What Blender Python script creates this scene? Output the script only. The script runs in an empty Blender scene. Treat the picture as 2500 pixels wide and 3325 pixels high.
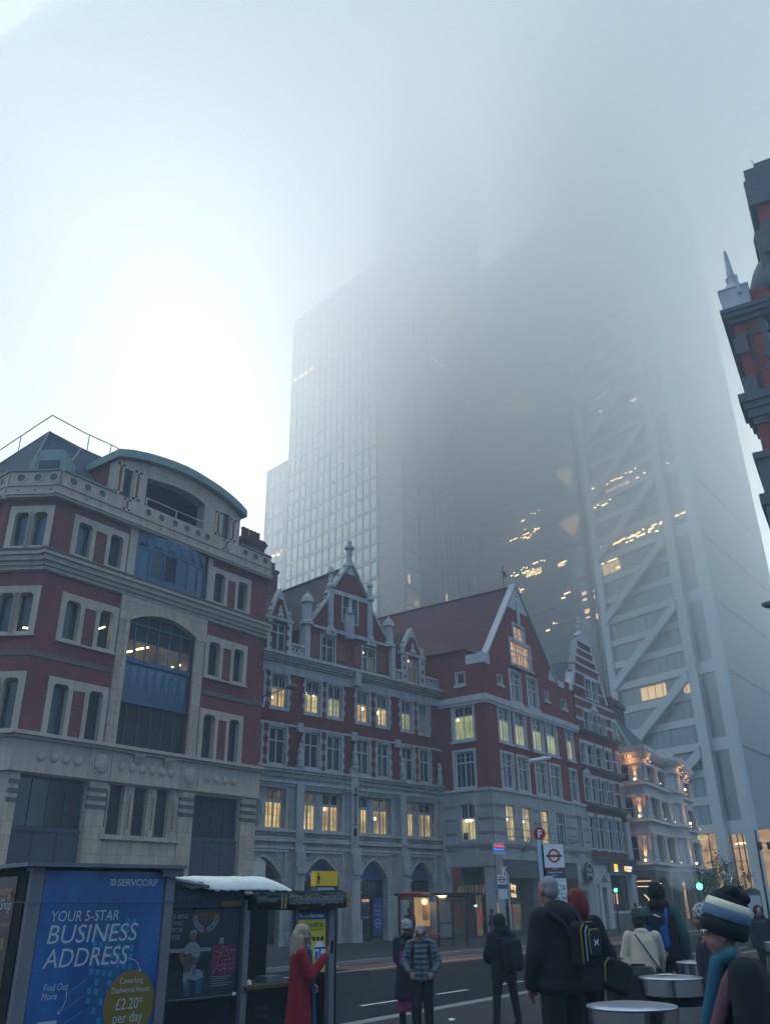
import bpy, bmesh, math, random
from math import sin, cos, tan, pi, radians as R, atan2, hypot, sqrt
from mathutils import Vector, Matrix, noise
random.seed(7)
sc = bpy.context.scene
C = sc.collection

# ------------------------------------------------------------------ camera
PITCH, ROLL, EYE = R(25.1), R(0.8), 2.15
cd = bpy.data.cameras.new('camera')
cam = bpy.data.objects.new('camera', cd); C.objects.link(cam)
cd.sensor_fit = 'VERTICAL'; cd.sensor_height = 36.0; cd.sensor_width = 27.0
cd.lens = 2700.0 / 3325.0 * 36.0
cd.clip_start = 0.1; cd.clip_end = 3000
_f = Vector((0, cos(PITCH), sin(PITCH))); _u = Vector((0, -sin(PITCH), cos(PITCH))); _e = Vector((1, 0, 0))
_r = cos(ROLL) * _e - sin(ROLL) * _u; _v = sin(ROLL) * _e + cos(ROLL) * _u
cam.matrix_world = Matrix(((_r.x, _v.x, -_f.x, 0), (_r.y, _v.y, -_f.y, 0), (_r.z, _v.z, -_f.z, EYE), (0, 0, 0, 1)))
sc.camera = cam

# ------------------------------------------------------------------ render settings
sc.render.engine = 'CYCLES'
sc.view_settings.view_transform = 'Standard'; sc.view_settings.look = 'None'
sc.view_settings.exposure = 1.06; sc.view_settings.gamma = 1.0; sc.view_settings.use_curve_mapping = False
cy = sc.cycles
cy.use_denoising = True
cy.max_bounces = 14; cy.diffuse_bounces = 3; cy.glossy_bounces = 3; cy.transmission_bounces = 4
cy.volume_bounces = 10; cy.transparent_max_bounces = 12
cy.sample_clamp_indirect = 4.0; cy.caustics_reflective = False; cy.caustics_refractive = False
cy.use_adaptive_sampling = True; cy.adaptive_threshold = 0.015

# ------------------------------------------------------------------ sky: fog-white ahead (morning side), deep dusk blue behind
W = bpy.data.worlds.new('World'); sc.world = W; W.use_nodes = True
nt = W.node_tree; nt.nodes.clear(); N = nt.nodes; LK = nt.links
SUN_EL, SUN_AZ = R(38), R(-38)
out = N.new('ShaderNodeOutputWorld'); bg = N.new('ShaderNodeBackground')
sky = N.new('ShaderNodeTexSky'); sky.sky_type = 'NISHITA'; sky.sun_disc = False
sky.sun_elevation = SUN_EL; sky.sun_rotation = SUN_AZ; sky.air_density = 1.2; sky.dust_density = 4.0; sky.ozone_density = 2.0
tc = N.new('ShaderNodeTexCoord'); sep = N.new('ShaderNodeSeparateXYZ'); LK.new(tc.outputs['Generated'], sep.inputs[0])
def wmath(op, a, b=None, clamp=False):
    n = N.new('ShaderNodeMath'); n.operation = op; n.use_clamp = clamp
    for i, v in enumerate((a, b)):
        if v is None: continue
        if isinstance(v, (int, float)): n.inputs[i].default_value = v
        else: LK.new(v, n.inputs[i])
    return n.outputs[0]
def wmix(fac, a, b):
    n = N.new('ShaderNodeMix'); n.data_type = 'RGBA'
    for s, v in ((n.inputs['Factor'], fac), (n.inputs['A'], a), (n.inputs['B'], b)):
        if isinstance(v, tuple): s.default_value = (*v, 1)
        elif isinstance(v, (int, float)): s.default_value = v
        else: LK.new(v, s)
    return n.outputs['Result']
SKY_FRONT = (11.6, 11.9, 10.7)      # overcast layer over the sun side
SKY_RIGHT = (14.0, 14.6, 13.2)
SKY_BACK = (1.35, 2.6, 4.2)      # the same layer, still dusky, on the far side
SKY_LOW = (1.6, 2.9, 4.8)
# weight of the bright side: follows the horizontal direction of the sun
az = wmath('ADD', wmath('MULTIPLY', sep.outputs['X'], sin(R(-14))), wmath('MULTIPLY', sep.outputs['Y'], cos(R(-14))))
side = N.new('ShaderNodeMapRange'); side.interpolation_type = 'SMOOTHSTEP'
LK.new(az, side.inputs['Value']); side.inputs['From Min'].default_value = -0.3; side.inputs['From Max'].default_value = 0.6
rt = N.new('ShaderNodeMapRange'); rt.interpolation_type = 'SMOOTHSTEP'
LK.new(sep.outputs['X'], rt.inputs['Value']); rt.inputs['From Min'].default_value = -0.12; rt.inputs['From Max'].default_value = 0.55
lo = N.new('ShaderNodeMapRange'); lo.interpolation_type = 'SMOOTHSTEP'
LK.new(sep.outputs['Z'], lo.inputs['Value']); lo.inputs['From Min'].default_value = 0.0; lo.inputs['From Max'].default_value = 0.52
front = wmix(rt.outputs[0], SKY_FRONT, SKY_RIGHT)
layer = wmix(side.outputs[0], SKY_BACK, front)
layer = wmix(wmath('SUBTRACT', 1.0, lo.outputs[0]), layer, SKY_LOW)
zn = N.new('ShaderNodeMapRange'); zn.interpolation_type = 'SMOOTHSTEP'
LK.new(sep.outputs['Z'], zn.inputs['Value']); zn.inputs['From Min'].default_value = 0.62; zn.inputs['From Max'].default_value = 0.95
layer = wmix(zn.outputs[0], layer, (9.0, 10.0, 10.2))      # an overcast sky is brightest overhead
mixs = wmix(0.88, sky.outputs[0], layer)
LK.new(mixs, bg.inputs['Color']); bg.inputs['Strength'].default_value = 0.10
LK.new(bg.outputs[0], out.inputs['Surface'])

sl = bpy.data.lights.new('sun', 'SUN'); sl.energy = 0.5; sl.angle = R(25); sl.color = (1.0, 0.96, 0.9)
sun = bpy.data.objects.new('sun', sl); C.objects.link(sun)
sd = Vector((cos(SUN_EL) * sin(SUN_AZ), cos(SUN_EL) * cos(SUN_AZ), sin(SUN_EL)))
sun.rotation_euler = sd.to_track_quat('Z', 'Y').to_euler(); sun.location = (0, 0, 60)

# ------------------------------------------------------------------ materials
MAT = {}
class NT:
    def __init__(s, name):
        s.m = bpy.data.materials.new(name); s.m.use_nodes = True; s.t = s.m.node_tree; s.n = s.t.nodes; s.l = s.t.links
        s.b = s.n['Principled BSDF']
    def node(s, k, **kw):
        n = s.n.new('ShaderNode' + k)
        for a, v in kw.items(): setattr(n, a, v)
        return n
    def put(s, sock, v):
        if isinstance(v, (int, float)): sock.default_value = v
        elif isinstance(v, tuple): sock.default_value = (*v, 1) if len(v) == 3 and len(sock.default_value) == 4 else v
        else: s.l.new(v, sock)
    def coord(s, kind='UV', scale=(1, 1, 1)):
        t = s.node('TexCoord'); m = s.node('Mapping'); s.l.new(t.outputs[kind], m.inputs[0]); m.inputs['Scale'].default_value = scale
        return m.outputs[0]
    def noise(s, vec, scale, detail=4, rough=.6):
        n = s.node('TexNoise'); s.l.new(vec, n.inputs['Vector']); n.inputs['Scale'].default_value = scale
        n.inputs['Detail'].default_value = detail; n.inputs['Roughness'].default_value = rough; return n.outputs['Fac']
    def ramp(s, fac, stops):
        r = s.node('ValToRGB'); s.l.new(fac, r.inputs[0]); e = r.color_ramp.elements
        while len(e) < len(stops): e.new(.5)
        for q, (p, c) in zip(e, stops): q.position = p; q.color = (*c, 1) if isinstance(c, tuple) else (c, c, c, 1)
        return r.outputs['Color']
    def mix(s, f, a, b, mode='MIX'):
        n = s.node('Mix', data_type='RGBA', blend_type=mode)
        s.put(n.inputs['Factor'], f); s.put(n.inputs['A'], a); s.put(n.inputs['B'], b); return n.outputs['Result']
    def bump(s, h, strength=.3, dist=.02):
        b = s.node('Bump'); b.inputs['Strength'].default_value = strength; b.inputs['Distance'].default_value = dist
        s.l.new(h, b.inputs['Height']); s.l.new(b.outputs[0], s.b.inputs['Normal'])
    def done(s, name): MAT[name] = s.m; return s.m
def sc3(c, k): return tuple(min(1, x * k) for x in c)

def m_plain(name, col, rough=.75, var=.18, scale=1.2, metal=0, spec=.3, bump=0, streak=0, coat=0):
    t = NT(name); v = t.coord('Object')
    c = t.mix(t.noise(v, scale), sc3(col, 1 - var), sc3(col, 1 + var))
    if streak:
        g = t.noise(t.coord('UV', (1.6, .16, 1)), 1.7, 5, .65)
        c = t.mix(streak, c, t.ramp(g, [(.38, .42), (.62, 1.0)]), 'MULTIPLY')
    t.put(t.b.inputs['Base Color'], c)
    t.b.inputs['Roughness'].default_value = rough; t.b.inputs['Metallic'].default_value = metal
    t.b.inputs['Specular IOR Level'].default_value = spec
    if bump: t.bump(t.noise(t.coord('Object'), 14, 6), bump, .02)
    return t.done(name)

def m_brick(name, col, mortar, w=.225, h=.075, streak=.35):
    t = NT(name); v = t.coord('UV')
    b = t.node('TexBrick'); t.l.new(v, b.inputs['Vector'])
    b.inputs['Color1'].default_value = (*col, 1); b.inputs['Color2'].default_value = (*sc3(col, .72), 1)
    b.inputs['Mortar'].default_value = (*mortar, 1); b.inputs['Scale'].default_value = 1
    b.inputs['Brick Width'].default_value = w; b.inputs['Row Height'].default_value = h; b.inputs['Mortar Size'].default_value = .008
    b.inputs['Mortar Smooth'].default_value = .3
    c = t.mix(.55, b.outputs['Color'], t.mix(t.noise(v, .9, 6, .7), sc3(col, .55), sc3(col, 1.4)))
    g = t.noise(t.coord('UV', (1.3, .22, 1)), 1.2, 5, .6)
    c = t.mix(streak, c, t.ramp(g, [(.35, .4), (.65, 1.0)]), 'MULTIPLY')
    t.put(t.b.inputs['Base Color'], c); t.b.inputs['Roughness'].default_value = .88; t.b.inputs['Specular IOR Level'].default_value = .2
    t.bump(b.outputs['Fac'], -.25, .01)
    return t.done(name)

def m_block(name, col, w=.9, h=.42, dark=.6, var=.16, streak=.4, joint=.012):
    t = NT(name); v = t.coord('UV')
    b = t.node('TexBrick'); t.l.new(v, b.inputs['Vector'])
    b.inputs['Color1'].default_value = (*sc3(col, 1 + var), 1); b.inputs['Color2'].default_value = (*sc3(col, 1 - var), 1)
    b.inputs['Mortar'].default_value = (*sc3(col, dark), 1); b.inputs['Scale'].default_value = 1
    b.inputs['Brick Width'].default_value = w; b.inputs['Row Height'].default_value = h; b.inputs['Mortar Size'].default_value = joint
    c = t.mix(.3, b.outputs['Color'], t.mix(t.noise(v, 2.2, 6, .7), sc3(col, .6), sc3(col, 1.3)))
    g = t.noise(t.coord('UV', (1.8, .2, 1)), 1.5, 5, .65)
    c = t.mix(streak, c, t.ramp(g, [(.36, .38), (.6, 1.0)]), 'MULTIPLY')
    t.put(t.b.inputs['Base Color'], c); t.b.inputs['Roughness'].default_value = .85; t.b.inputs['Specular IOR Level'].default_value = .25
    return t.done(name)

def m_tiles(name, col, w=.3, h=.2):
    t = NT(name); v = t.coord('UV')
    b = t.node('TexBrick'); t.l.new(v, b.inputs['Vector'])
    b.inputs['Color1'].default_value = (*sc3(col, 1.25), 1); b.inputs['Color2'].default_value = (*sc3(col, .75), 1)
    b.inputs['Mortar'].default_value = (*sc3(col, .35), 1); b.inputs['Scale'].default_value = 1
    b.inputs['Brick Width'].default_value = w; b.inputs['Row Height'].default_value = h; b.inputs['Mortar Size'].default_value = .012
    c = t.mix(.45, b.outputs['Color'], t.mix(t.noise(v, .8, 6, .7), sc3(col, .45), sc3(col, 1.5)))
    t.put(t.b.inputs['Base Color'], c); t.b.inputs['Roughness'].default_value = .8; t.b.inputs['Specular IOR Level'].default_value = .15
    return t.done(name)

def m_glass(name, col=(.02, .035, .05), rough=.07, spec=.6, metal=0.0, var=.5):
    t = NT(name)
    c = t.mix(t.noise(t.coord('UV'), .9, 2), sc3(col, 1 - var), sc3(col, 1 + var))
    t.put(t.b.inputs['Base Color'], c); t.b.inputs['Roughness'].default_value = rough
    t.b.inputs['Specular IOR Level'].default_value = spec; t.b.inputs['Metallic'].default_value = metal
    t.bump(t.noise(t.coord('UV'), .7, 1), .04, .05)
    return t.done(name)

def m_lit(name, col, strength, dark=.35, bands=7, low=.25):
    """lit room seen through a window: brighter and dimmer patches, curtain folds and a few lamps"""
    t = NT(name); uv = t.coord('UV')
    room = t.ramp(t.noise(uv, .85, 3, .55), [(.34, dark), (.6, 1.0)])
    fold = t.ramp(t.noise(t.coord('UV', (bands, .35, 1)), 1.3, 2), [(.38, low), (.56, 1.0)])
    v = t.mix(.75, room, fold, 'MULTIPLY')
    c = t.mix(1.0, v, col, 'MULTIPLY')
    t.put(t.b.inputs['Base Color'], (.03, .03, .03)); t.b.inputs['Roughness'].default_value = .15
    t.put(t.b.inputs['Emission Color'], c); t.b.inputs['Emission Strength'].default_value = strength
    return t.done(name)

def m_emit(name, col, strength):
    t = NT(name); t.put(t.b.inputs['Base Color'], sc3(col, .3)); t.put(t.b.inputs['Emission Color'], col)
    t.b.inputs['Emission Strength'].default_value = strength
    return t.done(name)

# facades
m_brick('brick_left', (.23, .058, .06), (.18, .10, .09))
m_brick('brick_station', (.20, .036, .04), (.10, .07, .07))
m_brick('brick_red', (.24, .04, .04), (.12, .07, .07), streak=.25)
m_brick('brick_dutch', (.19, .04, .045), (.08, .06, .06))
m_brick('brick_right', (.36, .07, .055), (.12, .09, .09))
m_brick('brick_old', (.13, .055, .05), (.07, .06, .06))
m_block('stone_tan', (.50, .40, .31), .95, .5)
m_plain('stone_trim', (.50, .41, .33), .85, .14, 2.2, streak=.35)
m_block('stone_grey', (.36, .36, .36), .8, .42, streak=.6)
m_plain('stone_grey_trim', (.44, .45, .45), .85, .2, 2.5, streak=.55, bump=.2)
m_block('stone_port', (.40, .40, .41), 1.1, .6, dark=.75, streak=.4)
m_plain('stone_band', (.22, .22, .24), .85, .15, 2, streak=.3)
m_plain('stone_port_trim', (.50, .51, .53), .85, .15, 2, streak=.35)
m_plain('stone_dark', (.12, .10, .095), .85, .3, 3)
m_plain('stone_soot_shade', (.10, .105, .12), .9, .3, 3)  # sooty stone, and the shade colour painted on the roundel discs
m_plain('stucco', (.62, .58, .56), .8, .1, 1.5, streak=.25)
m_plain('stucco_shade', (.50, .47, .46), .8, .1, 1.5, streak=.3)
m_plain('terracotta', (.20, .06, .05), .8, .3, 8)
m_plain('checker_light', (.55, .45, .33), .8, .15, 4)
m_plain('checker_dark', (.05, .045, .05), .8, .2, 4)
m_plain('blue_metal', (.045, .11, .19), .45, .15, 1.5, metal=.2, spec=.5)
m_plain('blue_metal_light', (.075, .16, .25), .45, .15, 1.5, metal=.2, spec=.5)
m_plain('blue_metal_dark', (.022, .045, .08), .5, .2, 1.5, spec=.4)
m_plain('spandrel_blue', (.035, .05, .085), .55, .15, 1.5, spec=.4)
m_plain('copper_green', (.20, .27, .27), .65, .25, 1.3, metal=.1)
m_plain('lead', (.16, .19, .21), .6, .2, 1.5)
m_tiles('slate', (.06, .085, .11), .5, .28)
m_tiles('tile_red', (.10, .035, .042), .25, .2)
m_tiles('tile_dark', (.045, .035, .045), .25, .2)
m_plain('iron_black', (.015, .02, .025), .5, .2, 3)
m_plain('iron_grey', (.10, .12, .14), .5, .2, 3)
m_plain('white_paint', (.55, .58, .60), .55, .08, 3)
m_glass('glass_dark')
m_glass('glass_blue', (.03, .06, .10), .06, .8, 0.25)
m_glass('glass_shop', (.015, .022, .03), .08, .5)
m_lit('lit_warm', (.95, .66, .24), .5)
m_lit('lit_yellow', (.93, .76, .30), .46, dark=.5)
m_lit('lit_green', (.62, .66, .30), .36, dark=.55, low=.5)
m_lit('lit_peach', (1.0, .55, .25), .42, dark=.5)
m_lit('lit_dim', (.42, .34, .22), .14)
m_emit('lamp_warm', (1.0, .72, .32), 3.0)
m_emit('lamp_white', (1.0, .93, .75), 5.0)
m_emit('strip_warm', (1.0, .66, .3), .8)
# towers
m_plain('tower_frame', (.055, .075, .095), .5, .12, .1, spec=.5)
m_plain('tower_core', (.045, .06, .08), .45, .12, .1, spec=.5)
m_glass('tower_glass', (.26, .34, .36), .14, .9, .5, .25)
m_plain('steel_pale', (.42, .49, .51), .5, .1, .2, spec=.4)
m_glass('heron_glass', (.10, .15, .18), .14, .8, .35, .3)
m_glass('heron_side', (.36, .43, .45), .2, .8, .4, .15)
m_plain('heron_dark', (.15, .19, .21), .6, .15, .2)
m_emit('office_light', (1.0, .68, .28), 3.0)
m_emit('office_glow', (1.0, .66, .30), .42)
# street
t = NT('asphalt'); v = t.coord('Object')
c = t.mix(t.noise(v, .35, 5, .6), (.010, .014, .019), (.022, .027, .034))
c = t.mix(t.ramp(t.noise(t.coord('Object', (.25, 1.2, 1)), .8, 5, .7), [(.55, 0.0), (.72, .5)]), c, (.02, .022, .026))
t.put(t.b.inputs['Base Color'], c); t.b.inputs['Roughness'].default_value = .8; t.b.inputs['Specular IOR Level'].default_value = .06
t.bump(t.noise(t.coord('Object'), 60, 4), .3, .01); t.done('asphalt')
t = NT('paving'); v = t.coord('UV')
b = t.node('TexBrick'); t.l.new(v, b.inputs['Vector'])
b.inputs['Color1'].default_value = (.05, .052, .056, 1); b.inputs['Color2'].default_value = (.036, .038, .042, 1); b.inputs['Mortar'].default_value = (.018, .019, .021, 1)
b.inputs['Scale'].default_value = 1; b.inputs['Brick Width'].default_value = .9; b.inputs['Row Height'].default_value = .6; b.inputs['Mortar Size'].default_value = .012
c = t.mix(.4, b.outputs['Color'], t.mix(t.noise(v, .8, 6, .7), (.022, .024, .026), (.065, .067, .07)))
t.put(t.b.inputs['Base Color'], c); t.b.inputs['Roughness'].default_value = .8; t.b.inputs['Specular IOR Level'].default_value = .08; t.bump(b.outputs['Fac'], -.3, .01); t.done('paving')
m_plain('kerb_stone', (.20, .20, .20), .75, .25, 3)
m_plain('road_white', (.55, .55, .53), .7, .3, 6)
m_plain('bus_lane_red', (.16, .065, .05), .75, .25, 2)
m_plain('steel_brushed', (.62, .63, .64), .16, .06, 5, metal=1.0)
m_plain('steel_top', (.36, .42, .50), .34, .1, 14, metal=.9)
m_plain('grey_frame', (.13, .13, .15), .55, .15, 3)
m_plain('black_panel', (.006, .010, .014), .7, .3, 3, spec=.08)
m_plain('black_gloss', (.012, .016, .02), .25, .3, 3, spec=.5)
m_plain('navy_board', (.012, .022, .05), .5, .2, 3)
m_plain('tarp_white', (.72, .73, .68), .75, .1, 5, bump=.5)
m_plain('tarp_green', (.008, .045, .055), .6, .25, 5)
m_plain('lettering_white', (.72, .74, .78), .6, .03)
m_plain('lettering_grey', (.30, .34, .38), .6, .1)
m_plain('lettering_dark', (.02, .022, .03), .6, .1)
m_plain('gold', (.33, .21, .08), .5, .15)
m_plain('tube_red', (.34, .02, .03), .45, .06)
m_plain('tube_blue', (.03, .05, .16), .45, .06)
m_plain('sign_white', (.62, .66, .66), .5, .04)
m_plain('sign_blue', (.01, .08, .24), .5, .06)
m_plain('yellow_sign', (.70, .40, .015), .45, .08)
m_plain('poster_yellow', (.60, .46, .04), .6, .06)
m_plain('poster_blue', (.012, .07, .26), .5, .05)
# people
m_plain('skin', (.26, .14, .11), .55, .1, 20)
m_plain('skin_dark', (.16, .085, .06), .55, .1, 20)
m_plain('cloth_black', (.009, .011, .014), .9, .35, 12)
m_plain('cloth_navy', (.012, .018, .035), .9, .3, 12)
m_plain('cloth_red', (.17, .005, .016), .9, .2, 14, bump=.2)
m_plain('cloth_grey', (.085, .11, .14), .75, .2, 8)
m_plain('cloth_beige', (.40, .33, .27), .9, .14, 12, bump=.2)
m_plain('cloth_teal', (.012, .075, .115), .9, .25, 12)
m_plain('cloth_pink', (.20, .03, .08), .9, .25, 12)
m_plain('cloth_purple', (.19, .02, .17), .7, .2, 8)
m_plain('cloth_blue', (.006, .085, .27), .7, .25, 8)
m_plain('cloth_green', (.02, .07, .07), .85, .2, 8)
m_plain('hivis', (.30, .62, .05), .8, .1, 8)
m_plain('hair_blond', (.26, .21, .15), .6, .3, 25)
m_plain('hair_grey', (.20, .185, .20), .8, .25, 40)
m_plain('hair_dark', (.02, .016, .014), .6, .3, 25)
m_plain('hair_red', (.10, .006, .008), .6, .3, 25)
m_plain('wool_cream', (.60, .57, .44), .95, .12, 30, bump=.4)
m_plain('wool_blue', (.09, .15, .22), .95, .2, 30, bump=.4)
m_plain('wool_black', (.010, .014, .018), .95, .3, 30, bump=.4)
m_plain('piping_yellow', (.16, .16, .015), .6, .1)
m_plain('suitcase_black', (.010, .012, .015), .5, .3, 5)

# ------------------------------------------------------------------ mesh building
ORG = {}                                   # world origin of every object made here
class Frame:
    """facade frame: u runs along the wall, n points out of it, z is up"""
    def __init__(s, o, azimuth, z0=0, out=None):
        a = R(azimuth); s.o = Vector((o[0], o[1], z0)); s.d = Vector((sin(a), cos(a), 0)); s.n = Vector((cos(a), -sin(a), 0))
        ref = Vector((*out, 0)[:3]) - s.o if out else Vector((0, 0, 0)) - s.o
        if s.n.dot(Vector((ref.x, ref.y, 0))) < 0: s.n = -s.n
    def P(s, u, z, n=0): return s.o + s.d * u + s.n * n + Vector((0, 0, z))
    def xy(s, u, n=0): p = s.P(u, 0, n); return (p.x, p.y)
WORLD = Frame((0, 0), 90, out=(0, -1, 0))   # u = x, n = -y

class MB:
    def __init__(s, F=WORLD): s.v = []; s.f = []; s.F = F; s.uvs = {}
    def poly(s, pts):
        i = len(s.v); s.v += [s.F.P(*p) for p in pts]; s.f.append(list(range(i, i + len(pts)))); return s
    def raw(s, V, Fc):
        i = len(s.v); s.v += [Vector(p) for p in V]; s.f += [[i + k for k in f] for f in Fc]; return s
    def box(s, u0, u1, z0, z1, n0, n1):
        V = [s.F.P(u, z, n) for n in (n0, n1) for z in (z0, z1) for u in (u0, u1)]
        return s.raw(V, [(0, 1, 3, 2), (4, 6, 7, 5), (0, 4, 5, 1), (2, 3, 7, 6), (0, 2, 6, 4), (1, 5, 7, 3)])
    def prism(s, outline, n0, n1):
        k = len(outline); V = [s.F.P(u, z, n0) for u, z in outline] + [s.F.P(u, z, n1) for u, z in outline]
        return s.raw(V, [list(range(k))[::-1], list(range(k, 2 * k))] + [(i, (i + 1) % k, k + (i + 1) % k, k + i) for i in range(k)])
    def plan(s, outline, z0, z1):
        """outline in (u, n), extruded in z"""
        k = len(outline); V = [s.F.P(u, z0, n) for u, n in outline] + [s.F.P(u, z1, n) for u, n in outline]
        return s.raw(V, [list(range(k))[::-1], list(range(k, 2 * k))] + [(i, (i + 1) % k, k + (i + 1) % k, k + i) for i in range(k)])
    def tube(s, p, q, r0, r1=None, seg=8, local=True):
        r1 = r0 if r1 is None else r1
        a = s.F.P(*p) if local else Vector(p); b = s.F.P(*q) if local else Vector(q)
        ax = (b - a).normalized(); x = ax.orthogonal().normalized(); y = ax.cross(x)
        V = [c + (x * cos(2 * pi * i / seg) + y * sin(2 * pi * i / seg)) * r for c, r in ((a, r0), (b, r1)) for i in range(seg)]
        return s.raw(V, [list(range(seg))[::-1], list(range(seg, 2 * seg))] + [(i, (i + 1) % seg, seg + (i + 1) % seg, seg + i) for i in range(seg)])
    def lathe(s, u, n, prof, seg=12, z=0):
        c = s.F.P(u, z, n); V = []
        for r, h in prof: V += [c + Vector((r * cos(2 * pi * i / seg), r * sin(2 * pi * i / seg), h)) for i in range(seg)]
        k = len(prof); Fc = [(j * seg + i, j * seg + (i + 1) % seg, (j + 1) * seg + (i + 1) % seg, (j + 1) * seg + i) for j in range(k - 1) for i in range(seg)]
        return s.raw(V, Fc + [list(range(seg))[::-1], list(range((k - 1) * seg, k * seg))])
    def ball(s, u, z, n, r, seg=10, sq=(1, 1, 1)):
        """r scaled by sq along (u, z, n)"""
        V = [s.F.P(u, z - r * sq[1], n)]; m = seg // 2
        for j in range(1, m):
            t = -pi / 2 + pi * j / m
            V += [s.F.P(u + r * sq[0] * cos(t) * cos(2 * pi * i / seg), z + r * sq[1] * sin(t), n + r * sq[2] * cos(t) * sin(2 * pi * i / seg)) for i in range(seg)]
        V.append(s.F.P(u, z + r * sq[1], n)); T = len(V) - 1
        Fc = [(0, 1 + (i + 1) % seg, 1 + i) for i in range(seg)]
        for j in range(m - 2): Fc += [(1 + j * seg + i, 1 + j * seg + (i + 1) % seg, 1 + (j + 1) * seg + (i + 1) % seg, 1 + (j + 1) * seg + i) for i in range(seg)]
        Fc += [(T, T - seg + i, T - seg + (i + 1) % seg) for i in range(seg)]
        return s.raw(V, Fc)
    def disc(s, u, z, n, r, t=.02, seg=20, inner=0):
        """disc or ring standing out of the wall by t"""
        if not inner: return s.prism([(u + r * cos(2 * pi * i / seg), z + r * sin(2 * pi * i / seg)) for i in range(seg)], n, n + t)
        V = [s.F.P(u + q * cos(2 * pi * i / seg), z + q * sin(2 * pi * i / seg), w) for q, w in ((r, n), (r, n + t), (inner, n + t), (inner, n)) for i in range(seg)]
        return s.raw(V, [(j * seg + i, j * seg + (i + 1) % seg, (j + 1) % 4 * seg + (i + 1) % seg, (j + 1) % 4 * seg + i) for j in range(4) for i in range(seg)])
    def wall(s, u0, u1, z0, z1, ops=(), n=0, depth=.25):
        """wall face with real recessed openings (u0, u1, z0, z1)"""
        ops = [o for o in ops if o[1] > u0 and o[0] < u1 and o[3] > z0 and o[2] < z1]
        us = sorted({u0, u1, *[min(max(x, u0), u1) for o in ops for x in o[:2]]}); zs = sorted({z0, z1, *[min(max(x, z0), z1) for o in ops for x in o[2:4]]})
        for a, b in zip(zs, zs[1:]):
            st = None
            for p, q in list(zip(us, us[1:])) + [(None, None)]:
                solid = p is not None and not any(o[0] < (p + q) / 2 < o[1] and o[2] < (a + b) / 2 < o[3] for o in ops)
                if solid and st is None: st = p; en = q
                elif solid: en = q
                elif st is not None: s.poly([(st, a, n), (en, a, n), (en, b, n), (st, b, n)]); st = None
        for o in (ops if depth else ()):
            p, q, a, b = o[:4]; d = n - depth
            for e in ([(p, a, n), (p, b, n), (p, b, d), (p, a, d)], [(q, a, n), (q, a, d), (q, b, d), (q, b, n)], [(p, b, n), (q, b, n), (q, b, d), (p, b, d)], [(p, a, n), (p, a, d), (q, a, d), (q, a, n)]): s.poly(e)
        return s
    def frame(s, u0, u1, z0, z1, w, n0, n1, wb=None, wt=None):
        wb = w if wb is None else wb; wt = w if wt is None else wt
        s.box(u0, u0 + w, z0, z1, n0, n1); s.box(u1 - w, u1, z0, z1, n0, n1)
        if wb: s.box(u0 + w, u1 - w, z0, z0 + wb, n0, n1)
        if wt: s.box(u0 + w, u1 - w, z1 - wt, z1, n0, n1)
        return s
    def text(s, body, u, z, n, h, width=None, shear=0, align='LEFT', fat=0, sx=1.0, slope=0.0):
        V, Fc = glyphs(body, fat)
        if not V: return s
        xs = [p[0] for p in V]; k = h / .72; x0 = min(xs); wd = (max(xs) - x0) * k
        kx = (width / wd if width else sx) * k
        off = {'LEFT': 0, 'CENTER': -(max(xs) - x0) * kx / 2, 'RIGHT': -(max(xs) - x0) * kx}[align]
        return s.raw([s.F.P(u + off + (p[0] - x0) * kx + p[1] * k * shear, z + p[1] * k + slope * (off + (p[0] - x0) * kx), n) for p in V], Fc)
    def parts(s, name, mat, parent, gap=.03, **kw):
        """like build(), but every separate piece (pieces closer than gap count as one) becomes a part of its own"""
        up = list(range(len(s.v)))
        def find(i):
            while up[i] != i: up[i] = up[up[i]]; i = up[i]
            return i
        for f in s.f:
            for k in f[1:]: up[find(k)] = find(f[0])
        isl = {}
        for i in range(len(s.v)): isl.setdefault(find(i), []).append(i)
        bb = {r: [[min(s.v[i][a] for i in L_) - gap / 2 for a in range(3)], [max(s.v[i][a] for i in L_) + gap / 2 for a in range(3)]] for r, L_ in isl.items()}
        ks = list(bb); cl = {k: k for k in ks}
        def fc(k):
            while cl[k] != k: k = cl[k]
            return k
        for i, a in enumerate(ks):
            for b in ks[i + 1:]:
                if all(bb[a][0][x] <= bb[b][1][x] and bb[b][0][x] <= bb[a][1][x] for x in range(3)): cl[fc(a)] = fc(b)
        groups = {}
        for f in s.f: groups.setdefault(fc(find(f[0])), []).append(f)
        out = []
        for g in groups.values():
            m = MB(s.F); ids = {}
            for f in g:
                for i in f:
                    if i not in ids: ids[i] = len(m.v); m.v.append(s.v[i])
                m.f.append([ids[i] for i in f])
            out.append(m.build(name, mat, parent, **kw))
        return out
    def build(s, name, mat, parent=None, smooth=False, bevel=0, label=None, flip=True):
        org = ORG.get(parent, Vector((0, 0, 0))) if parent is not None else Vector((0, 0, 0))
        me = bpy.data.meshes.new(name); me.from_pydata([p - org for p in s.v], [], s.f)
        if flip:
            bm = bmesh.new(); bm.from_mesh(me); bmesh.ops.recalc_face_normals(bm, faces=bm.faces); bm.to_mesh(me); bm.free()
        if len(me.polygons) < 60000:
            uv = me.uv_layers.new(name='UVMap').data
            for p in me.polygons:
                nn = p.normal
                if abs(nn.z) > .92: tx, ty = Vector((1, 0, 0)), Vector((0, 1, 0))
                else: tx = Vector((-nn.y, nn.x, 0)).normalized(); ty = nn.cross(tx); ty = ty if ty.z > 0 else -ty
                for li in p.loop_indices:
                    q = me.vertices[me.loops[li].vertex_index].co + org; uv[li].uv = (q.dot(tx), q.dot(ty))
        me.materials.append(MAT[mat] if isinstance(mat, str) else mat)
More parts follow.
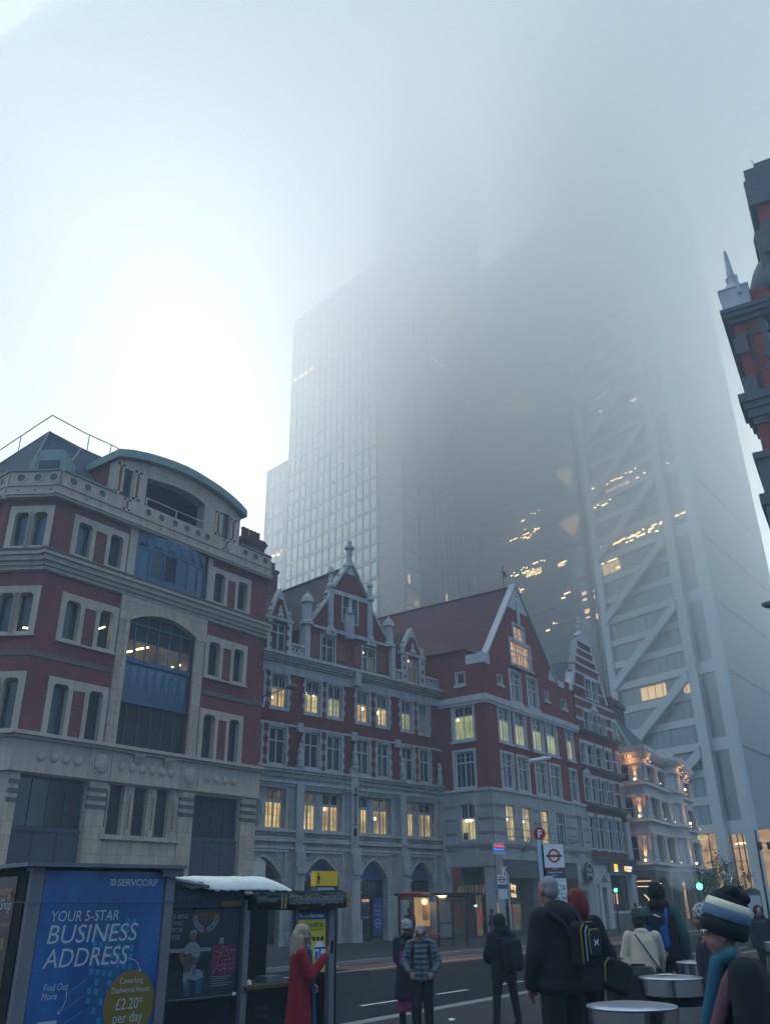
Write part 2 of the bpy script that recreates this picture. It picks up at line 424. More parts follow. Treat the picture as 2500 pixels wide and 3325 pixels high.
        if smooth: me.polygons.foreach_set('use_smooth', [True] * len(me.polygons))
        o = bpy.data.objects.new(name, me); C.objects.link(o); ORG[o] = org
        if parent is not None: o.parent = parent
        if bevel:
            b = o.modifiers.new('bevel', 'BEVEL'); b.width = bevel; b.segments = 2; b.limit_method = 'ANGLE'
        if label: o['label'] = label
        return o
_GL = {}
def glyphs(body, fat=0):
    if (body, fat) in _GL: return _GL[(body, fat)]
    cu = bpy.data.curves.new('lettering', 'FONT'); cu.body = body; cu.size = 1; cu.resolution_u = 3; cu.offset = fat
    ob = bpy.data.objects.new('lettering', cu); C.objects.link(ob)
    dg = bpy.context.evaluated_depsgraph_get(); me = ob.evaluated_get(dg).to_mesh()
    V = [tuple(v.co) for v in me.vertices]; Fc = [list(p.vertices) for p in me.polygons]
    ob.evaluated_get(dg).to_mesh_clear(); bpy.data.objects.remove(ob); bpy.data.curves.remove(cu)
    _GL[(body, fat)] = (V, Fc); return V, Fc
def tag(o, label=None, cat=None, group=None, kind=None):
    for k, v in (('label', label), ('category', cat), ('group', group), ('kind', kind)):
        if v: o[k] = v
    return o
def thing(name, label, cat, loc=(0, 0, 0), group=None):
    o = bpy.data.objects.new(name, None); C.objects.link(o); o.location = loc; o.empty_display_size = .2
    ORG[o] = Vector(loc); return tag(o, label, cat, group)
def copy_thing(root, loc, rz=0, label=None):
    def cp(o, par):
        c = o.copy(); C.objects.link(c)
        if par is not None: c.parent = par; c.matrix_parent_inverse = o.matrix_parent_inverse.copy()
        for ch in [x for x in C.objects if x.parent == o]: cp(ch, c)
        return c
    r = cp(root, None); r.location = loc; r.rotation_euler = (0, 0, rz)
    if label: r['label'] = label
    return r
def window(par, F, u0, u1, z0, z1, n, mat='glass_dark', cols=2, rows=(.35,), bar=.05, fmat='white_paint', rim=.07, lamp=None, depth=.06, minor=None):
    """one window: frame with glazing bars, and its pane as a sub-part"""
    m = MB(F); m.frame(u0, u1, z0, z1, rim, n, n + depth)
    for i in range(1, cols):
        x = u0 + (u1 - u0) * i / cols; m.box(x - bar / 2, x + bar / 2, z0 + rim, z1 - rim, n, n + depth * .8)
    for r in rows:
        y = z1 - (z1 - z0) * r; m.box(u0 + rim, u1 - rim, y - bar / 2, y + bar / 2, n, n + depth * .9)
    if minor:                              # finer lead or glazing bars: (columns, [row fractions], width)
        k, rr, w = minor
        for i in range(1, k): x = u0 + (u1 - u0) * i / k; m.box(x - w / 2, x + w / 2, z0 + rim, z1 - rim, n, n + depth * .5)
        for r in rr: y = z1 - (z1 - z0) * r; m.box(u0 + rim, u1 - rim, y - w / 2, y + w / 2, n, n + depth * .45)
    f = m.build('window', fmat, par)
    MB(F).poly([(u0 + rim * .5, z0 + rim * .5, n + .012), (u1 - rim * .5, z0 + rim * .5, n + .012), (u1 - rim * .5, z1 - rim * .5, n + .012), (u0 + rim * .5, z1 - rim * .5, n + .012)]).build('pane', mat, f)
    if lamp:
        for (lu, lz, lw, lh) in lamp: MB(F).ball(lu, lz, n + .02, 1, 8, (lw, lh, .012)).build('ceiling_lamp', 'lamp_warm', f)
    return f
# ================================================================== ground
def gz(x, y):
    s = 11.4 + .8 * x - .6 * y
    return 0.0 if s < 0 else .12 + .05 * min(s, 13)
NK = Frame((-.7, 18.07), 36.87)            # near kerb, n = towards the camera side
tag(MB().poly([(-500, 0, 500), (500, 0, 500), (500, 0, -500), (-500, 0, -500)]).build('ground', 'asphalt'), kind='structure')
m = MB()
NS = Frame((-.7, 18.07), 36.87)
for a in range(-60, 60, 4):
    for s0, s1 in ((.32, 13), (13, 40)):
        z = lambda s: .12 + .05 * min(s, 13)
        m.poly([(a, z(s0), s0), (a + 4, z(s0), s0), (a + 4, z(s1), s1), (a, z(s1), s1)]) if False else m.raw([NS.P(a, z(s0), s0), NS.P(a + 4, z(s0), s0), NS.P(a + 4, z(s1), s1), NS.P(a, z(s1), s1)], [(0, 1, 2, 3)])
tag(m.build('near_pavement', 'paving'), kind='structure')
m = MB(NS)
for a in range(-60, 60, 1): m.box(a + .005, a + .995, -.1, .136, 0, .31)
tag(m.build('near_kerb', 'kerb_stone'), kind='structure')
FKo = (-.84, 36.5)
FK = Frame(FKo, 38.6)                      # far kerb; far pavement lies at n < 0
m = MB(FK); m.box(-60, 60, -.1, .12, -40, -.26); tag(m.build('far_pavement', 'paving'), kind='structure')
m = MB(FK)
for a in range(-40, 50, 1): m.box(a + .005, a + .995, -.1, .13, -.255, 0)
tag(m.build('far_kerb', 'kerb_stone'), kind='structure')
m = MB(FK)
m.poly([(-3, .004, .25), (26, .004, .25), (26, .004, 2.6), (-3, .004, 2.6)]); tag(m.build('red_bus_lane', 'bus_lane_red'), kind='structure')
LN = Frame((-.77, 33.37), 38.0)
m = MB(LN); m.poly([(-40, .008, .06), (40, .008, .06), (40, .008, -.06), (-40, .008, -.06)])
for a in range(-8, 12): m.poly([(a * 3.0, .008, 7.05), (a * 3.0 + 1.4, .008, 7.05), (a * 3.0 + 1.4, .008, 7.18), (a * 3.0, .008, 7.18)])
tag(m.build('road_markings', 'road_white'), kind='structure')

# ================================================================== office building on the left
L = Frame((-5.986, 43.0), 36.4)
_c = L.xy(-13.6); LL = Frame(_c, -88); _c2 = LL.xy(2.15); LM = Frame(_c2, -50, out=(-60, 20))
B = thing('corner_office_building', 'four storey red brick and tan stone corner office with a curved copper green gable', 'building', (-13, 42, 0))
D = .28
GW = [(-13.25, -10.22, .5, 6.68), (-9.2, -8.42, 4.74, 6.66), (-7.92, -7.2, 4.74, 6.66), (-6.75, -6.04, 4.74, 6.66), (-4.7, -1.8, .5, 6.62)]
m = MB(L); m.wall(-13.6, -.72, 0, 8.2, GW, 0, .3)
for F_, w in ((LL, 2.15), (LM, 9)): m.F = F_; m.wall(0, w, 0, 8.2)
m.F = L; m.poly([(-.72, 0, 0), (-.72, 0, -12), (-.72, 8.2, -12), (-.72, 8.2, 0)])
m.build('stone_base', 'stone_tan', B)
UW = []
for za, zb in ((8.22, 10.25), (12.12, 13.76), (15.84, 17.35)):
    UW += [(-12.42, -11.72, za, zb), (-10.75, -10.08, za, zb), (-4.5, -3.78, za, zb), (-2.86, -2.2, za, zb)]
BAY = (-9.3, -5.4, 8.22, 14.25); UB = (-9.35, -4.98, 15.6, 18.0)
m = MB(L); m.wall(-13.6, -.72, 8.2, 18.1, UW + [BAY, UB], 0, 0)
LLW = [(u0, u1, za, zb) for za, zb in ((8.3, 10.25), (12.12, 13.76), (15.84, 17.38)) for u0, u1 in ((.27, .86), (1.08, 1.67))]
m.F = LL; m.wall(0, 2.15, 8.2, 18.1, LLW, 0, 0)
LMW = [(u0, u1, za, zb) for za, zb in ((8.3, 10.25), (12.12, 13.76), (15.84, 17.38)) for u0, u1 in ((1.2, 1.9), (2.8, 3.5))]
m.F = LM; m.wall(0, 9, 8.2, 18.1, LMW, 0, 0)
m.F = L; m.poly([(-.72, 8.2, 0), (-.72, 8.2, -12), (-.72, 18.1, -12), (-.72, 18.1, 0)])
m.poly([(-.72, 18.1, 0), (-13.6, 18.1, 0), (-15, 18.1, -12), (-.72, 18.1, -12)])
m.build('brick_wall', 'brick_left', B)
# stone surrounds round the paired windows, brick panel between each pair
m = MB(L); pan = MB(L)
def pair_surround(m, pan, g, z0, z1, zt, out=.06):
    (a0, a1), (b0, b1) = g; x0, x1 = a0 - .25, b1 + .25; p0, p1 = a1 + .2, b0 - .2
    m.box(x0, a0, z0 - .12, zt, -D, out); m.box(b1, x1, z0 - .12, zt, -D, out); m.box(a0, b1, z1, zt, -D, out)
    m.box(a1, p0, z0 - .12, z1, -D, out); m.box(p1, b0, z0 - .12, z1, -D, out)
    m.box(x0 - .04, x1 + .04, z0 - .2, z0 - .12, 0, out + .09); m.box(a0, a1, z0 - .12, z0, -D, out - .01); m.box(b0, b1, z0 - .12, z0, -D, out - .01)
    for q in (a0, a1, b0, b1):             # little shoulders in the upper corners of the lights
        s = 1 if q in (a0, b0) else -1
        m.prism([(q, z1), (q + s * .1, z1), (q, z1 - .14)], -.2, out - .004)
    if pan is not None and p1 - p0 > .15:
        pan.box(p0, p1, z0 - .12, z1 - .14, 0, .03); m.box(p0, p1, z1 - .14, z1, 0, out)
        k = int((z1 - z0) / .16)
        for i in range(k): pan.box(p0 + .02, p1 - .02, z0 + .02 + i * .16, z0 + .12 + i * .16, .03, .05)
for za, zb, zt in ((8.22, 10.25, 10.5), (12.12, 13.76, 14.05), (15.84, 17.35, 17.62)):
    pair_surround(m, pan, ((-12.42, -11.72), (-10.75, -10.08)), za, zb, zt)
    pair_surround(m, pan, ((-4.5, -3.78), (-2.86, -2.2)), za, zb, zt)
m.F = LL
for za, zb, zt in ((8.3, 10.25, 10.5), (12.12, 13.76, 14.05), (15.84, 17.38, 17.68)):
    pair_surround(m, None, ((.27, .86), (1.08, 1.67)), za, zb, zt)
m.F = LM
for za, zb, zt in ((8.3, 10.25, 10.5), (12.12, 13.76, 14.05), (15.84, 17.38, 17.68)):
    pair_surround(m, None, ((1.2, 1.9), (2.8, 3.5)), za, zb, zt)
m.parts('window_surround', 'stone_trim', B, .02); pan.parts('terracotta_panel', 'terracotta', B, .1)
for w in UW:
    lit = None; mt = 'glass_blue'
    if w[2] < 12: mt = 'glass_dark'
    if w[2] == 12.12:
        mt = 'glass_dark'
    f = window(B, L, *w, -D, mt, cols=1, rows=(), rim=.07, fmat='blue_metal_dark')
    if w[0] == -10.75 and w[2] == 12.12:
        MB(L).tube((-10.62, 12.95, -D + .03), (-10.25, 13.16, -D + .03), .03).build('ceiling_lamp', 'lamp_warm', f)
for w in LLW:
    f = window(B, LL, *w, -D, 'glass_blue' if w[2] > 12.2 else 'glass_dark', cols=1, rows=(), rim=.07, fmat='blue_metal_dark')
    if w[0] == .27 and w[2] == 12.12: MB(LL).tube((.42, 12.33, -D + .03), (.62, 12.36, -D + .03), .035).build('ceiling_lamp', 'lamp_warm', f)
for w in LMW: window(B, LM, *w, -D, 'glass_dark', cols=1, rows=(), rim=.07, fmat='blue_metal_dark')
# mouldings that run round the corner
def band(m, spans, layers):
    for F_, a, b in spans:
        m.F = F_
        for i, (z0, z1, n) in enumerate(layers): m.box(a - (n if F_ is L and a < -13 else 0), b, z0, z1, 0, n)
sp = [(L, -13.6, -.70), (LL, 0, 2.15), (LM, 0, 9)]
m = MB(L); band(m, sp, [(6.75, 6.83, .2), (6.832, 7.95, .13), (7.952, 8.06, .26), (8.062, 8.2, .42)])
for u in (-12.52, -11.98, -11.44, -10.91, -8.8, -8.27, -7.74, -7.22, -6.69, -6.18, -4.04, -3.53, -2.99, -2.45): m.F = L; m.ball(u, 7.38, .13, .19, 14, (1, 1, .45)); m.disc(u, 7.38, .13, .23, .015, 18, .19)
for u in (-9.83, -5.14): m.F = L; m.frame(u - .56, u + .56, 6.86, 7.92, .06, .13, .17); m.ball(u, 7.38, .14, .34, 16, (1, 1.15, .4)); m.disc(u, 7.38, .14, .44, .02, 22, .36)
for u in (-8.08, -6.49):
    for k in range(4): m.box(u - .24 + k * .03, u + .24 - k * .03, 7.86 - k * .09, 7.945 - k * .09, .13, .36 - k * .05)
for k in range(150): m.box(-13.4 + k * .084, -13.36 + k * .084, 6.69, 6.75, .0, .14)
m.build('stone_frieze', 'stone_trim', B)
m = MB(L); band(m, sp, [(14.74, 14.9, .12), (14.902, 15.08, .22), (15.082, 15.3, .34), (15.302, 15.46, .46)]); m.build('stone_cornice', 'stone_trim', B)
m = MB(L); band(m, sp, [(15.462, 15.56, .5), (14.66, 14.74, .07)]); band(m, [(L, -13.6, -9.8), (L, -4.75, -.7), (LL, 0, 2.15), (LM, 0, 9)], [(11.15, 11.38, .03)]); m.build('dark_string_courses', 'stone_dark', B)
# balustrade: solid roundels, dark discs painted as the shade inside piercings
m = MB(L); shade_disc = MB(L)
band(m, sp, [(18.0, 18.1, .3), (18.1, 18.2, .36), (18.202, 18.55, .24), (18.552, 18.6, .3)]); 
for F_, a, b in sp: m.F = F_; m.box(a, b, 18.6, 19.28, .0, .17)
for F_, us in ((L, (-13.09, -12.36, -11.6, -9.02, -8.23, -7.41, -6.65, -5.94, -5.32, -2.65, -1.91, -1.15)), (LL, (.24, .93, 1.66)), (LM, (.5, 1.2, 1.9, 2.6))):
    m.F = F_; shade_disc.F = F_
    for u in us:
        m.disc(u, 18.98, .17, .245, .03, 20, .17); shade_disc.disc(u, 18.98, .165, .165, .008, 18)
        m.ball(u, 18.38, .24, .075, 8); m.box(u + .33, u + .37, 18.62, 19.24, .17, .19)
m.build('balustrade', 'stone_trim', B); shade_disc.parts('roundel_shade_disc', 'stone_soot_shade', B, 0)
m = MB(L)
for F_, a, b in ((L, -13.6, -10.9), (L, -3.0, -.7), (LL, 0, 2.15), (LM, 0, 9)): m.F = F_; m.box(a, b, 19.282, 19.36, -.06, .24)
m.build('coping', 'lead', B)
# ground storey: dark glazing, panels and banded piers
for u0, u1, za, zb in (GW[0], GW[4]):
    f = window(B, L, u0, u1, 4.8, zb, -.28, 'glass_dark', cols=4, rows=(), fmat='blue_metal_dark', rim=.08)
    m = MB(L)
    for i in range(3): m.box(u0 + (u1 - u0) * i / 3 + .012, u0 + (u1 - u0) * (i + 1) / 3 - .012, .5, 4.7, -.3, -.12)
    m.box(u0, u1, 4.7, 4.8, -.3, -.08); m.build('cladding_panels', 'spandrel_blue', B)
for g in GW[1:4]: window(B, L, *g, -.28, 'glass_dark', cols=1, rows=(), fmat='blue_metal_dark', rim=.06)
m = MB(L); dk = MB(L)
for u0, u1 in ((-14.1, -13.25), (-10.2, -9.36), (-5.5, -4.72), (-1.78, -.9)):
    m.box(max(u0, -13.6), u1, 2.9, 6.68, 0, .1)
    for z in (6.3, 5.98, 5.66): dk.box(max(u0, -13.6) - .02, u1 + .02, z, z + .15, 0, .135)
m.box(-9.45, -5.5, 4.55, 4.7, 0, .14)
for u in (-9.3, -8.17, -6.97, -5.85): m.box(u - .1, u + .1, 4.74, 6.6, 0, .07); dk.box(u - .035, u + .035, 5.0, 6.3, .07, .082)
m.parts('stone_pier', 'stone_tan', B, .02); dk.parts('dark_band', 'stone_dark', B, .25)
# centre bay: stone arch, lit glazing, faceted panel, dark glazing
m = MB(L)
def arch_pts(u0, u1, zs, rise, k=14): return [(u0 + (u1 - u0) * i / k, zs + rise * (1 - (2 * i / k - 1) ** 2)) for i in range(k + 1)]
ap = arch_pts(-9.3, -5.4, 13.66, .56)
for (a, za), (b, zb) in zip(ap, ap[1:]): m.prism([(a, za), (b, zb), (b, 14.72), (a, 14.72)], -D, .12); 
for (a, za), (b, zb) in zip(ap, ap[1:]): m.prism([(a, za - .03), (b, zb - .03), (b, zb + .08), (a, za + .08)], .12, .17)
m.box(-9.8, -9.3, 13.66, 14.72, 0, .12); m.box(-5.4, -4.78, 13.66, 14.72, 0, .12)
m.box(-9.76, -9.3, 8.2, 13.6, 0, .1); m.box(-5.4, -4.85, 8.2, 13.6, 0, .1); m.box(-9.8, -9.28, 13.602, 13.658, 0, .15); m.box(-5.42, -4.8, 13.602, 13.658, 0, .15)
m.tube((-5.32, 8.2, .1), (-5.32, 13.6, .1), .13, seg=12); m.tube((-9.38, 8.2, .1), (-9.38, 13.6, .1), .13, seg=12)
m.build('stone_arch', 'stone_tan', B)
f = window(B, L, -9.3, -5.4, 12.0, 14.2, -.26, 'glass_dark', cols=6, rows=(.24,), fmat='blue_metal', rim=.1, bar=.08)
m = MB(L)
for a, b, c, d in ((-9.2, 12.22, -8.72, 12.4), (-8.5, 12.52, -8.12, 12.66), (-7.98, 12.72, -7.86, 12.75), (-6.45, 12.12, -6.36, 12.15), (-5.98, 12.3, -5.94, 12.33)): m.tube((a, b, -.235), (c, d, -.235), .04)
m.build('ceiling_lamp', 'lamp_warm', f)
MB(L).poly([(-9.2, 12.1, -.238), (-5.5, 12.1, -.238), (-5.5, 12.9, -.238), (-9.2, 12.9, -.238)]).build('lit_ceiling', 'lit_dim', f)
m = MB(L); m.box(-9.3, -5.4, 10.2, 12.0, -.28, -.2); m.box(-9.3, -5.4, 11.86, 12.0, -.2, -.1); m.box(-9.3, -5.4, 10.1, 10.26, -.2, -.1)
m.build('metal_panel', 'blue_metal', B)
m = MB(L)
for i in range(8):
    a = -9.25 + i * .475; m.raw([L.P(a, 11.8, -.19), L.P(a + .475, 11.8, -.19), L.P(a + .2375, 10.5, -.19), L.P(a + .2375, 11.45, -.1)], [(0, 1, 3), (1, 2, 3), (2, 0, 3)])
m.build('faceted_points', 'blue_metal_light', B)
window(B, L, -9.3, -5.4, 8.22, 10.12, -.26, 'glass_dark', cols=6, rows=(), fmat='blue_metal_dark', rim=.08, bar=.08)
# bowed metal bay of the top storey
k = 12; bow = [(-9.35 + 4.37 * i / k, -.12 + .42 * (1 - (2 * i / k - 1) ** 2)) for i in range(k + 1)]
m = MB(L); m.plan([(-9.35, -.4)] + bow + [(-4.98, -.4)], 15.6, 18.0)
for z0, z1, e in ((15.6, 15.78, .05), (17.2, 17.28, .04)):
    for (a, na), (b, nb) in zip(bow, bow[1:]): m.raw([L.P(x_, z, q) for z in (z0, z1) for x_, q in ((a, na + .003), (b, nb + .003), (b, nb + e), (a, na + e))], [(0, 1, 2, 3), (4, 5, 6, 7), (3, 2, 6, 7), (0, 1, 5, 4)])
for i in (0, 2, 4, 6, 8, 10, 12):
    a, q = bow[i]; m.box(a - .045, a + .045, 15.78, 17.2, q, q + .05)
m.build('metal_bay', 'blue_metal', B)
m = MB(L); d = MB(L)
for i in range(0, 12, 2):
    (a, na), (c_, nc) = bow[i], bow[i + 2]; mid = ((a + c_) / 2, max(na, nc) + .02)
    m.raw([L.P(a, 18.0, na + .006), L.P(c_, 18.0, nc + .006), L.P(mid[0], 17.35, mid[1]), L.P(mid[0], 17.8, mid[1] + .1)], [(0, 1, 3), (1, 2, 3), (2, 0, 3)])
    d.raw([L.P(a + .1, 17.3, na + .01), L.P(c_ - .1, 17.3, nc + .01), L.P(mid[0], 17.62, mid[1] + .005)], [(0, 1, 2)])
m.build('faceted_points', 'blue_metal_light', B); d.build('dark_triangles', 'blue_metal_dark', B)
for i, mt in ((2, 0), (4, 1)):
    (a, na), (c_, nc) = bow[i], bow[i + 2]; e = .12 if i == 2 else .07
    MB().raw([L.P(a + e, 15.9, na + .045), L.P(c_ - e, 15.9, nc + .03), L.P(c_ - e, 17.12, nc + .03), L.P(a + e, 17.12, na + .045)], [(0, 1, 2, 3)]).build('window', 'glass_dark', B)
m = MB(L); m.box(-9.76, -9.36, 15.58, 18.0, 0, .09); m.box(-4.97, -4.7, 15.58, 18.0, 0, .09); m.parts('stone_pilaster', 'stone_trim', B)
# attic pavilion with its curved roof
top = [(-10.95, 21.5), (-10.2, 21.78), (-9.4, 21.98), (-8.6, 22.12), (-7.8, 22.22), (-7.1, 22.26), (-6.4, 22.24), (-5.6, 22.15), (-4.8, 22.03), (-4.0, 21.82), (-3.4, 21.6), (-2.95, 21.36)]
bot = [(u, z - (.42 - .02 * abs(u + 7) / 4)) for u, z in top]
op = [(-9.15, 20.83), (-8.5, 20.95), (-7.6, 21.06), (-6.6, 21.07), (-6.0, 20.98), (-5.46, 20.8)]
m = MB(L)
def zbot(u):
    for (a, za), (b, zb) in zip(bot, bot[1:]):
        if a <= u <= b: return za + (zb - za) * (u - a) / (b - a)
for u0, u1 in ((-10.9, -10.45), (-9.97, -9.15), (-5.46, -4.22), (-3.72, -2.98)):
    m.prism([(u0, 19.0), (u1, 19.0), (u1, zbot(u1)), (u0, zbot(u0))], -.6, -.02)
for u0, u1, z in ((-10.45, -9.97, 20.85), (-4.22, -3.72, 20.8)): m.prism([(u0, z), (u1, z), (u1, zbot(u1)), (u0, zbot(u0))], -.6, -.02); m.box(u0, u1, 19.0, 19.36, -.6, -.02); m.box(u0 - .06, u1 + .06, 19.3, 19.36, -.02, .05)
for (a, za), (b, zb) in zip(op, op[1:]): m.prism([(a, za), (b, zb), (b, zbot(b)), (a, zbot(a))], -.6, -.02)
for u in (-9.03, -8.53, -8.04, -7.54, -7.03, -6.54, -6.03, -5.55, -5.05):
    z = 21.21 + .21 * (1 - ((u + 7.03) / 2) ** 2) + (.0 if u < -5.3 else .03); m.disc(u, z, -.02, .21, .02, 16, .16); m.ball(u, z, -.02, .12, 10, (1, 1, .35))
m.build('gable_face', 'stone_trim', B)
m = MB(L); m.box(-9.15, -5.46, 19.3, 21.1, -2.4, -2.2); m.box(-9.6, -9.15, 19.2, 21.4, -2.3, -.6); m.box(-5.46, -5.1, 19.2, 21.3, -2.3, -.6); m.box(-9.2, -5.4, 21.1, 21.2, -2.4, -.6); m.build('loggia_recess', 'blue_metal_dark', B)
window(B, L, -9.1, -5.5, 19.3, 20.5, -2.18, 'glass_blue', cols=4, rows=(), fmat='blue_metal_dark', rim=.06)
m = MB(L); m.tube((-9.15, 19.75, .05), (-5.46, 19.75, .05), .022)
for u in (-9.1, -7.3, -5.5): m.tube((u, 19.28, .05), (u, 19.75, .05), .016)
m.build('handrail', 'steel_brushed', B)
m = MB(L)
for lo_, hi in ((0, 1),):
    V = [];
    for n in (-6, .28):
        for (u, z), (ub, zb) in zip(top, bot): V += [L.P(u - (.16 if u < -7 else -.16) * (abs(u + 7) / 4), z, n), L.P(ub - (.16 if u < -7 else -.16) * (abs(u + 7) / 4), zb, n)]
    k = len(top); Fc = []
    for i in range(k - 1):
        a = 2 * i; Fc += [(a, a + 2, a + 3, a + 1), (a + 2 * k, a + 2 * k + 1, a + 2 * k + 3, a + 2 * k + 2), (a, a + 2 * k, a + 2 * k + 2, a + 2), (a + 1, a + 3, a + 2 * k + 3, a + 2 * k + 1)]
    Fc += [(0, 1, 2 * k + 1, 2 * k), (2 * k - 2, 4 * k - 2, 4 * k - 1, 2 * k - 1)]; m.raw(V, Fc)
for i in range(1, len(top) - 1): u, z = top[i]; zb = bot[i][1]; m.box(u - .012, u + .012, zb + .02, z, .28, .3)
m.build('curved_copper_roof', 'copper_green', B)
m = MB(L); m.box(-10.9, -10.7, 19.0, 21.2, -5.5, -.6); m.box(-3.2, -3.0, 19.0, 21.2, -5.5, -.6); m.parts('pavilion_side_wall', 'brick_left', B)
lt = MB(L); dk = MB(L); rd = MB(L)
for u0, z0, z1, k in ((-10.88, 19.42, 21.0, 12), (-9.88, 19.42, 20.98, 12), (-4.72, 19.4, 20.75, 11), (-3.66, 19.4, 20.7, 11), (-10.45, 18.62, 19.26, 5), (-4.25, 18.62, 19.24, 5)):
    h = (z1 - z0) / k; w = .135; nn = .17 if z0 < 19 else -.02
    for i in range(k):
        for j in range(3):
            if j == 1: (lt if i in (0, k - 1) else rd).box(u0 + j * w + .005, u0 + (j + 1) * w - .005, z0 + i * h + .004, z0 + (i + 1) * h - .004, nn, nn + .022)
            else: (dk if i in (0, k - 1) else lt).box(u0 + j * w + .005, u0 + (j + 1) * w - .005, z0 + i * h + .012, z0 + (i + 1) * h - .012, nn, nn + .03)
    dk.box(u0, u0 + 3 * w, z0, z1, nn, nn + .008)
lt.parts('checker_tiles', 'checker_light', B, .12); dk.parts('checker_joints', 'checker_dark', B, .12); rd.parts('checker_centre', 'terracotta', B, .05)
for u0, u1, z1 in ((-10.45, -9.97, 20.85), (-4.22, -3.72, 20.8)): window(B, L, u0, u1, 19.36, z1, -.22, 'glass_blue', cols=1, rows=(), fmat='blue_metal_dark', rim=.05)
# slate mansard on the corner, dormer, rail
def at3(F_, u, z, n): return F_.P(u, z, n)
m = MB()
base = [L.P(-9.6, 19.0, -.5), L.P(-13.5, 19.0, -.5), LL.P(2.0, 19.0, -.5), LM.P(9, 19.0, -.5)]
tops = [L.P(-8.9, 22.9, -3.4), L.P(-12.2, 22.9, -3.6), L.P(-13.6, 22.9, -3.1), L.P(-15.5, 22.9, -10)]
tops[1] = L.P(-10.8, 22.95, -3.5); tops[2] = L.P(-12.7, 22.95, -3.3); tops[3] = tops[2] + LM.d * 12; base[3] = LM.P(12, 19.0, -.5)
k = 14
for i in range(3):
    for j in range(k):
        q = lambda a, t: base[a].lerp(tops[a], t)
        lift = Vector((0, 0, -.03))
        m.raw([q(i, j / k), q(i + 1, j / k), q(i + 1, (j + 1) / k) + lift, q(i, (j + 1) / k) + lift, q(i + 1, (j + 1) / k), q(i, (j + 1) / k)], [(0, 1, 2, 3), (3, 2, 4, 5)])
m.raw([t_ for t_ in tops], [(0, 1, 2, 3)])
m.raw([L.P(-9.0, 19, -2), L.P(-.8, 19, -.6), L.P(-.8, 20.6, -3), L.P(-9, 22.9, -3.4)], [(0, 1, 2, 3)])
rf = m.build('mansard_roof', 'slate', B)
m = MB()
for a, b in zip(tops, tops[1:]): m.tube(a, b, .05, local=False)
for a, b in list(zip(base, tops))[1:3]: m.tube(a, b, .05, local=False)
m.build('ridge_flashing', 'lead', rf)
m = MB(LL); m.prism([(.45, 19.3), (1.75, 19.3), (1.65, 21.0), (.55, 21.0)], -2.2, -.95); m.prism([(.22, 19.3), (.45, 19.3), (.55, 20.7), (.36, 20.7)], -2.0, -.9); m.prism([(1.75, 19.3), (1.98, 19.3), (1.84, 20.7), (1.65, 20.7)], -2.0, -.9); m.build('roof_hatch', 'copper_green', rf)
m = MB(LL); m.box(.62, 1.58, 19.35, 20.45, -.95, -.93); m.build('hatch_pane', 'glass_dark', rf)
m = MB()
up = Vector((0, 0, .95))
rp = [tops[3] + up, tops[2] + up, tops[1] + up, tops[0] + up, L.P(-6.2, 22.9, -3.2)]
for a, b in zip(rp, rp[1:]): m.tube(a, b, .03, local=False)
for a in (tops[2].lerp(tops[3], .25), tops[1].lerp(tops[0], .18), tops[1].lerp(tops[0], .85)): m.tube(a, a + up, .026, local=False)
m.build('roof_handrail', 'iron_grey', B)
# chimney stack on the party wall
m = MB(L); m.box(.05, 1.6, 19.5, 21.3, -3.6, -2.7)
for i, (z, e) in enumerate(((21.3, .06), (21.45, .12), (21.6, .05))): m.box(.05 - e, 1.6 + e, z, z + .15, -3.6 - e, -2.7 + e)
m.box(-.8, .05, 19.2, 20.3, -3.6, -2.7)
ch = m.build('chimney_stack', 'brick_old', B)
for i, u in enumerate((.2, .5, .82, 1.12, 1.42)): MB(L).lathe(u, -3.15, [(.13, 0), (.11, .5), (.13, .52), (.13, .62), (.09, .64)], 10, 21.75).build('chimney_pot', 'brick_old', ch)
# wall lamp
o = thing('wall_lamp', 'grey bracket street lamp fixed to the right end of the corner office wall', 'lamp', L.P(-1.3, 11.5, 0))
MB(L).tube((-1.3, 11.45, .02), (-.25, 12.05, 1.3), .03).box(-1.4, -1.2, 11.2, 11.6, 0, .08).build('bracket', 'iron_grey', o)
MB(L).ball(-.1, 12.08, 1.5, .36, 12, (1.0, .4, .8)).build('lamp_head', 'iron_grey', o)
def cornice(m, u0, u1, layers):
    for z0, z1, n in layers: m.box(u0, u1, z0, z1, -.05, n)
def lit_window(par, F, u0, u1, z0, z1, n, lit, frac, cols=2, fmat='stone_grey_trim', minor=None, lamps=None, rim=.09, bar=.08, depth=.1):
    f = window(par, F, u0, u1, z0, z1, n, lit, cols, (frac,), bar, fmat, rim, None, depth, minor)
    zt = z1 - (z1 - z0) * frac
    MB(F).poly([(u0 + rim, zt, n + .016), (u1 - rim, zt, n + .016), (u1 - rim, z1 - rim, n + .016), (u0 + rim, z1 - rim, n + .016)]).build('upper_pane', 'glass_dark', f)
    if lamps:
        for lu, lz, r in lamps: MB(F).ball(lu, lz, n + .03, r, 8, (1.3, .9, .15)).build('ceiling_lamp', 'lamp_warm', f)
    return f

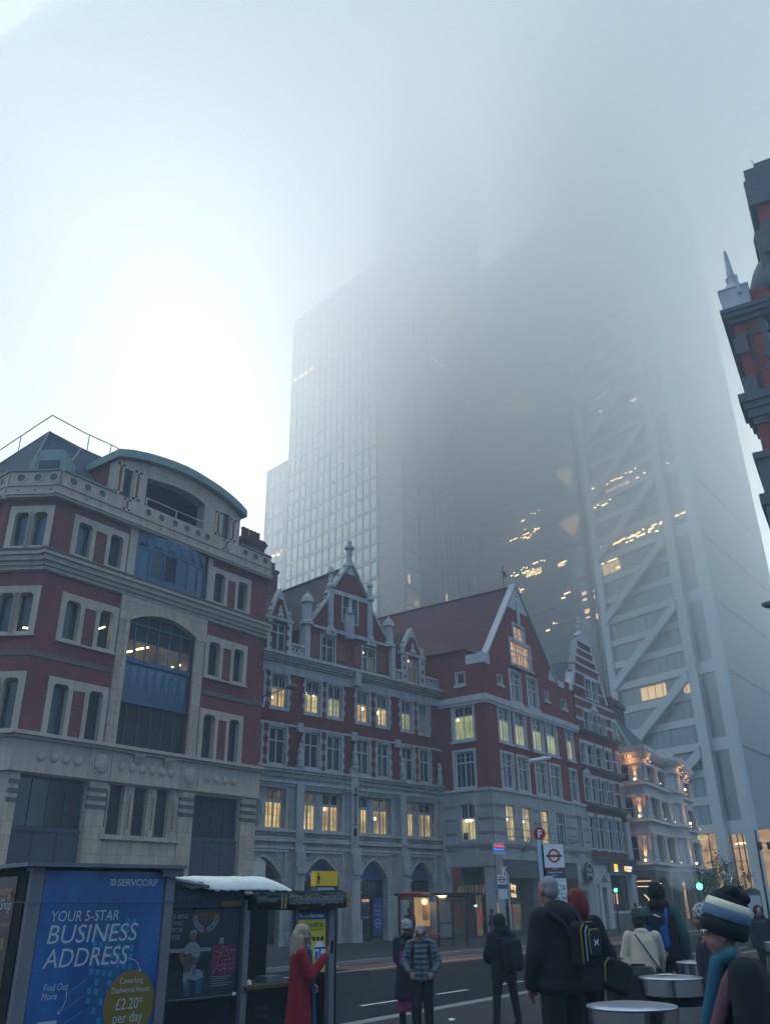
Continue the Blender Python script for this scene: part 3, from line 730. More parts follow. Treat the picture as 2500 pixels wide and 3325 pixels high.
# ================================================================== station building
S = Frame((.484, 54.29), 44)
B = thing('station_building', 'grey stone and red brick Victorian front with pinnacled gable and arched ground floor', 'building', (-4, 52, 0))
XL = -14.0
ARCH = [(-11.6, -8.92), (-7.5, -4.76), (-3.28, -.88), (.93, 3.18)]
W1 = [(-11.6, -8.85), (-7.6, -4.66), (-3.44, -.56), (.7, 3.46)]
PAIR = [(-11.9, -10.75), (-10.16, -9.0), (-7.63, -6.47), (-5.88, -4.72), (-3.5, -2.4), (-1.72, -.64), (.52, 1.6), (2.24, 3.2)]
m = MB(S); m.wall(XL, 4.35, 0, 9.0, [(a, b, 0, 4.45) for a, b in ARCH] + [(a, b, 5.78, 7.95) for a, b in W1], 0, .45)
def four_centre(a, b, zs, za, k=10):
    out = []
    for i in range(k + 1):
        t = i / k; x = abs(2 * t - 1); out.append((a + (b - a) * t, zs + (za - zs) * (1 - x ** 1.7) * .93 + (za - zs) * .07 * (1 - x)))
    return out
tr = MB(S)
for a, b in ARCH:
    p = four_centre(a, b, 3.3, 4.38)
    for (u, z), (v, w) in zip(p, p[1:]):
        m.prism([(u, z), (v, w), (v, 4.46), (u, 4.46)], -.45, -.002)
        tr.prism([(u, z - .02), (v, w - .02), (v, w + .1), (u, z + .1)], -.3, .06)
    for u in (a, b): tr.tube((u, 0, .02), (u, 3.3, .02), .1, seg=8); tr.box(u - .15, u + .15, 3.2, 3.34, -.1, .16); tr.box(u - .13, u + .13, 2.6, 2.68, -.1, .14); tr.box(u - .16, u + .16, 0, .5, -.1, .16)
    tr.box(a - .25, a - .12, 3.3, 4.6, 0, .09); tr.box(b + .12, b + .25, 3.3, 4.6, 0, .09); tr.box(a - .25, b + .25, 4.6, 4.72, 0, .12)
    for s_, u in ((1, a + .28), (-1, b - .28)): tr.disc(u, 4.2, 0, .15, .04, 12, .09); tr.disc(u + s_ * .3, 4.34, 0, .07, .04, 8)
m.build('stone_base', 'stone_grey', B)
cornice(tr, XL, 4.35, [(4.76, 4.9, .14), (5.12, 5.24, .2), (5.26, 5.36, .1), (5.6, 5.72, .18), (7.98, 8.1, .12), (8.12, 8.26, .22), (8.72, 8.84, .14), (8.86, 9.0, .24)])
rng = random.Random(3)
for i in range(74):                        # carved leaf runs
    u = XL + .25 + i * .248
    tr.ball(u, 8.5, .07, .1, 6, (1, .8, .8)); tr.ball(u + .12, 8.56 + rng.uniform(-.03, .03), .09, .06, 5)
    tr.ball(u, 5.48 + rng.uniform(-.04, .04), .08, .09, 6, (1, .7, .9))
for a, b in W1:
    tr.frame(a - .14, b + .14, 5.66, 8.0, .14, -.02, .07)
for u0, u1, zt in ((-8.22, -7.62, 8.2), (-4.07, -3.45, 9.4), (.12, .68, 8.2), (4.0, 4.35, 8.2)):
    tr.box(u0, u1, 0, 3.55, 0, .32); tr.box(u0 - .05, u1 + .05, 0, 1.25, .0, .42); tr.box(u0 + .1, u1 - .1, 1.7, 3.3, .32, .35)
    for i in range(4): tr.box(u0 - .02, u1 + .02, 3.552 + i * .36, 3.9 + i * .36, 0, .44 - .06 * i if i % 2 else .5 - .06 * i)
    tr.box(u0 + .03, u1 - .03, 5.0, zt, 0, .2); tr.ball((u0 + u1) / 2, 2.5, .35, .12, 8, (1, 1.6, .5))
tr.build('stone_dressings', 'stone_grey_trim', B)
# upper brick wall with stone surrounds
ops = [(a, b, 9.1, 11.1) for a, b in PAIR] + [(a, b, 12.2, 14.1) for a, b in PAIR]
MB(S).wall(XL, 4.35, 9.0, 14.2, ops, 0, 0).poly([(4.35, 0, 0), (4.35, 0, -8), (4.35, 15.3, -8), (4.35, 15.3, 0)]).build('brick_wall', 'brick_station', B)
m = MB(S)
for a, b in PAIR:
    for z0, z1 in ((9.1, 11.1), (12.2, 14.1)):
        m.frame(a - .13, b + .13, z0 - .16, z1 + .13, .13, -.22, .06, wb=.16)
        for i in range(3): 
            for u, s_ in ((a - .13, -1), (b + .13, 1)): m.box(min(u, u + s_ * .1), max(u, u + s_ * .1), z0 + .2 + i * .62, z0 + .46 + i * .62, 0, .045)
cornice(m, XL, 4.35, [(11.22, 11.34, .1), (14.2, 14.32, .1), (14.33, 14.74, .04), (14.76, 14.86, .14), (14.88, 15.0, .26), (15.02, 15.12, .38), (15.14, 15.28, .5)])
for i in range(60): m.box(XL + .2 + i * .305, XL + .36 + i * .305, 14.88, 14.99, .26, .34)
for u in (-8.05, -3.78, .06): m.box(u - .2, u + .2, 11.0, 11.5, 0, .2)
m.box(-4.0, -3.5, 14.3, 15.3, 0, .46)
m.build('stone_dressings', 'stone_grey_trim', B)
m = MB(S)
m.text('RE', -10.35, 14.4, .05, .26, fat=.012, sx=1.3); m.text('BRICAUE', -5.1, 14.4, .05, .25, width=2.6, fat=.012); m.text('STATION', 1.1, 14.38, .05, .25, width=2.7, fat=.012)
for u in (-8.95, -7.1, -6.2, -1.9, -1.1, -.3): m.ball(u, 14.54, .04, .12, 8, (1, 1, .4))
m.parts('carved_lettering', 'stone_port_trim', B, .25)
m = MB(S)
for u in (-8.07, -3.78, .4, 3.95):         # carved figures on brackets
    z = 9.0 if u != -3.78 else 9.3
    m.lathe(u, .2, [(.2, 0), (.24, .12), (.16, .2), (.2, .45), (.13, .8), (.17, .95), (.1, 1.1), (.12, 1.25), (.02, 1.45)], 8, z)
m.parts('carved_figure', 'stone_grey_trim', B)
lits = {1: ('lit_warm', [(-9.95, 12.75, .05)]), 2: ('lit_yellow', [(-7.45, 13.35, .09), (-6.85, 13.33, .09)]), 3: ('lit_green', None), 4: ('lit_warm', [(-2.85, 13.1, .12)]), 5: ('lit_warm', [(-1.5, 13.02, .13)]), 6: ('lit_green', None), 7: ('lit_dim', [(2.4, 13.5, .05)])}
for i, (a, b) in enumerate(PAIR):
    window(B, S, a, b, 9.1, 11.1, -.2, 'glass_dark', 2, (.36,), .08, 'stone_grey_trim', .08, None, .12)
    mt, lm = lits.get(i, ('glass_dark', None))
    lit_window(B, S, a, b, 12.2, 14.1, -.2, mt, .4, 2, minor=(4, [.6, .8], .025), lamps=lm)
for i, (a, b) in enumerate(W1):            # five-part oriels: two lights, carved panel, two lights
    q = (b - a); c0, c1 = a + q * .4, a + q * .56
    for j, (x0, x1) in enumerate(((a, c0), (c1, b))):
        mt = 'lit_warm' if (i, j) != (0, 0) else 'glass_dark'
        lm = {(1, 0): [(a + .3, 7.05, .12)], (1, 1): [(c1 + .3, 7.0, .08)], (3, 0): [(a + .12, 6.3, .1)], (2, 1): [(c1 + .25, 6.7, .08)]}.get((i, j))
        f = window(B, S, x0, x1, 5.78, 7.2, -.4, mt, 2, (), .09, 'stone_grey_trim', .07, None, .14, (4, [.25, .5, .75], .022))
        if lm:
            for lu, lz, r in lm: MB(S).ball(lu, lz, -.36, r, 8, (1, 1.2, .15)).build('ceiling_lamp', 'lamp_warm', f)
        t_ = MB(S)
        window(B, S, x0, x1, 7.2, 7.95, -.4, 'lit_dim' if (i + j) % 2 else 'glass_dark', 2, (), .09, 'stone_grey_trim', .07, None, .14)
    m = MB(S); m.box(c0, c1, 5.78, 7.95, -.44, -.2)
    for z in (6.0, 6.25, 7.0, 7.3): m.box(c0 + .06, c0 + .19, z, z + .16, -.2, -.17); m.box(c1 - .19, c1 - .06, z, z + .16, -.2, -.17)
    m.prism([(c0 + .1, 6.6), ((c0 + c1) / 2, 6.42), (c1 - .1, 6.6), (c1 - .1, 6.95), (c0 + .1, 6.95)], -.2, -.1); m.build('carved_shield_panel', 'stone_grey_trim', B)
    m = MB(S)
    for k in range(6): u = a + (b - a) * (k + .5) / 6; m.prism([(u - .2, 7.95), (u + .2, 7.95), (u + .2, 7.7), (u, 7.88), (u - .2, 7.7)], -.38, -.2)
    m.build('tracery', 'stone_grey_trim', B)
# ground floor shopfronts inside the arches
for i, (a, b) in enumerate(ARCH):
    m = MB(S); m.box(a, b, 0, 4.4, -3.2, -3.1); m.build('passage_back', 'black_panel', B)
    if i == 0: 
        m = MB(S); m.box(a, b, 3.15, 3.3, -.7, -.5); m.build('transom_beam', 'stone_band', B); continue
    m = MB(S); p = four_centre(a, b, 3.3, 4.38)
    m.prism([(a, 3.35)] + [q for q in p] + [(b, 3.35)], -.5, -.46); sg = m.build('shop_fascia', 'sign_blue', B)
    if i == 1: MB(S).text('rents   Be', a + .2, 3.5, -.455, .16, fat=.01).build('lettering', 'lettering_white', sg)
    window(B, S, a, b, 2.35, 3.3, -.5, 'glass_shop', 8, (.5,), .06, 'black_panel', .08)
    if i == 2:
        d = MB(S); d.box(a, a + 1.08, 0, 2.3, -.56, -.5).box(a + 1.12, a + 1.55, 0, 2.3, -.56, -.5)
        dr = d.build('shop_doors', 'glass_shop', B)
        m = MB(S); m.box(a + .06, a + .5, 2.14, 2.28, -.497, -.49).box(a + .72, a + 1.3, 2.14, 2.28, -.497, -.49); m.build('lit_strip', 'lit_peach', dr)
        m = MB(S); m.box(a + .03, a + .55, 1.28, 1.42, -.494, -.488).box(a + .72, a + 1.35, 1.28, 1.42, -.494, -.488); q = m.build('blue_label', 'sign_blue', dr)
        MB(S).text('Pull Only', a + .08, 1.31, -.484, .07, width=.4).text('Pull Only', a + .82, 1.31, -.484, .07, width=.4).build('lettering', 'lettering_white', q)
        m = MB(S); m.box(a + .6, a + .68, 0, 2.35, -.5, -.44).box(a + 1.4, a + 1.48, 0, 2.35, -.5, -.44); m.build('door_posts', 'black_panel', dr)
        m = MB(S); m.box(b - .82, b - .12, .4, 2.34, -.44, -.38); bs = m.build('blue_sign_panel', 'sign_blue', B)
        m = MB(S); m.text('Exit Only', b - .47, 1.88, -.375, .1, width=.5, align='CENTER').text('Entrance', b - .47, 1.64, -.375, .1, width=.52, align='CENTER').text('This way', b - .47, 1.42, -.375, .1, width=.48, align='CENTER')
        m.disc(b - .47, 1.02, -.38, .23, .004, 22, .205).box(b - .6, b - .36, 1.0, 1.03, -.377, -.374); m.prism([(b - .42, 1.11), (b - .33, 1.015), (b - .42, .92), (b - .39, 1.015)], -.378, -.374)
        m.build('lettering', 'lettering_white', bs)
    else: window(B, S, a, b, 0, 2.3, -.5, 'glass_shop', 4, (.3,), .07, 'black_panel', .08)
m = MB(S); m.box(-3.95, -3.6, 6.2, 6.22, .2, .26)
m.tube((-3.77, 6.3, .26), (-3.77, 8.15, .26), .03); m.box(-3.95, -3.58, 7.82, 7.9, .22, .28); m.ball(-3.77, 8.2, .26, .07); m.box(-3.88, -3.66, 5.6, 6.0, .2, .26); m.build('iron_cross', 'iron_black', B)
# gable
GX0, GX1 = -7.75, -.1
gw = [(-6.4, -5.3, 15.45, 17.1), (-2.88, -1.75, 15.42, 17.05)]
uw = [(-4.62, -4.12, 18.45, 20.1), (-3.82, -3.36, 18.45, 20.1)]
m = MB(S); m.wall(GX0 + .3, GX1 - .3, 15.3, 17.5, gw, -.12, .2); m.wall(-5.6, -2.35, 17.5, 20.05, uw, -.12, .2)
m.prism([(-7.4, 17.5), (-5.6, 17.5), (-5.6, 19.75)], -.5, -.12); m.prism([(-2.35, 17.5), (-.4, 17.5), (-2.35, 19.8)], -.5, -.12)
m.prism([(-5.5, 20.05), (-2.4, 20.05), (-3.95, 22.3)], -.5, -.12)
m.poly([(GX0, 15.3, -.2), (GX0, 15.3, -7), (GX0, 17.5, -7), (GX0, 17.5, -.2)]); m.build('gable_brick', 'brick_station', B)
m = MB(S)
m.box(GX0 - .1, GX0 + .3, 15.3, 17.7, -.5, .12); m.box(GX1 - .3, GX1 + .1, 15.3, 17.6, -.5, .12)
cornice(m, GX0, GX1, [(15.3, 15.5, .02), (17.45, 17.62, .08)]); m.box(-5.6, -2.35, 20.05, 20.35, -.3, -.02); m.box(-5.6, -2.35, 17.62, 17.7, -.12, .02)
for a, b in (((-7.5, 17.55), (-5.6, 19.9)), ((-.35, 17.55), (-2.35, 19.9)), ((-5.75, 20.0), (-3.95, 22.55)), ((-2.15, 20.0), (-3.95, 22.55))):
    dx, dz = b[0] - a[0], b[1] - a[1]; l = hypot(dx, dz); nx, nz = -dz / l * .15, dx / l * .15
    if nz < 0: nx, nz = -nx, -nz
    m.prism([a, b, (b[0] + nx, b[1] + nz), (a[0] + nx, a[1] + nz)], -.6, .02)
    for t in (.25, .55, .85): m.ball(a[0] + dx * t + nx * 1.4, a[1] + dz * t + nz * 1.4, -.2, .13, 6)
m.prism([(-4.35, 21.72), (-3.55, 21.72), (-3.95, 22.5)], -.3, -.06)
for u, zb, zt, r in ((-5.72, 17.4, 21.9, .2), (-2.24, 17.4, 21.8, .2)):
    m.lathe(u, -.05, [(r * 1.5, 0), (r * 1.5, .25), (r * .9, .45), (r, .6), (r, zt - zb - 1.6), (r * 1.5, zt - zb - 1.5), (r * 1.5, zt - zb - 1.35), (r * .75, zt - zb - 1.2), (r * .75, zt - zb - .6), (r * 1.25, zt - zb - .5), (r * .9, zt - zb - .3), (r * .3, zt - zb - .1), (.02, zt - zb)], 8, zb)
for u in (-7.6, -.4): m.lathe(u, -.1, [(.42, 0), (.42, .2), (.31, .3), (.31, 1.35), (.42, 1.42), (.40, 1.5), (.36, 1.7), (.2, 1.95), (.07, 2.02), (.02, 2.2)], 10, 17.5)
m.lathe(-4.02, -.15, [(.3, 0), (.2, .15), (.17, .75), (.22, .8), (.17, .9), (.17, 1.15), (.32, 1.25), (.34, 1.4), (.2, 1.48), (.14, 1.62), (.18, 1.7), (.12, 1.85)], 10, 22.3)
m.box(-4.5, -3.85, 17.3, 18.9, -.12, .16); m.lathe(-4.18, .05, [(.22, 0), (.27, .1), (.2, .25), (.1, .5), (.13, .6), (.02, .85)], 8, 18.9); m.prism([(-4.32, 17.5), (-4.03, 17.5), (-4.03, 18.3), (-4.18, 18.55), (-4.32, 18.3)], .16, .19)
for u in (-5.75, -2.2): m.prism([(u - .45, 17.2), (u + .45, 17.2), (u + .35, 17.5), (u, 17.95), (u - .35, 17.5)], -.1, .14)
for a, b, z0, z1 in gw: m.frame(a - .1, b + .1, z0 - .1, z1 + .1, .1, -.2, -.04)
for a, b, z0, z1 in uw: m.frame(a - .12, b + .12, z0 - .12, z1 + .1, .12, -.2, -.05)
m.build('gable_stonework', 'stone_grey_trim', B)
window(B, S, *gw[0], -.3, 'glass_dark', 2, (.35,), .08, 'stone_grey_trim', .08, None, .12, (4, [], .02))
f = lit_window(B, S, *gw[1], -.3, 'glass_dark', .35, 2, lamps=[(-2.68, 16.75, .08)]); MB(S).poly([(-2.25, 15.55, -.27), (-1.85, 15.55, -.27), (-1.85, 16.4, -.27), (-2.25, 16.4, -.27)]).build('lit_curtain', 'lit_dim', f)
for w in uw: window(B, S, *w, -.3, 'glass_blue', 1, (.4,), .06, 'stone_grey_trim', .06)
m = MB(S)
for a, b in ((-7.2, -6.6), (-5.1, -4.4), (-3.6, -3.1), (-1.5, -.8)): m.box(a, b, 15.75, 17.0, -.118, -.09)
m.parts('recessed_panel', 'terracotta', B)
m = MB(S)
m.raw([S.P(-3.95, 22.3, -.3), S.P(-3.95, 22.3, -11), S.P(-8.0, 17.2, -11), S.P(-8.0, 17.2, -.3)], [(0, 1, 2, 3)]); m.raw([S.P(-3.95, 22.3, -.3), S.P(-3.95, 22.3, -11), S.P(.2, 17.2, -11), S.P(.2, 17.2, -.3)], [(0, 1, 2, 3)])
m.raw([S.P(XL, 15.3, -.6), S.P(4.35, 15.3, -.6), S.P(4.35, 19.5, -5.5), S.P(XL, 19.5, -5.5)], [(0, 1, 2, 3)])
rf = m.build('tiled_roof', 'tile_dark', B)
m = MB(S)
for i in range(34): m.box(-4.05, -3.85, 22.3, 22.42, -.5 - i * .31, -.26 - i * .31)
m.build('ridge_tiles', 'tile_dark', rf)
for u, n in ((-6.2, -6.0),):
    m = MB(S); m.box(u - .6, u + .6, 19.5, 22.9, n - .3, n + .3).box(u - .68, u + .68, 22.9, 23.1, n - .38, n + .38); c_ = m.build('chimney_stack', 'brick_old', rf)
    for k in range(4): MB(S).lathe(u - .42 + k * .28, n, [(.12, 0), (.1, .5), (.12, .55), (.12, .62)], 8, 23.1).build('chimney_pot', 'brick_old', c_)
# dormers and carved parapet
for u0, u1, mt in ((-10.7, -8.9, 'glass_dark'), (.6, 2.95, 'lit_dim')):
    c_ = (u0 + u1) / 2
    m = MB(S); m.wall(u0, u1, 15.3, 17.25, [(c_ - .55, c_ + .55, 15.45, 17.1)], .05, .25); m.prism([(u0 + .15, 17.3), (u1 - .15, 17.3), (c_, 19.1)], -.3, -.02)
    m.poly([(u0, 15.3, .05), (u0, 15.3, -3), (u0, 17.3, -3), (u0, 17.3, .05)]).poly([(u1, 15.3, .05), (u1, 15.3, -3), (u1, 17.3, -3), (u1, 17.3, .05)]); m.build('dormer_brick', 'brick_station', B)
    m = MB(S); m.box(u0, c_ - .55, 15.3, 17.25, .05, .1).box(c_ + .55, u1, 15.3, 17.25, .05, .1).box(u0 - .08, u1 + .08, 17.25, 17.42, -.2, .16)
    for a, s_ in ((u0, 1), (u1, -1)): m.prism([(a + s_ * .05, 17.4), (a + s_ * .25, 17.4), (c_ , 19.05), (c_, 19.3)], -.4, .04); m.lathe(a + s_ * .15, 0, [(.14, 0), (.1, .3), (.15, .35), (.02, .65)], 6, 17.4)
    m.prism([(c_ - .25, 18.6), (c_ + .25, 18.6), (c_, 19.2)], -.1, .06); m.lathe(c_, .05, [(.2, 0), (.26, .12), (.1, .3), (.12, .5), (.02, .8)], 6, 17.42)
    m.build('dormer_stonework', 'stone_grey_trim', B)
    m = MB(S)
    for z in (15.6, 16.2, 16.8):
        for a in (u0 + .22, u1 - .38): m.box(a, a + .16, z, z + .24, .1, .12)
    m.parts('brick_check', 'brick_station', B, .01)
    f = window(B, S, c_ - .55, c_ + .55, 15.45, 17.1, -.18, mt, 2, (.33,), .09, 'stone_grey_trim', .07, None, .12)
    if u0 > 0: MB(S).ball(c_ - .35, 16.9, -.12, .08, 8).build('ceiling_lamp', 'lamp_warm', f)
    MB(S).raw([S.P(u0 - .1, 17.35, -.1), S.P(c_, 19.1, -.1), S.P(c_, 19.1, -5), S.P(u0 - .1, 17.35, -5), S.P(u1 + .1, 17.35, -.1), S.P(u1 + .1, 17.35, -5)], [(0, 1, 2, 3), (1, 4, 5, 2)]).build('dormer_roof', 'tile_dark', B)
m = MB(S)
for u0, u1 in ((-8.9, -7.9), (.1, .6), (2.95, 4.35)):
    m.box(u0, u1, 15.3, 15.5, -.2, .12).box(u0, u1, 15.95, 16.1, -.2, .12)
    k = max(1, int((u1 - u0) / .33))
    for i in range(k): m.disc(u0 + (u1 - u0) * (i + .5) / k, 15.72, -.1, .2, .16, 10, .1)
m.parts('carved_parapet', 'stone_grey_trim', B, .05)

# ================================================================== red gabled building
RL = Frame((3.5055, 57.4166), 128); RR = Frame((6.4156, 55.143), 35.6); UE = 14.75; BD = 16
B = thing('gabled_brick_building', 'red brick and pale banded stone building on the bend with one tall steep gable', 'building', (10, 62, 0))
w4 = [(1.73, 3.28), (3.97, 5.55), (6.64, 8.28), (8.93, 10.6), (12.42, 13.52)]
w2 = [(1.84, 3.12), (4.08, 5.36), (6.86, 8.12), (9.22, 10.6), (12.75, 13.56)]
gl = [(4.0, 5.52, 14.85, 16.95), (6.66, 8.22, 14.85, 16.98), (4.45, 7.6, 17.62, 19.36), (5.16, 6.82, 19.42, 20.65)]
sm = [(2.18, 2.8, 15.72, 16.28), (9.42, 10.08, 15.8, 16.4), (12.44, 13.16, 15.7, 16.32)]
up = [(a, b, 11.8, 13.97) for a, b in w4] + [(a, b, 8.78, 10.98) for a, b in w4]
m = MB(RR); m.wall(0, UE, 8.65, 14.02, up, 0, 0); m.wall(0, UE, 14.02, 17.4, gl[:2] + sm, -.1, 0)
steps = 24
def gz_l(z): return 1.0 + (6.0 - 1.0) * (z - 17.4) / (23.7 - 17.4)
def gz_r(z): return 11.7 + (6.0 - 11.7) * (z - 17.4) / (23.7 - 17.4)
zc = [17.4, 17.62, 19.36, 19.42, 20.65, 21.85]
for a, b in zip(zc, zc[1:]):
    o_ = [g for g in gl[2:] if g[2] < (a + b) / 2 < g[3]]
    if o_:
        g = o_[0]; m.poly([(gz_l(a), a, -.1), (g[0], a, -.1), (g[0], b, -.1), (gz_l(b), b, -.1)]); m.poly([(g[1], a, -.1), (gz_r(a), a, -.1), (gz_r(b), b, -.1), (g[1], b, -.1)])
        m.box(g[0] - .01, g[1] + .01, a, b, -.32, -.3)
    else: m.poly([(gz_l(a), a, -.1), (gz_r(a), a, -.1), (gz_r(b), b, -.1), (gz_l(b), b, -.1)])
m.poly([(0, 17.4, -.1), (1.0, 17.4, -.1), (1.0, 17.5, -.1), (0, 17.5, -.1)]); m.poly([(11.7, 17.4, -.1), (UE, 17.4, -.1), (UE, 17.95, -.1), (11.4, 17.95, -.1)])
m.poly([(UE, 0, 0), (UE, 0, -BD), (UE, 17.95, -BD), (UE, 17.95, 0)])
m.F = RL; lw = [(1.14, 2.68, 11.8, 13.97), (1.1, 2.6, 8.74, 11.0)]; ls = [(1.53, 2.17, 15.5, 16.25)]
m.wall(-1.5, 3.68, 8.65, 14.02, lw, 0, 0); m.wall(-10.0, 3.68, 14.02, 17.4, ls, -.0, 0); m.poly([(-10, 17.4, 0), (2.5, 17.4, 0), (2.5, 17.9, 0), (-10, 17.9, 0)])
m.build('brick_wall', 'brick_red', B)
m = MB(RR); m.wall(0, UE, 4.45, 8.65, [(a, b, 5.56, 7.74) for a, b in w2], .03, .25); m.wall(0, .92, 0, 4.45, (), .03); m.wall(11.9, UE, 0, 4.45, [(12.6, 13.5, 0, 2.7)], .03, .3)
m.F = RL; m.wall(0, 3.7, 4.0, 8.65, [(1.3, 2.42, 5.57, 7.76)], .03, .25); m.wall(2.9, 3.7, 0, 4.0, (), .03); m.wall(0, .5, 0, 4.0, (), .03)
m.build('stone_base', 'stone_port', B)
m = MB(RR); m.box(-.03, UE, 14.02, 14.2, -.1, .1).box(-.05, UE, 14.202, 14.6, -.1, .16).box(-.03, UE, 8.5, 8.66, 0, .1)
m.F = RL; m.box(0, 3.66, 14.02, 14.2, -.1, .1); m.box(0, 3.68, 14.202, 14.6, -.1, .16); m.box(0, 3.68, 8.5, 8.66, 0, .1)
m.prism([(2.4, 16.72), (4.0, 16.72), (3.75, 17.38), (2.4, 17.38)], -.1, .06)
m.F = RR; m.box(-.02, 1.0, 16.75, 17.45, -.3, .02); m.box(11.9, 13.0, 17.25, 17.75, -.3, .02)
m.prism([(gz_l(21.85), 21.85), (gz_r(21.85), 21.85), (6.0, 23.9)], -.3, -.07)
m.prism([(gz_r(18.0) - .8, 17.5), (gz_r(17.5) + .2, 17.5), (gz_r(18.4), 18.4)], -.3, -.06)
m.box(5.82, 6.18, 20.65, 22.6, -.07, .03)
for a, b in (((.75, 17.35), (6.0, 24.0)), ((11.95, 17.35), (6.0, 24.0))):
    dx, dz = b[0] - a[0], b[1] - a[1]; l = hypot(dx, dz); nx, nz = -dz / l * .12, dx / l * .12
    if nz < 0: nx, nz = -nx, -nz
    m.prism([a, b, (b[0] + nx, b[1] + nz), (a[0] + nx, a[1] + nz)], -.5, .02)
m.prism([(5.8, 23.7), (6.2, 23.7), (6.12, 24.15), (5.88, 24.15)], -.4, .06)
for F_, wins in ((RR, up + gl + sm), (RL, lw + ls)):
    m.F = F_; q = -.1 if F_ is RR else 0
    for a, b, z0, z1 in wins:
        n = -.1 if (F_ is RR and z0 > 14) else 0; e = .16 if z1 - z0 > 1 else .08
        m.frame(a - e, b + e, z0 - .1, z1 + e, e, n - .19, n + .04, wb=.1); m.box(a - e - .08, b + e + .08, z0 - .24, z0 - .1, n, n + .14)
m.build('stone_dressings', 'stone_port_trim', B)
m = MB(RR)
for z in (4.9, 5.85, 6.7, 7.5): 
    us = [0] + [x for w in w2 for x in (w[0] - .2, w[1] + .2)] + [UE]
    for a, b in zip(us[::2], us[1::2]):
        if b - a > .15 and not (5.5 < z < 7.8 and b - a < .9): m.box(a, b, z, z + .2, .03, .045)
m.box(0, UE, 5.2, 5.36, .03, .12)
m.F = RL
for z in (4.9, 5.85, 6.7, 7.5):
    for a, b in ((0, 1.05), (2.65, 3.72)): m.box(a, b, z, z + .2, .03, .045)
m.box(0, 3.72, 5.2, 5.36, .03, .12); m.box(0, 3.72, 4.0, 4.1, .03, .1)
m.parts('dark_stone_band', 'stone_band', B, .005)
for i, (a, b) in enumerate(w4):
    lit_window(B, RR, a, b, 11.8, 13.97, -.17, 'lit_green' if i != 4 else 'lit_yellow', .36, 2, 'white_paint', (4, [.18], .025), None, .08, .06, .08)
    window(B, RR, a, b, 8.78, 10.98, -.17, 'glass_dark', 2, (.34,), .06, 'white_paint', .08, None, .08, (4, [.17], .025))
for i, (a, b) in enumerate(w2):
    mt = ('lit_warm', 'lit_warm', 'lit_warm', 'glass_dark', 'glass_dark')[i]
    f = window(B, RR, a, b, 5.56, 7.74, -.2, mt, 2, (.34,), .07, 'white_paint', .07, None, .08, (4, [.17], .025))
    if i < 2: MB(RR).ball(a + .35, 6.85, -.16, .09, 8, (1.5, .6, .1)).build('ceiling_lamp', 'lamp_white', f)
f = window(B, RL, 1.3, 2.42, 5.57, 7.76, -.2, 'lit_yellow', 2, (.4,), .07, 'white_paint', .07, None, .08, (4, [], .02))
MB(RL).poly([(1.36, 6.9, -.18), (2.36, 6.9, -.18), (2.36, 7.7, -.18), (1.36, 7.7, -.18)]).build('upper_pane', 'glass_dark', f)
MB(RL).ball(1.85, 6.75, -.16, .16, 10, (1.9, .5, .1)).build('ceiling_lamp', 'lamp_warm', f); MB(RL).box(1.4, 1.75, 5.62, 6.05, -.18, -.17).build('desk_silhouette', 'black_panel', f)
lit_window(B, RL, *lw[0], -.17, 'lit_green', .3, 2, 'white_paint', (4, [], .02), [(1.42, 13.15, .09)], .08, .06, .08)
window(B, RL, *lw[1], -.17, 'glass_dark', 2, (.3,), .07, 'white_paint', .08, None, .08, (4, [.15], .025))
window(B, RL, *ls[0], -.17, 'glass_dark', 1, (), .05, 'white_paint', .06)
for g in gl[:2]: window(B, RR, *g, -.27, 'glass_blue', 2, (.4,), .06, 'white_paint', .08, None, .08, (4, [.2], .025))
window(B, RR, *gl[2], -.27, 'lit_peach', 3, (.45,), .08, 'white_paint', .1, None, .09, (9, [.22], .03))
window(B, RR, *gl[3], -.27, 'lit_peach', 2, (.5,), .06, 'white_paint', .1, None, .09, (5, [.25, .75], .03))
for s_ in sm: window(B, RR, *s_, -.27, 'glass_blue', 1, (), .05, 'white_paint', .06)
def railing(F, u0, u1, z0, z1, n0, n1, step, scrolls):
    m = MB(F)
    for z in (z0, z1):
        m.tube((u0, z, n1), (u1, z, n1), .022, seg=6)
        for u in (u0, u1): m.tube((u, z, n0), (u, z, n1), .022, seg=6)
    k = int((u1 - u0) / step)
    for i in range(k + 1): u = u0 + (u1 - u0) * i / k; m.tube((u, z0, n1), (u, z1, n1), .014, seg=5)
    for u in scrolls:
        for i in range(6):
            t0, t1 = i / 6, (i + 1) / 6; m.tube((u, z0 - .75 * t0, n0 + (n1 - n0) * (1 - t0) ** .6), (u, z0 - .75 * t1, n0 + (n1 - n0) * (1 - t1) ** .6), .022, seg=5)
        m.ball(u, z0 - .7, n0 + .2, .07, 6)
    return m
railing(RR, 4.3, 8.0, 17.3, 17.95, -.1, .5, .42, (4.9, 7.3)).build('balcony_railing', 'iron_black', B)
railing(RR, 1.5, 11.2, 5.75, 6.2, .03, .6, 3, (3.5, 4.0, 8.6, 9.2)).build('balcony_railing', 'iron_grey', B)
m = MB(RR)
m.raw([RR.P(6.0, 23.8, -.2), RR.P(6.0, 23.8, -BD), RR.P(-.15, 17.8, -BD), RR.P(-.15, 17.8, -1.3), RR.P(.9, 17.3, -.2)], [(0, 1, 2, 3, 4)]); m.raw([RR.P(6.0, 23.8, -.2), RR.P(6.0, 23.8, -BD), RR.P(12.4, 17.2, -BD), RR.P(12.4, 17.2, -.2)], [(0, 1, 2, 3)])
m.raw([RR.P(12, 17.9, -.15), RR.P(UE, 17.9, -.15), RR.P(UE, 17.9, -BD), RR.P(12, 17.9, -BD)], [(0, 1, 2, 3)])
rf = m.build('tiled_roof', 'tile_red', B)
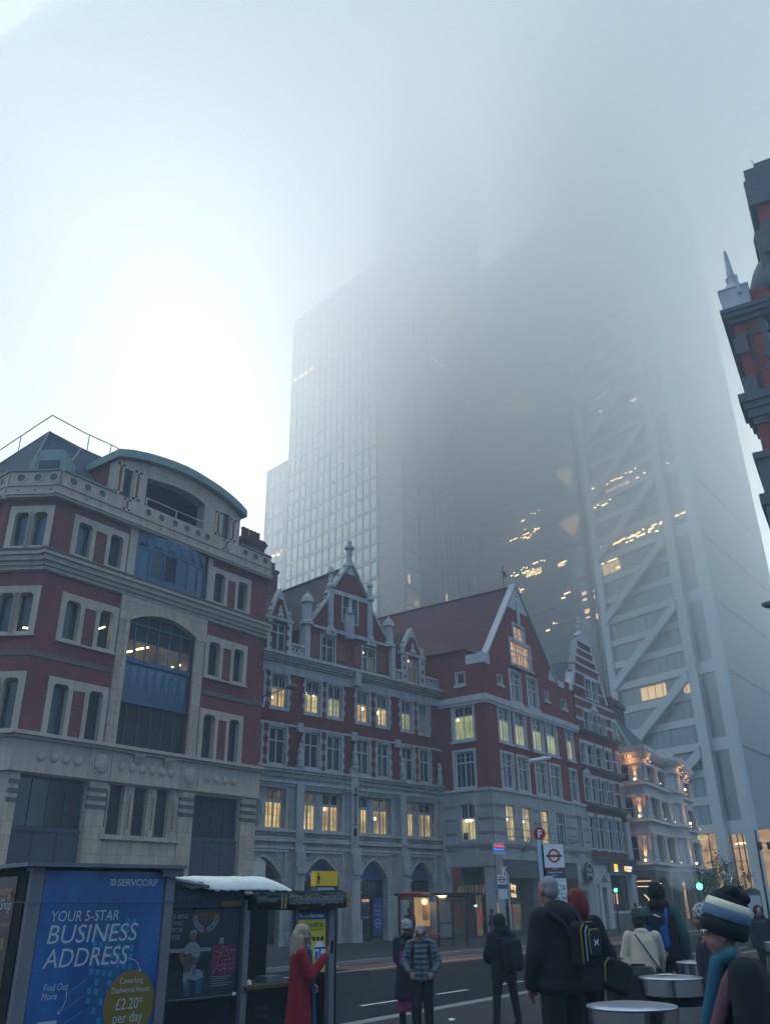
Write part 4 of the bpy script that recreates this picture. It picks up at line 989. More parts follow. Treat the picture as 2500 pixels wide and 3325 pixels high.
m = MB(RR); m.tube((6.0, 23.85, -.4), (6.0, 23.85, -BD), .1, seg=6); m.build('ridge_tiles', 'tile_red', rf)
m = MB(RR); m.tube((5.2, 22.9, -.6), (5.2, 25.3, -.6), .03).box(4.75, 5.7, 24.75, 24.8, -.62, -.58).prism([(5.2, 24.5), (5.75, 24.6), (5.75, 25.0), (5.2, 25.1)], -.61, -.59).ball(5.2, 25.3, -.6, .06); m.build('weather_vane', 'iron_black', rf)
m = MB(RR); m.box(10.0, 11.2, 18.5, 21.0, -3.6, -2.7).box(9.9, 11.3, 21.0, 21.2, -3.7, -2.6).box(9.95, 11.25, 20.6, 20.75, -3.65, -2.65); c_ = m.build('chimney_stack', 'brick_old', rf)
for u in (10.25, 10.9): MB(RR).lathe(u, -3.15, [(.2, 0), (.17, 1.2), (.24, 1.3), (.24, 1.45), (.16, 1.5), (.16, 1.9), (.2, 1.95)], 10, 21.2).build('chimney_pot', 'brick_old', c_)
# public house at street level
m = MB(RR); m.box(.92, 11.9, 0, 4.4, -3.0, -2.9).box(.92, 11.9, 4.3, 4.44, -2.9, .0).box(.92, 11.9, 3.4, 4.3, -.15, .02); m.box(5.2, 5.9, 0, 4.3, -1.2, -.2); pub = m.build('shop_recess', 'stone_soot_shade', B)
m = MB(RR); m.prism([(3.0, 1.9), (4.7, 1.9), (4.2, 3.35), (2.3, 3.35)], -.9, -.8).prism([(1.4, 2.9), (2.3, 3.35), (3.0, 1.9), (2.6, 1.8)], -.9, -.82); m.build('slanted_sign_board', 'stone_dark', pub)
m = MB(RR); m.text('Dirty', 3.05, 2.72, -.79, .42, width=.95, fat=.02).text('Dicks', 3.1, 2.3, -.79, .3, width=.85, fat=.015); m.build('sign_lettering', 'strip_warm', pub)
m = MB(RR); m.box(2.35, 5.0, 0, 2.6, -2.88, -2.84).box(6.2, 11.5, .3, 3.0, -2.88, -2.84); m.parts('bar_window', 'lit_dim', pub)
for u, z, r, mt in ((2.75, 4.1, .09, 'lamp_warm'), (3.75, 3.85, .08, 'lamp_warm'), (4.8, 3.95, .05, 'lamp_white'), (9.0, 4.0, .09, 'lamp_warm'), (11.0, 3.9, .05, 'lamp_white')): MB(RR).ball(u, z, -.5, r, 8, (1.6, .5, 1)).build('downlight', mt, pub)
m_emit('red_glow', (.8, .03, .03), .12)
for u, z in ((2.1, 1.6), (2.5, 1.2), (2.25, .8), (6.8, 1.5)): MB(RR).ball(u, z, -2.6, .17, 8, (.8, 1.2, .5)).build('red_lantern', 'red_glow', pub)
m = MB(RL); m.box(.5, 2.9, 0, 4.0, -3.0, -2.9).box(.5, 2.9, 3.0, 3.05, -.5, -.4); pas = m.build('dark_passage', 'black_panel', B)
m = MB(RL)
for i in range(9): m.box(.62 + i * .25, .76 + i * .25, 2.45, 3.0, -.5, -.46)
m.build('upper_glazing', 'lit_dim', pas)
m = MB(RL); m.poly([(1.95, .2, -2.0), (2.75, .2, -2.0), (2.75, 2.0, -2.0), (1.95, 2.0, -2.0)]); m.build('lit_doorway', 'lit_peach', pas)
MB(RL).box(1.7, 1.85, 1.78, 1.9, -.6, -.5).build('exit_lamp', m_emit('cyan_glow', (.3, .9, .9), .9), pas)
m = MB(RR); m.box(11.95, 14.7, 3.2, 4.3, .03, .09); fs = m.build('pale_fascia', 'stone_port_trim', B)
m = MB(RR); m.disc(13.2, 3.85, .3, .72, .12, 28); rs = m.build('round_sign', 'black_panel', B)
m = MB(RR); m.disc(13.2, 3.85, .425, .66, .004, 28, .62).text('POLO', 13.2, 3.95, .424, .24, width=.7, align='CENTER', fat=.015).text('BURGERS', 13.2, 3.62, .424, .22, width=.9, align='CENTER', fat=.015); m.build('lettering', 'lettering_white', rs)
m = MB(RR); m.box(12.6, 13.5, 0, 2.7, -.3, -.26).build('service_door', 'stone_dark', B)
# projecting lit sign on the corner
o = thing('lit_shop_sign', 'small square white box sign with glowing red and blue lettering on the pub corner', 'sign', RR.P(.3, 4.6, .5))
SF = Frame((6.62, 54.4), 92); SF.o.z = 4.98
m = MB(SF); m.box(-.35, .35, -.33, .33, -.06, .06); m.box(-.1, 0, -.05, .05, -.5, -.06); m.build('sign_box', 'sign_white', o)
m_emit('led_red', (1.0, .05, .08), .9); m_emit('led_blue', (.03, .22, 1.0), .9)
MB(SF).box(-.3, .3, .06, .22, .061, .066).build('red_display', m_plain('led_red_back', (.5, .02, .03), .4), o); MB(SF).text('YETHON', 0, .07, .07, .13, width=.56, align='CENTER', fat=.03).build('red_lettering', 'led_red', o)
MB(SF).box(-.3, .3, -.17, .05, .061, .066).build('blue_display', m_plain('led_blue_back', (.02, .1, .5), .4), o); MB(SF).text('Express', 0, -.1, .07, .13, width=.56, align='CENTER', fat=.03).build('blue_lettering', 'led_blue', o)
# ================================================================== striped Dutch-gabled building
DG = Frame((15.0019, 67.136), 35); W = 8.5
B = thing('striped_gable_building', 'narrow dark brick building striped with white stone bands under a stepped Dutch gable', 'building', (18, 72, 0))
r4 = [(1.55, 2.68), (3.36, 4.36), (5.2, 6.08), (7.7, 8.3)]
r3 = [(.12, 1.0), (1.3, 2.72), (3.28, 4.6), (5.18, 6.6), (7.75, 8.35)]
r2 = [(.15, 1.2), (1.62, 2.66), (3.48, 4.5), (5.24, 6.36), (7.72, 8.35)]
r1 = [(.2, 1.3), (2.0, 3.3), (3.9, 5.1), (5.7, 6.9)]
gg = [(2.6, 3.7), (3.98, 5.02)]
ALL = [(a, b, 14.58, 16.05) for a, b in r4] + [(a, b, 11.82, 13.35) for a, b in r3] + [(a, b, 9.0, 10.72) for a, b in r2] + [(a, b, 5.55, 7.85) for a, b in r1]
m = MB(DG); m.wall(0, W, 5.0, 17.3, ALL, 0, 0)
cx = 3.3
half = [(17.3, 3.95), (17.8, 3.75), (18.3, 3.35), (18.9, 3.05), (19.2, 2.95), (19.2, 2.6), (20.0, 2.6), (20.0, 2.2), (20.7, 2.2), (20.7, 1.8), (21.4, 1.8), (21.4, 1.4), (22.0, 1.4)]
zz = [17.3, 17.8, 18.3, 18.9, 19.2, 20.0, 20.7, 21.4, 22.0]
def hw(z, side):
    c = [h for q, h in half if abs(q - z) < 1e-6]
    return (c[-1] if side > 0 else c[0]) if c else None
for a, b in zip(zz, zz[1:]):
    p, q = hw(a, 1), hw(b, -1)
    if b <= 18.95: 
        m.poly([(cx - p, a, 0), (gg[0][0], a, 0), (gg[0][0], b, 0), (cx - q, b, 0)]); m.poly([(gg[1][1], a, 0), (cx + p, a, 0), (cx + q, b, 0), (gg[1][1], b, 0)]); m.poly([(gg[0][1], a, 0), (gg[1][0], a, 0), (gg[1][0], b, 0), (gg[0][1], b, 0)])
    else: m.box(cx - p, cx + q, a, b, -.4, 0)
m.poly([(W, 0, 0), (W, 0, -12), (W, 17.3, -12), (W, 17.3, 0)]); m.poly([(7.2, 17.3, 0), (W, 17.3, 0), (W, 17.3, -12), (7.2, 17.3, -12)])
m.poly([(2.6, 17.3, -.25), (5.02, 17.3, -.25), (5.02, 18.95, -.25), (2.6, 18.95, -.25)])
m.build('brick_wall', 'brick_dutch', B)
m = MB(DG)
for z in (15.2, 16.15, 16.95, 17.95):
    h = 3.6 if z > 17.3 else 9; us = [max(0, cx - h)] + [x for a, b in (r4 if z < 16.5 else gg if z > 17.3 else []) for x in (a - .15, b + .15)] + [min(W, cx + h)]
    for a, b in zip(us[::2], us[1::2]):
        if b > a: m.box(a, b, z, z + .17, 0, .03)
for z, h in ((19.2, 2.98), (20.0, 2.62), (20.7, 2.24), (21.4, 1.85)):
    m.box(cx - h - .06, cx + h + .06, z - .1, z + .08, -.45, .06)
    for s_ in (-1, 1): m.box(cx + s_ * (h - .36) - .16, cx + s_ * (h - .36) + .16, z + .08, z + .55, -.42, .04)
for s_ in (-1, 1):
    pr = [(17.35, 3.98), (17.8, 3.8), (18.3, 3.4), (18.9, 3.1), (19.15, 3.02)]
    for (a, p), (b, q) in zip(pr, pr[1:]): m.prism([(cx + s_ * p, a), (cx + s_ * q, b), (cx + s_ * (q - .42), b), (cx + s_ * (p - .42), a)], -.6, .06)
m.box(cx - 1.45, cx + 1.45, 22.0, 22.18, -.5, .1); m.box(cx - 1.0, cx + 1.0, 22.18, 22.6, -.45, .05); m.prism([(cx - 1.15, 22.6), (cx + 1.15, 22.6), (cx, 23.15)], -.45, .08)
m.lathe(cx, -.2, [(.32, 0), (.22, .15), (.2, .3), (.26, .5), (.2, .75), (.24, .95), (.12, 1.1), (.15, 1.3), (.02, 1.5)], 8, 23.0); m.tube((cx, 24.3, -.2), (cx, 25.2, -.2), .02)
for rows_, z0, z1 in ((r4, 14.58, 16.05), (r3, 11.82, 13.35), (r2, 9.0, 10.72), (r1, 5.55, 7.85)):
    for a, b in rows_: m.frame(a - .13, b + .13, z0 - .08, z1 + .28, .13, -.22, .07, wb=.08, wt=.28)
for a, b in gg: m.frame(a - .13, b + .13, 17.22, 19.1, .13, -.2, .08, wb=.1, wt=.16)
for u, z in ((3.86, 16.33), (.65, 11.0)): m.prism([(u - .8, z), (u + .8, z), (u, z + .55)], 0, .16)
for rows_, z in ((r4, 15.3), (r3, 12.55), (r2, 9.95), (r1, 6.9), (r2, 10.85), (r1, 5.4)):
    us = [0] + [x for a, b in rows_ for x in (a - .13, b + .13)] + [W]
    for a, b in zip(us[::2], us[1::2]):
        if b - a > .05: m.box(a, b, z, z + .15, 0, .05)
m.box(7.7, 8.45, 8.15, 8.5, .2, .4); m.box(7.5, 7.95, 4.9, 7.8, 0, .2); m.box(8.1, 8.5, 5.0, 7.9, 0, .16)
m.build('stone_stripes', 'stone_port_trim', B)
m = MB(DG); 
for zs in ((14.2, 14.34, .2), (14.342, 14.46, .34), (11.42, 11.54, .2), (11.542, 11.66, .3), (8.48, 8.6, .3), (8.602, 8.74, .42), (4.86, 4.98, .45)): cornice(m, 0, W + .1, [zs])
m.box(0, W + .05, 4.6, 4.86, 0, .3); m.build('moulded_cornices', 'stone_soot_shade', B)
for rows_, z0, z1, q in ((r4, 14.58, 16.05, .45), (r3, 11.82, 13.35, .5), (r2, 9.0, 10.72, .35), (r1, 5.55, 7.85, .35)):
    for a, b in rows_: window(B, DG, a, b, z0, z1, -.2, 'glass_dark', 2 if rows_ is r1 else 1, (q,), .06, 'white_paint', .07, None, .08)
for a, b in gg: window(B, DG, a, b, 17.3, 18.95, -.24, 'glass_dark', 1, (.5,), .06, 'white_paint', .07, None, .08)
m = MB(DG); m.raw([DG.P(cx, 20.8, -.4), DG.P(cx, 20.8, -12), DG.P(-1.5, 16.5, -12), DG.P(-1.5, 16.5, -.4), DG.P(7.6, 16.9, -.4), DG.P(7.6, 16.9, -12)], [(0, 1, 2, 3), (0, 4, 5, 1)]); m.build('slate_roof', 'slate', B)
# shopfront
m = MB(DG); m.wall(0, W, 0, 4.6, [(1.0, 1.9, 0, 2.9), (3.2, 7.3, 1.25, 3.8)], 0, .35); m.box(2.3, 2.75, 0, 3.9, 0, .18); m.box(7.4, 8.4, 1.15, 3.7, 0, .12); m.box(7.35, 8.5, 3.6, 3.85, 0, .2); m.box(3.0, 8.5, 1.1, 1.24, 0, .16)
m.box(.55, 1.0, 0, 2.9, 0, .16); m.box(1.9, 2.3, 0, 2.9, 0, .16); m.box(.5, 2.35, 2.9, 3.15, 0, .22); m.prism([(.4, 3.15), (2.45, 3.15), (1.42, 4.05)], 0, .25); m.build('shopfront', 'stone_port_trim', B)
MB(DG).prism([(.75, 3.22), (2.1, 3.22), (1.42, 3.8)], .25, .27).box(3.0, 8.5, 0, 1.1, 0, .1).build('dark_insets', 'stone_soot_shade', B)
MB(DG).box(1.0, 1.9, 0, 2.9, -.34, -.3).build('door', 'stone_dark', B)
window(B, DG, 3.2, 7.3, 1.25, 3.8, -.33, 'glass_shop', 1, (.22,), .07, 'black_panel', .08)
m = MB(DG); m.box(2.85, 8.2, 3.95, 4.58, 0, .22); fa = m.build('fascia_board', 'stone_dark', B)
m_emit('sign_amber', (1.0, .5, .02), .8); m_emit('sign_glow', (1.0, .95, .8), .7)
m = MB(DG)
for i in range(2):
    for j in range(2): m.box(3.75 + i * .34, 4.05 + i * .34, 4.18 + j * .2, 4.36 + j * .2, .22, .26)
m.box(5.9, 6.15, 4.1, 4.45, .22, .26); m.build('amber_emblem', 'sign_amber', fa)
m = MB(DG); m.box(3.75, 4.4, 4.03, 4.14, .22, .26); m.text('WESTERN', 6.22, 4.27, .245, .17, width=1.3, fat=.05).text('UNION', 6.22, 4.07, .245, .15, width=1.1, fat=.05); m.build('sign_lettering', 'sign_glow', fa)
o = thing('lit_window_sign', 'tall narrow glowing sign board hanging in the shop window under the amber emblem', 'sign', DG.P(4.3, 1.9, -.1))
m_lit('lit_sign', (1.0, .62, .4), .7, dark=.3, bands=2, low=.5)
MB(DG).box(4.12, 4.62, 1.75, 3.0, -.2, -.12).build('sign_board', 'lit_sign', o)
MB(DG).box(4.1, 4.64, 3.0, 3.06, -.21, -.11).build('red_cap', m_emit('sign_red', (1, .1, .05), .8), o)
m = MB(DG); m.tube((8.45, 0, .1), (8.45, 4.6, .1), .06); m.build('drain_pipe', 'iron_black', B)

# ================================================================== pale stucco building with uplit columns
TL = Frame((20.177, 74.699), 125); TR = Frame((21.578, 73.718), 30); TE = 18.9
B = thing('stucco_building', 'pale stucco commercial building with columns lit from below by small amber lamps', 'building', (26, 82, 0))
FL = [(4.85, 6.9), (8.25, 9.9), (11.22, 12.5)]
cols = [.35, 4.0, 7.5, 14.3, 18.3]; bays = [(.8, 3.6), (4.4, 7.1), (14.7, 17.9)]
ops = [(a, b, z0, z1) for z0, z1 in FL for a, b in bays] + [(12.6, 13.9, z0, z1) for z0, z1 in FL]
m = MB(TR); m.wall(-.05, TE, 4.2, 14.0, ops, 0, .6)
m.F = TL; lops = [(-1.2, .5, z0, z1) for z0, z1 in FL]; m.wall(-3, 1.67, 4.2, 14.0, lops, 0, .4)
m.F = TR; m.poly([(TE, 0, 0), (TE, 0, -10), (TE, 14, -10), (TE, 14, 0)])
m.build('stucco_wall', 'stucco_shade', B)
m = MB(TR)
nb = 8; bow = [(7.8 + 4.6 * i / nb, .9 * (1 - (2 * i / nb - 1) ** 2) ** .5) for i in range(nb + 1)]
m.plan([(7.8, -.1)] + bow + [(12.4, -.1)], 4.2, 14.0)
m.build('bowed_bay', 'stucco', B)
m = MB(TR)
def bowband(z0, z1, e):
    for (a, na), (b, nb_) in zip(bow, bow[1:]):
        m.raw([TR.P(10.1 + (a - 10.1) * (1 + e / 2.3), z, na + (e if 0 < na else .0)) for z in (z0, z1)] + [TR.P(10.1 + (b - 10.1) * (1 + e / 2.3), z, nb_ + (e if 0 < nb_ else .0)) for z in (z0, z1)] + [TR.P(10.1, z, .2) for z in (z0, z1)], [(0, 2, 3, 1), (0, 4, 2), (1, 3, 5)])
for z0, z1, e in ((4.6, 4.75, .35), (4.752, 4.82, .2), (7.0, 7.15, .18), (7.95, 8.1, .3), (8.1, 8.2, .16), (9.98, 10.12, .18), (10.9, 11.05, .3), (11.05, 11.16, .16), (12.6, 12.75, .2), (13.3, 13.5, .4), (13.5, 13.7, .55), (13.7, 14.03, .62)):
    m.box(-e if e else 0, TE + e * .5, z0, z1, -.05, e); m.F = TL; m.box(-2, 1.66, z0, z1, -.05, e); m.F = TR; bowband(z0, z1, e)
for i in range(58): u = -.3 + i * .33; m.box(u, u + .16, 13.1, 13.3, 0, .28)
m.F = TL
for i in range(6): m.box(.1 + i * .28, .25 + i * .28, 13.1, 13.3, 0, .28)
m.F = TR; m.plan([(8.2, -.6)] + [(8.2 + 3.8 * i / 8, -.2 + .8 * (1 - (2 * i / 8 - 1) ** 2) ** .5) for i in range(9)] + [(12, -.6)], 14.04, 14.6)
m.build('stucco_mouldings', 'stucco', B)
for fi, (z0, z1) in enumerate(FL):
    for u in cols:
        m = MB(TR); zt = z1 + .05
        m.lathe(u, .12, [(.3, 0), (.3, .1), (.24, .16), (.22, .2), (.2, zt - z0 - .35), (.24, zt - z0 - .3), (.32, zt - z0 - .1), (.32, zt - z0)], 12, z0 - .02); m.build('column', 'stucco', B, smooth=False)
    m = MB(TL); m.lathe(1.15, .1, [(.3, 0), (.3, .1), (.24, .16), (.22, .2), (.2, z1 - z0 - .3), (.24, z1 - z0 - .25), (.32, z1 - z0 - .05), (.32, z1 - z0 + .03)], 12, z0 - .02); m.build('column', 'stucco', B)
    for a in (9.2, 11.0):
        i_ = 2 if a < 10 else 6; u, q = bow[i_]; m = MB(TR); m.lathe(u, q + .05, [(.2, 0), (.16, .1), (.15, z1 - z0 - .3), (.24, z1 - z0 - .1), (.24, z1 - z0)], 10, z0); m.build('column', 'stucco', B)
for o_ in ops: window(B, TR, *o_, -.55, 'glass_dark', 2, (.45,), .06, 'stucco_shade', .08, None, .1)
for o_ in lops: window(B, TL, *o_, -.38, 'glass_dark', 1, (.5,), .06, 'white_paint', .08, None, .1)
m = MB(TR); m.wall(-.05, TE, 0, 4.2, [(.5, 3.4, 0, 3.7), (3.9, 7.2, 0, 3.6), (8.2, 12.2, 0, 3.6), (13.0, 15.5, 0, 3.6), (16.0, 18.4, 0, 3.6)], 0, .5); m.F = TL; m.wall(-3, 1.67, 0, 4.2, [(-2.2, 1.2, 0, 3.7)], 0, .5)
m.build('ground_storey', 'stone_dark', B)
m = MB(TR)
for u in (3.65, 7.7, 12.6, 15.75, 18.6): m.box(u - .28, u + .28, 0, 4.0, 0, .2); m.box(u - .34, u + .34, 3.7, 4.1, 0, .32)
m.parts('shop_pilaster', 'stone_soot_shade', B)
m_lit('lit_shop', (1.0, .66, .3), .28, dark=.15, bands=2, low=.15)
f = None
for a, b in ((.5, 3.4), (3.9, 7.2), (8.2, 12.2), (13.0, 15.5), (16.0, 18.4)):
    f = window(B, TR, a, b, .3, 3.6, -.48, 'lit_shop' if a in (8.2, 13.0) else 'glass_shop', 3, (.22,), .07, 'black_panel', .09)
    MB(TR).box(a + .2, b - .3, 3.2, 3.26, -.44, -.42).build('strip_light', 'strip_warm', f)
f = window(B, TL, -2.2, 1.2, 0, 3.7, -.48, 'glass_shop', 2, (.16, .3), .07, 'black_panel', .09)
m = MB(TL); m.box(-1.9, 1.15, 3.38, 3.43, -.42, -.4).box(-1.9, 1.15, 2.98, 3.03, -.42, -.4); m.tube((.35, 2.4, -.4), (.65, 2.1, -.4), .035).tube((.65, 2.1, -.4), (.85, 1.1, -.4), .035); m.build('strip_light', 'strip_warm', f)
m_lit('lit_menu', (.95, .75, .55), .75, dark=.4, bands=1, low=.6)
m = MB(TL); m.box(-.95, -.2, 1.75, 2.3, -.42, -.4).box(-.9, -.1, .75, 1.55, -.42, -.4); m.build('lit_posters', 'lit_menu', f)
# small lamps at the feet of the columns; each is a fitting with its own light
for F_, u, q, fi, pw in ((TL, 1.15, .55, 0, 20), (TL, 1.15, .55, 1, 24), (TL, 1.15, .5, 2, 13), (TR, 10.1, 1.28, 0, 18), (TR, 10.1, 1.28, 1, 18), (TR, 10.1, 1.28, 2, 9), (TR, 4.0, .5, 0, 4), (TR, 4.0, .5, 1, 4), (TR, 4.0, .5, 2, 4), (TR, 7.5, .5, 0, 4), (TR, 7.5, .5, 1, 4), (TR, 14.3, .5, 0, 4), (TR, 14.3, .5, 1, 4), (TR, 14.3, .5, 2, 4), (TR, 18.3, .5, 1, 4)):
    z = FL[fi][0] - .0
    m = MB(F_); m.ball(u, z + .08, q, .1 if pw > 8 else .035, 8); m.build('uplighter', 'lamp_warm', B)
    l = bpy.data.lights.new('uplighter_light', 'SPOT'); l.energy = pw * 2.2; l.color = (1.0, .42, .10); l.spot_size = R(75); l.spot_blend = .9; l.shadow_soft_size = .06
    lo_ = bpy.data.objects.new('uplighter_light', l); C.objects.link(lo_); lo_.location = F_.P(u, z + .2, q); tgt = (F_.P(u, z + 2, q - .42) - F_.P(u, z + .2, q)); lo_.rotation_euler = (-tgt).to_track_quat('Z', 'Y').to_euler(); lo_.parent = B; lo_.location -= ORG[B]
for F_, u, q in ((TL, .9, .45), (TR, 1.5, .42), (TR, 10.1, 1.3), (TR, 16.5, .42)):     # lamps tucked under the top cornice
    MB(F_).ball(u, 12.86, q, .03, 8).build('uplighter', 'lamp_warm', B)
    l = bpy.data.lights.new('uplighter_light', 'POINT'); l.energy = 9; l.color = (1.0, .42, .12); l.shadow_soft_size = .08
    lo_ = bpy.data.objects.new('uplighter_light', l); C.objects.link(lo_); lo_.location = F_.P(u, 12.98, q + .05) - ORG[B]; lo_.parent = B
# ribbed lead roof and chimney
m = MB(TR)
apex = [TR.P(3.0, 18.2, -8), TR.P(9.5, 17.4, -8)]
ca = TL.P(-3.0, 14.1, -1); cb = TR.P(.3, 14.1, -.8); cc = TR.P(15, 14.1, -.8); top0 = TL.P(-3.0, 18.6, -7); top1 = TR.P(6.0, 17.6, -7.5); top2 = TR.P(15, 16.5, -7.5)
m.raw([ca, cb, top0], [(0, 1, 2)]); m.raw([cb, cc, top2, top1, top0], [(0, 1, 2, 3, 4)])
rf = m.build('lead_roof', 'slate', B)
m = MB()
for i in range(11): t_ = i / 10; m.tube(cb.lerp(cc, t_ * .62), top0.lerp(top1, t_), .07, local=False, seg=5)
for i in range(1, 5): t_ = i / 5; m.tube(ca.lerp(cb, t_), top0, .06, local=False, seg=5)
m.build('roof_ribs', 'copper_green', rf)
m = MB(TR); m.box(9.0, 12.2, 14, 19.6, -5.2, -4.0).box(8.8, 12.4, 19.6, 20.0, -5.4, -3.8)
for i in range(4): m.box(9.0 + i * .9, 9.5 + i * .9, 20.0, 20.5, -5.0, -4.2)
ch = m.build('chimney_stack', 'brick_old', B); MB(TR).tube((10.2, 20.4, -4.6), (10.0, 25.5, -4.6), .05, .02).build('aerial', 'iron_black', ch)

# ================================================================== office towers in the fog
def face_windows(par, F, us, zs, w, h, n, mat, keep):
    """single windows for the `keep` largest in the photograph (the lowest rows), the rest as one part"""
    cells = [(z, u) for z in zs for u in us]
    for z, u in cells[:keep]: MB(F).box(u, u + w, z, z + h, n, n + .08).build('window', mat, par)
    if cells[keep:]:
        m = MB(F)
        for z, u in cells[keep:]: m.box(u, u + w, z, z + h, n, n + .08)
        m.build('window', mat, par)['kind'] = 'stuff'
GL = Frame((3.002, 129.965), -44); GR = Frame((3.002, 129.965), 40)
B = thing('glass_tower', 'tall dark glass office tower with a grid of narrow windows vanishing upward into fog', 'tower', (0, 145, 0))
m = MB()
def tower_block(p0, z0, z1): m.raw([Vector((*q, z)) for z in (z0, z1) for q in p0], [(0, 1, 2, 3), (4, 5, 6, 7), (0, 1, 5, 4), (1, 2, 6, 5), (2, 3, 7, 6), (3, 0, 4, 7)])
g = lambda F, u, n=0: F.xy(u, n)
tower_block([GL.xy(0), GL.xy(5.2), (GL.P(5.2, 0, 0) + GR.d * 32.3)[:2], GR.xy(32.3)], 0, 172)
m.build('tower_shaft', 'tower_core', B)
m = MB(); tower_block([GL.xy(5.2), GL.xy(33), (GL.P(33, 0, 0) + GR.d * 30)[:2], (GL.P(5.2, 0, 0) + GR.d * 30)[:2]], 0, 122.5); m.build('lower_slab', 'tower_core', B)
zs = [40 + 3.3 * i for i in range(25)]
face_windows(B, GL, [6.6 + 1.9 * i for i in range(14)], zs, 1.15, 2.35, 0, 'tower_glass', 98)
m = MB(GL)
for z in zs: m.box(5.6, 33, z - .75, z - .25, 0, .22)
for i in range(15): m.box(6.1 + 1.9 * i, 6.35 + 1.9 * i, 36, 122, .0, .3)
m.build('facade_grid', 'tower_frame', B)
face_windows(B, GR, [.35, 2.35], zs + [122.5 + 3.3 * i for i in range(12)], 1.75, 2.85, 0, 'tower_glass', 60)
m = MB(GR)
for z in zs: m.box(0, 4.6, z - .32, z - .1, 0, .2)
m.box(4.4, 4.8, 36, 165, 0, .5); m.build('corner_frame', 'tower_frame', B)
face_windows(B, GR, [9.9 + 1.55 * i for i in range(14)], zs, .55, 2.3, 0, 'tower_glass', 98)
m = MB(GR)
for z in zs: m.box(9.4, 32, z - .7, z - .2, 0, .18)
for i in range(15): m.box(9.2 + 1.55 * i, 9.5 + 1.55 * i, 36, 165, 0, .35)
m.build('facade_grid', 'tower_frame', B)
m = MB(GL)
for u in (25.9, 27.8, 29.7, 31.6): m.tube((u - .45, 105.8 + (31.6 - u) * .0, .4), (u + .55, 105.8, .4), .2)
m.F = GR
for u, z in ((9.5, 106.4), (9.6, 100.2), (11.2, 100.2), (12.8, 100.2), (25.8, 102.2), (27.4, 102.2)): m.tube((u, z, .4), (u + .5, z, .4), .16)
m.build('office_lights', 'office_light', B)
m = MB(GL)
for u in (33.6, 35.2): m.box(u, u + .6, 66.0, 66.3, .3, .5)
m.F = GR
for u, z in ((1.0, 50.2), (11.5, 49.5), (14.6, 49.5), (17.7, 49.5), (26.3, 55.0)): m.box(u, u + .45, z, z + 1.6, .1, .14)
m.build('dim_office_windows', 'office_glow', B)
# paler lower block further back
B = thing('pale_office_block', 'faint pale lower office block behind the gridded glass tower, deep in the fog', 'building', (-50, 190, 0))
PF = Frame((-33.5, 168), -44)
m = MB(); tower_block([PF.xy(-26), PF.xy(-11.6), (PF.P(-11.6, 0, 0) + GR.d * 12)[:2], (PF.P(-26, 0, 0) + GR.d * 12)[:2]], 0, 87); m.build('block_shaft', 'tower_frame', B)
face_windows(B, PF, [-20.2 + 1.9 * i for i in range(4)], [50 + 3.6 * i for i in range(10)], 1.1, 2.4, 0, 'tower_glass', 80)
MB(PF).box(-15.9, -15.1, 65.9, 66.2, .1, .2).box(-17.6, -16.8, 65.7, 66.0, .1, .2).build('office_lights', 'office_light', B)
# braced tower
HF = Frame((38.803, 105.064), -36); HB = HF.xy(-3.9); HR = Frame(HB, 38); MOD = 9.45; Z0 = 9.6; NM = 13; HT = Z0 + MOD * NM
B = thing('braced_tower', 'tall office tower with pale diagonal steel bracing and glass side rising into fog', 'tower', (40, 118, 0))
m = MB(); tower_block([HF.xy(-3.9, -.3), HF.xy(12.6, -.3), (HF.P(12.6, 0, -.3) + HR.d * 38)[:2], (HF.P(-3.9, 0, -.3) + HR.d * 38)[:2]], 9.2, HT); m.build('tower_core', 'heron_dark', B)
m = MB(HF); m.box(-1.3, .1, 0, HT, -.2, .8); m.box(-4.9, -3.6, 0, HT, -.2, .6); m.box(11.8, 12.9, 0, HT, -.2, .4)
for k in range(NM + 1):
    z = Z0 + k * MOD; m.box(.1, 11.8, z - .55, z + .35, -.1, .5); m.box(-3.6, -1.3, z - .9, z + .6, -.1, .2)
    if k < NM:
        a, b = (.1, z + MOD - .6), (11.8, z + .3)
        m.prism([(a[0], a[1] - .9), (a[0], a[1] + .5), (b[0], b[1] + .5), (b[0], b[1] - .9)], .52, 1.0)
        for j in (1, 2): zz_ = z + MOD * j / 3; m.box(.1, 11.8, zz_ - .55, zz_ + .35, -.15, .18)
m.build('steel_bracing', 'steel_pale', B)
for k in range(NM):
    for j in range(3):
        z = Z0 + k * MOD + MOD * j / 3; m = MB(HF); m.box(.15, 11.75, z + .36, z + MOD / 3 - .56, -.28, -.1)
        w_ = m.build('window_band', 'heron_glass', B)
        m = MB(HF)
        for i in range(1, 10): m.box(i * 1.18 - .04, i * 1.18 + .04, z + .36, z + MOD / 3 - .56, -.1, -.02)
        m.build('mullions', 'steel_pale', w_)
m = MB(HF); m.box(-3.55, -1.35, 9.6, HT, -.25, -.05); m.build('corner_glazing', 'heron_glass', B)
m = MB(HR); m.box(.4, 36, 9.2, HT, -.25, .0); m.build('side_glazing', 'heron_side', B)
m = MB(HR)
for k in range(NM + 1): z = Z0 + k * MOD; m.box(.3, 36, z - .2, z + .12, 0, .25)
for k in range(NM * 3): z = Z0 + k * MOD / 3; m.box(.3, 36, z - .03, z + .03, 0, .05)
for i in range(24): m.box(.4 + 1.5 * i, .45 + 1.5 * i, 9.2, HT, 0, .06)
m.box(.25, 1.2, 0, HT, 0, .4); m.build('side_frame', 'heron_dark', B)
m = MB(HF)                                  # lit ceilings: rows of short lamps under each slab
rng = random.Random(11)
def lamp(u, z, n=.02, w=.7): m.tube((u, z, n), (u + w, z, n), .085, seg=6)
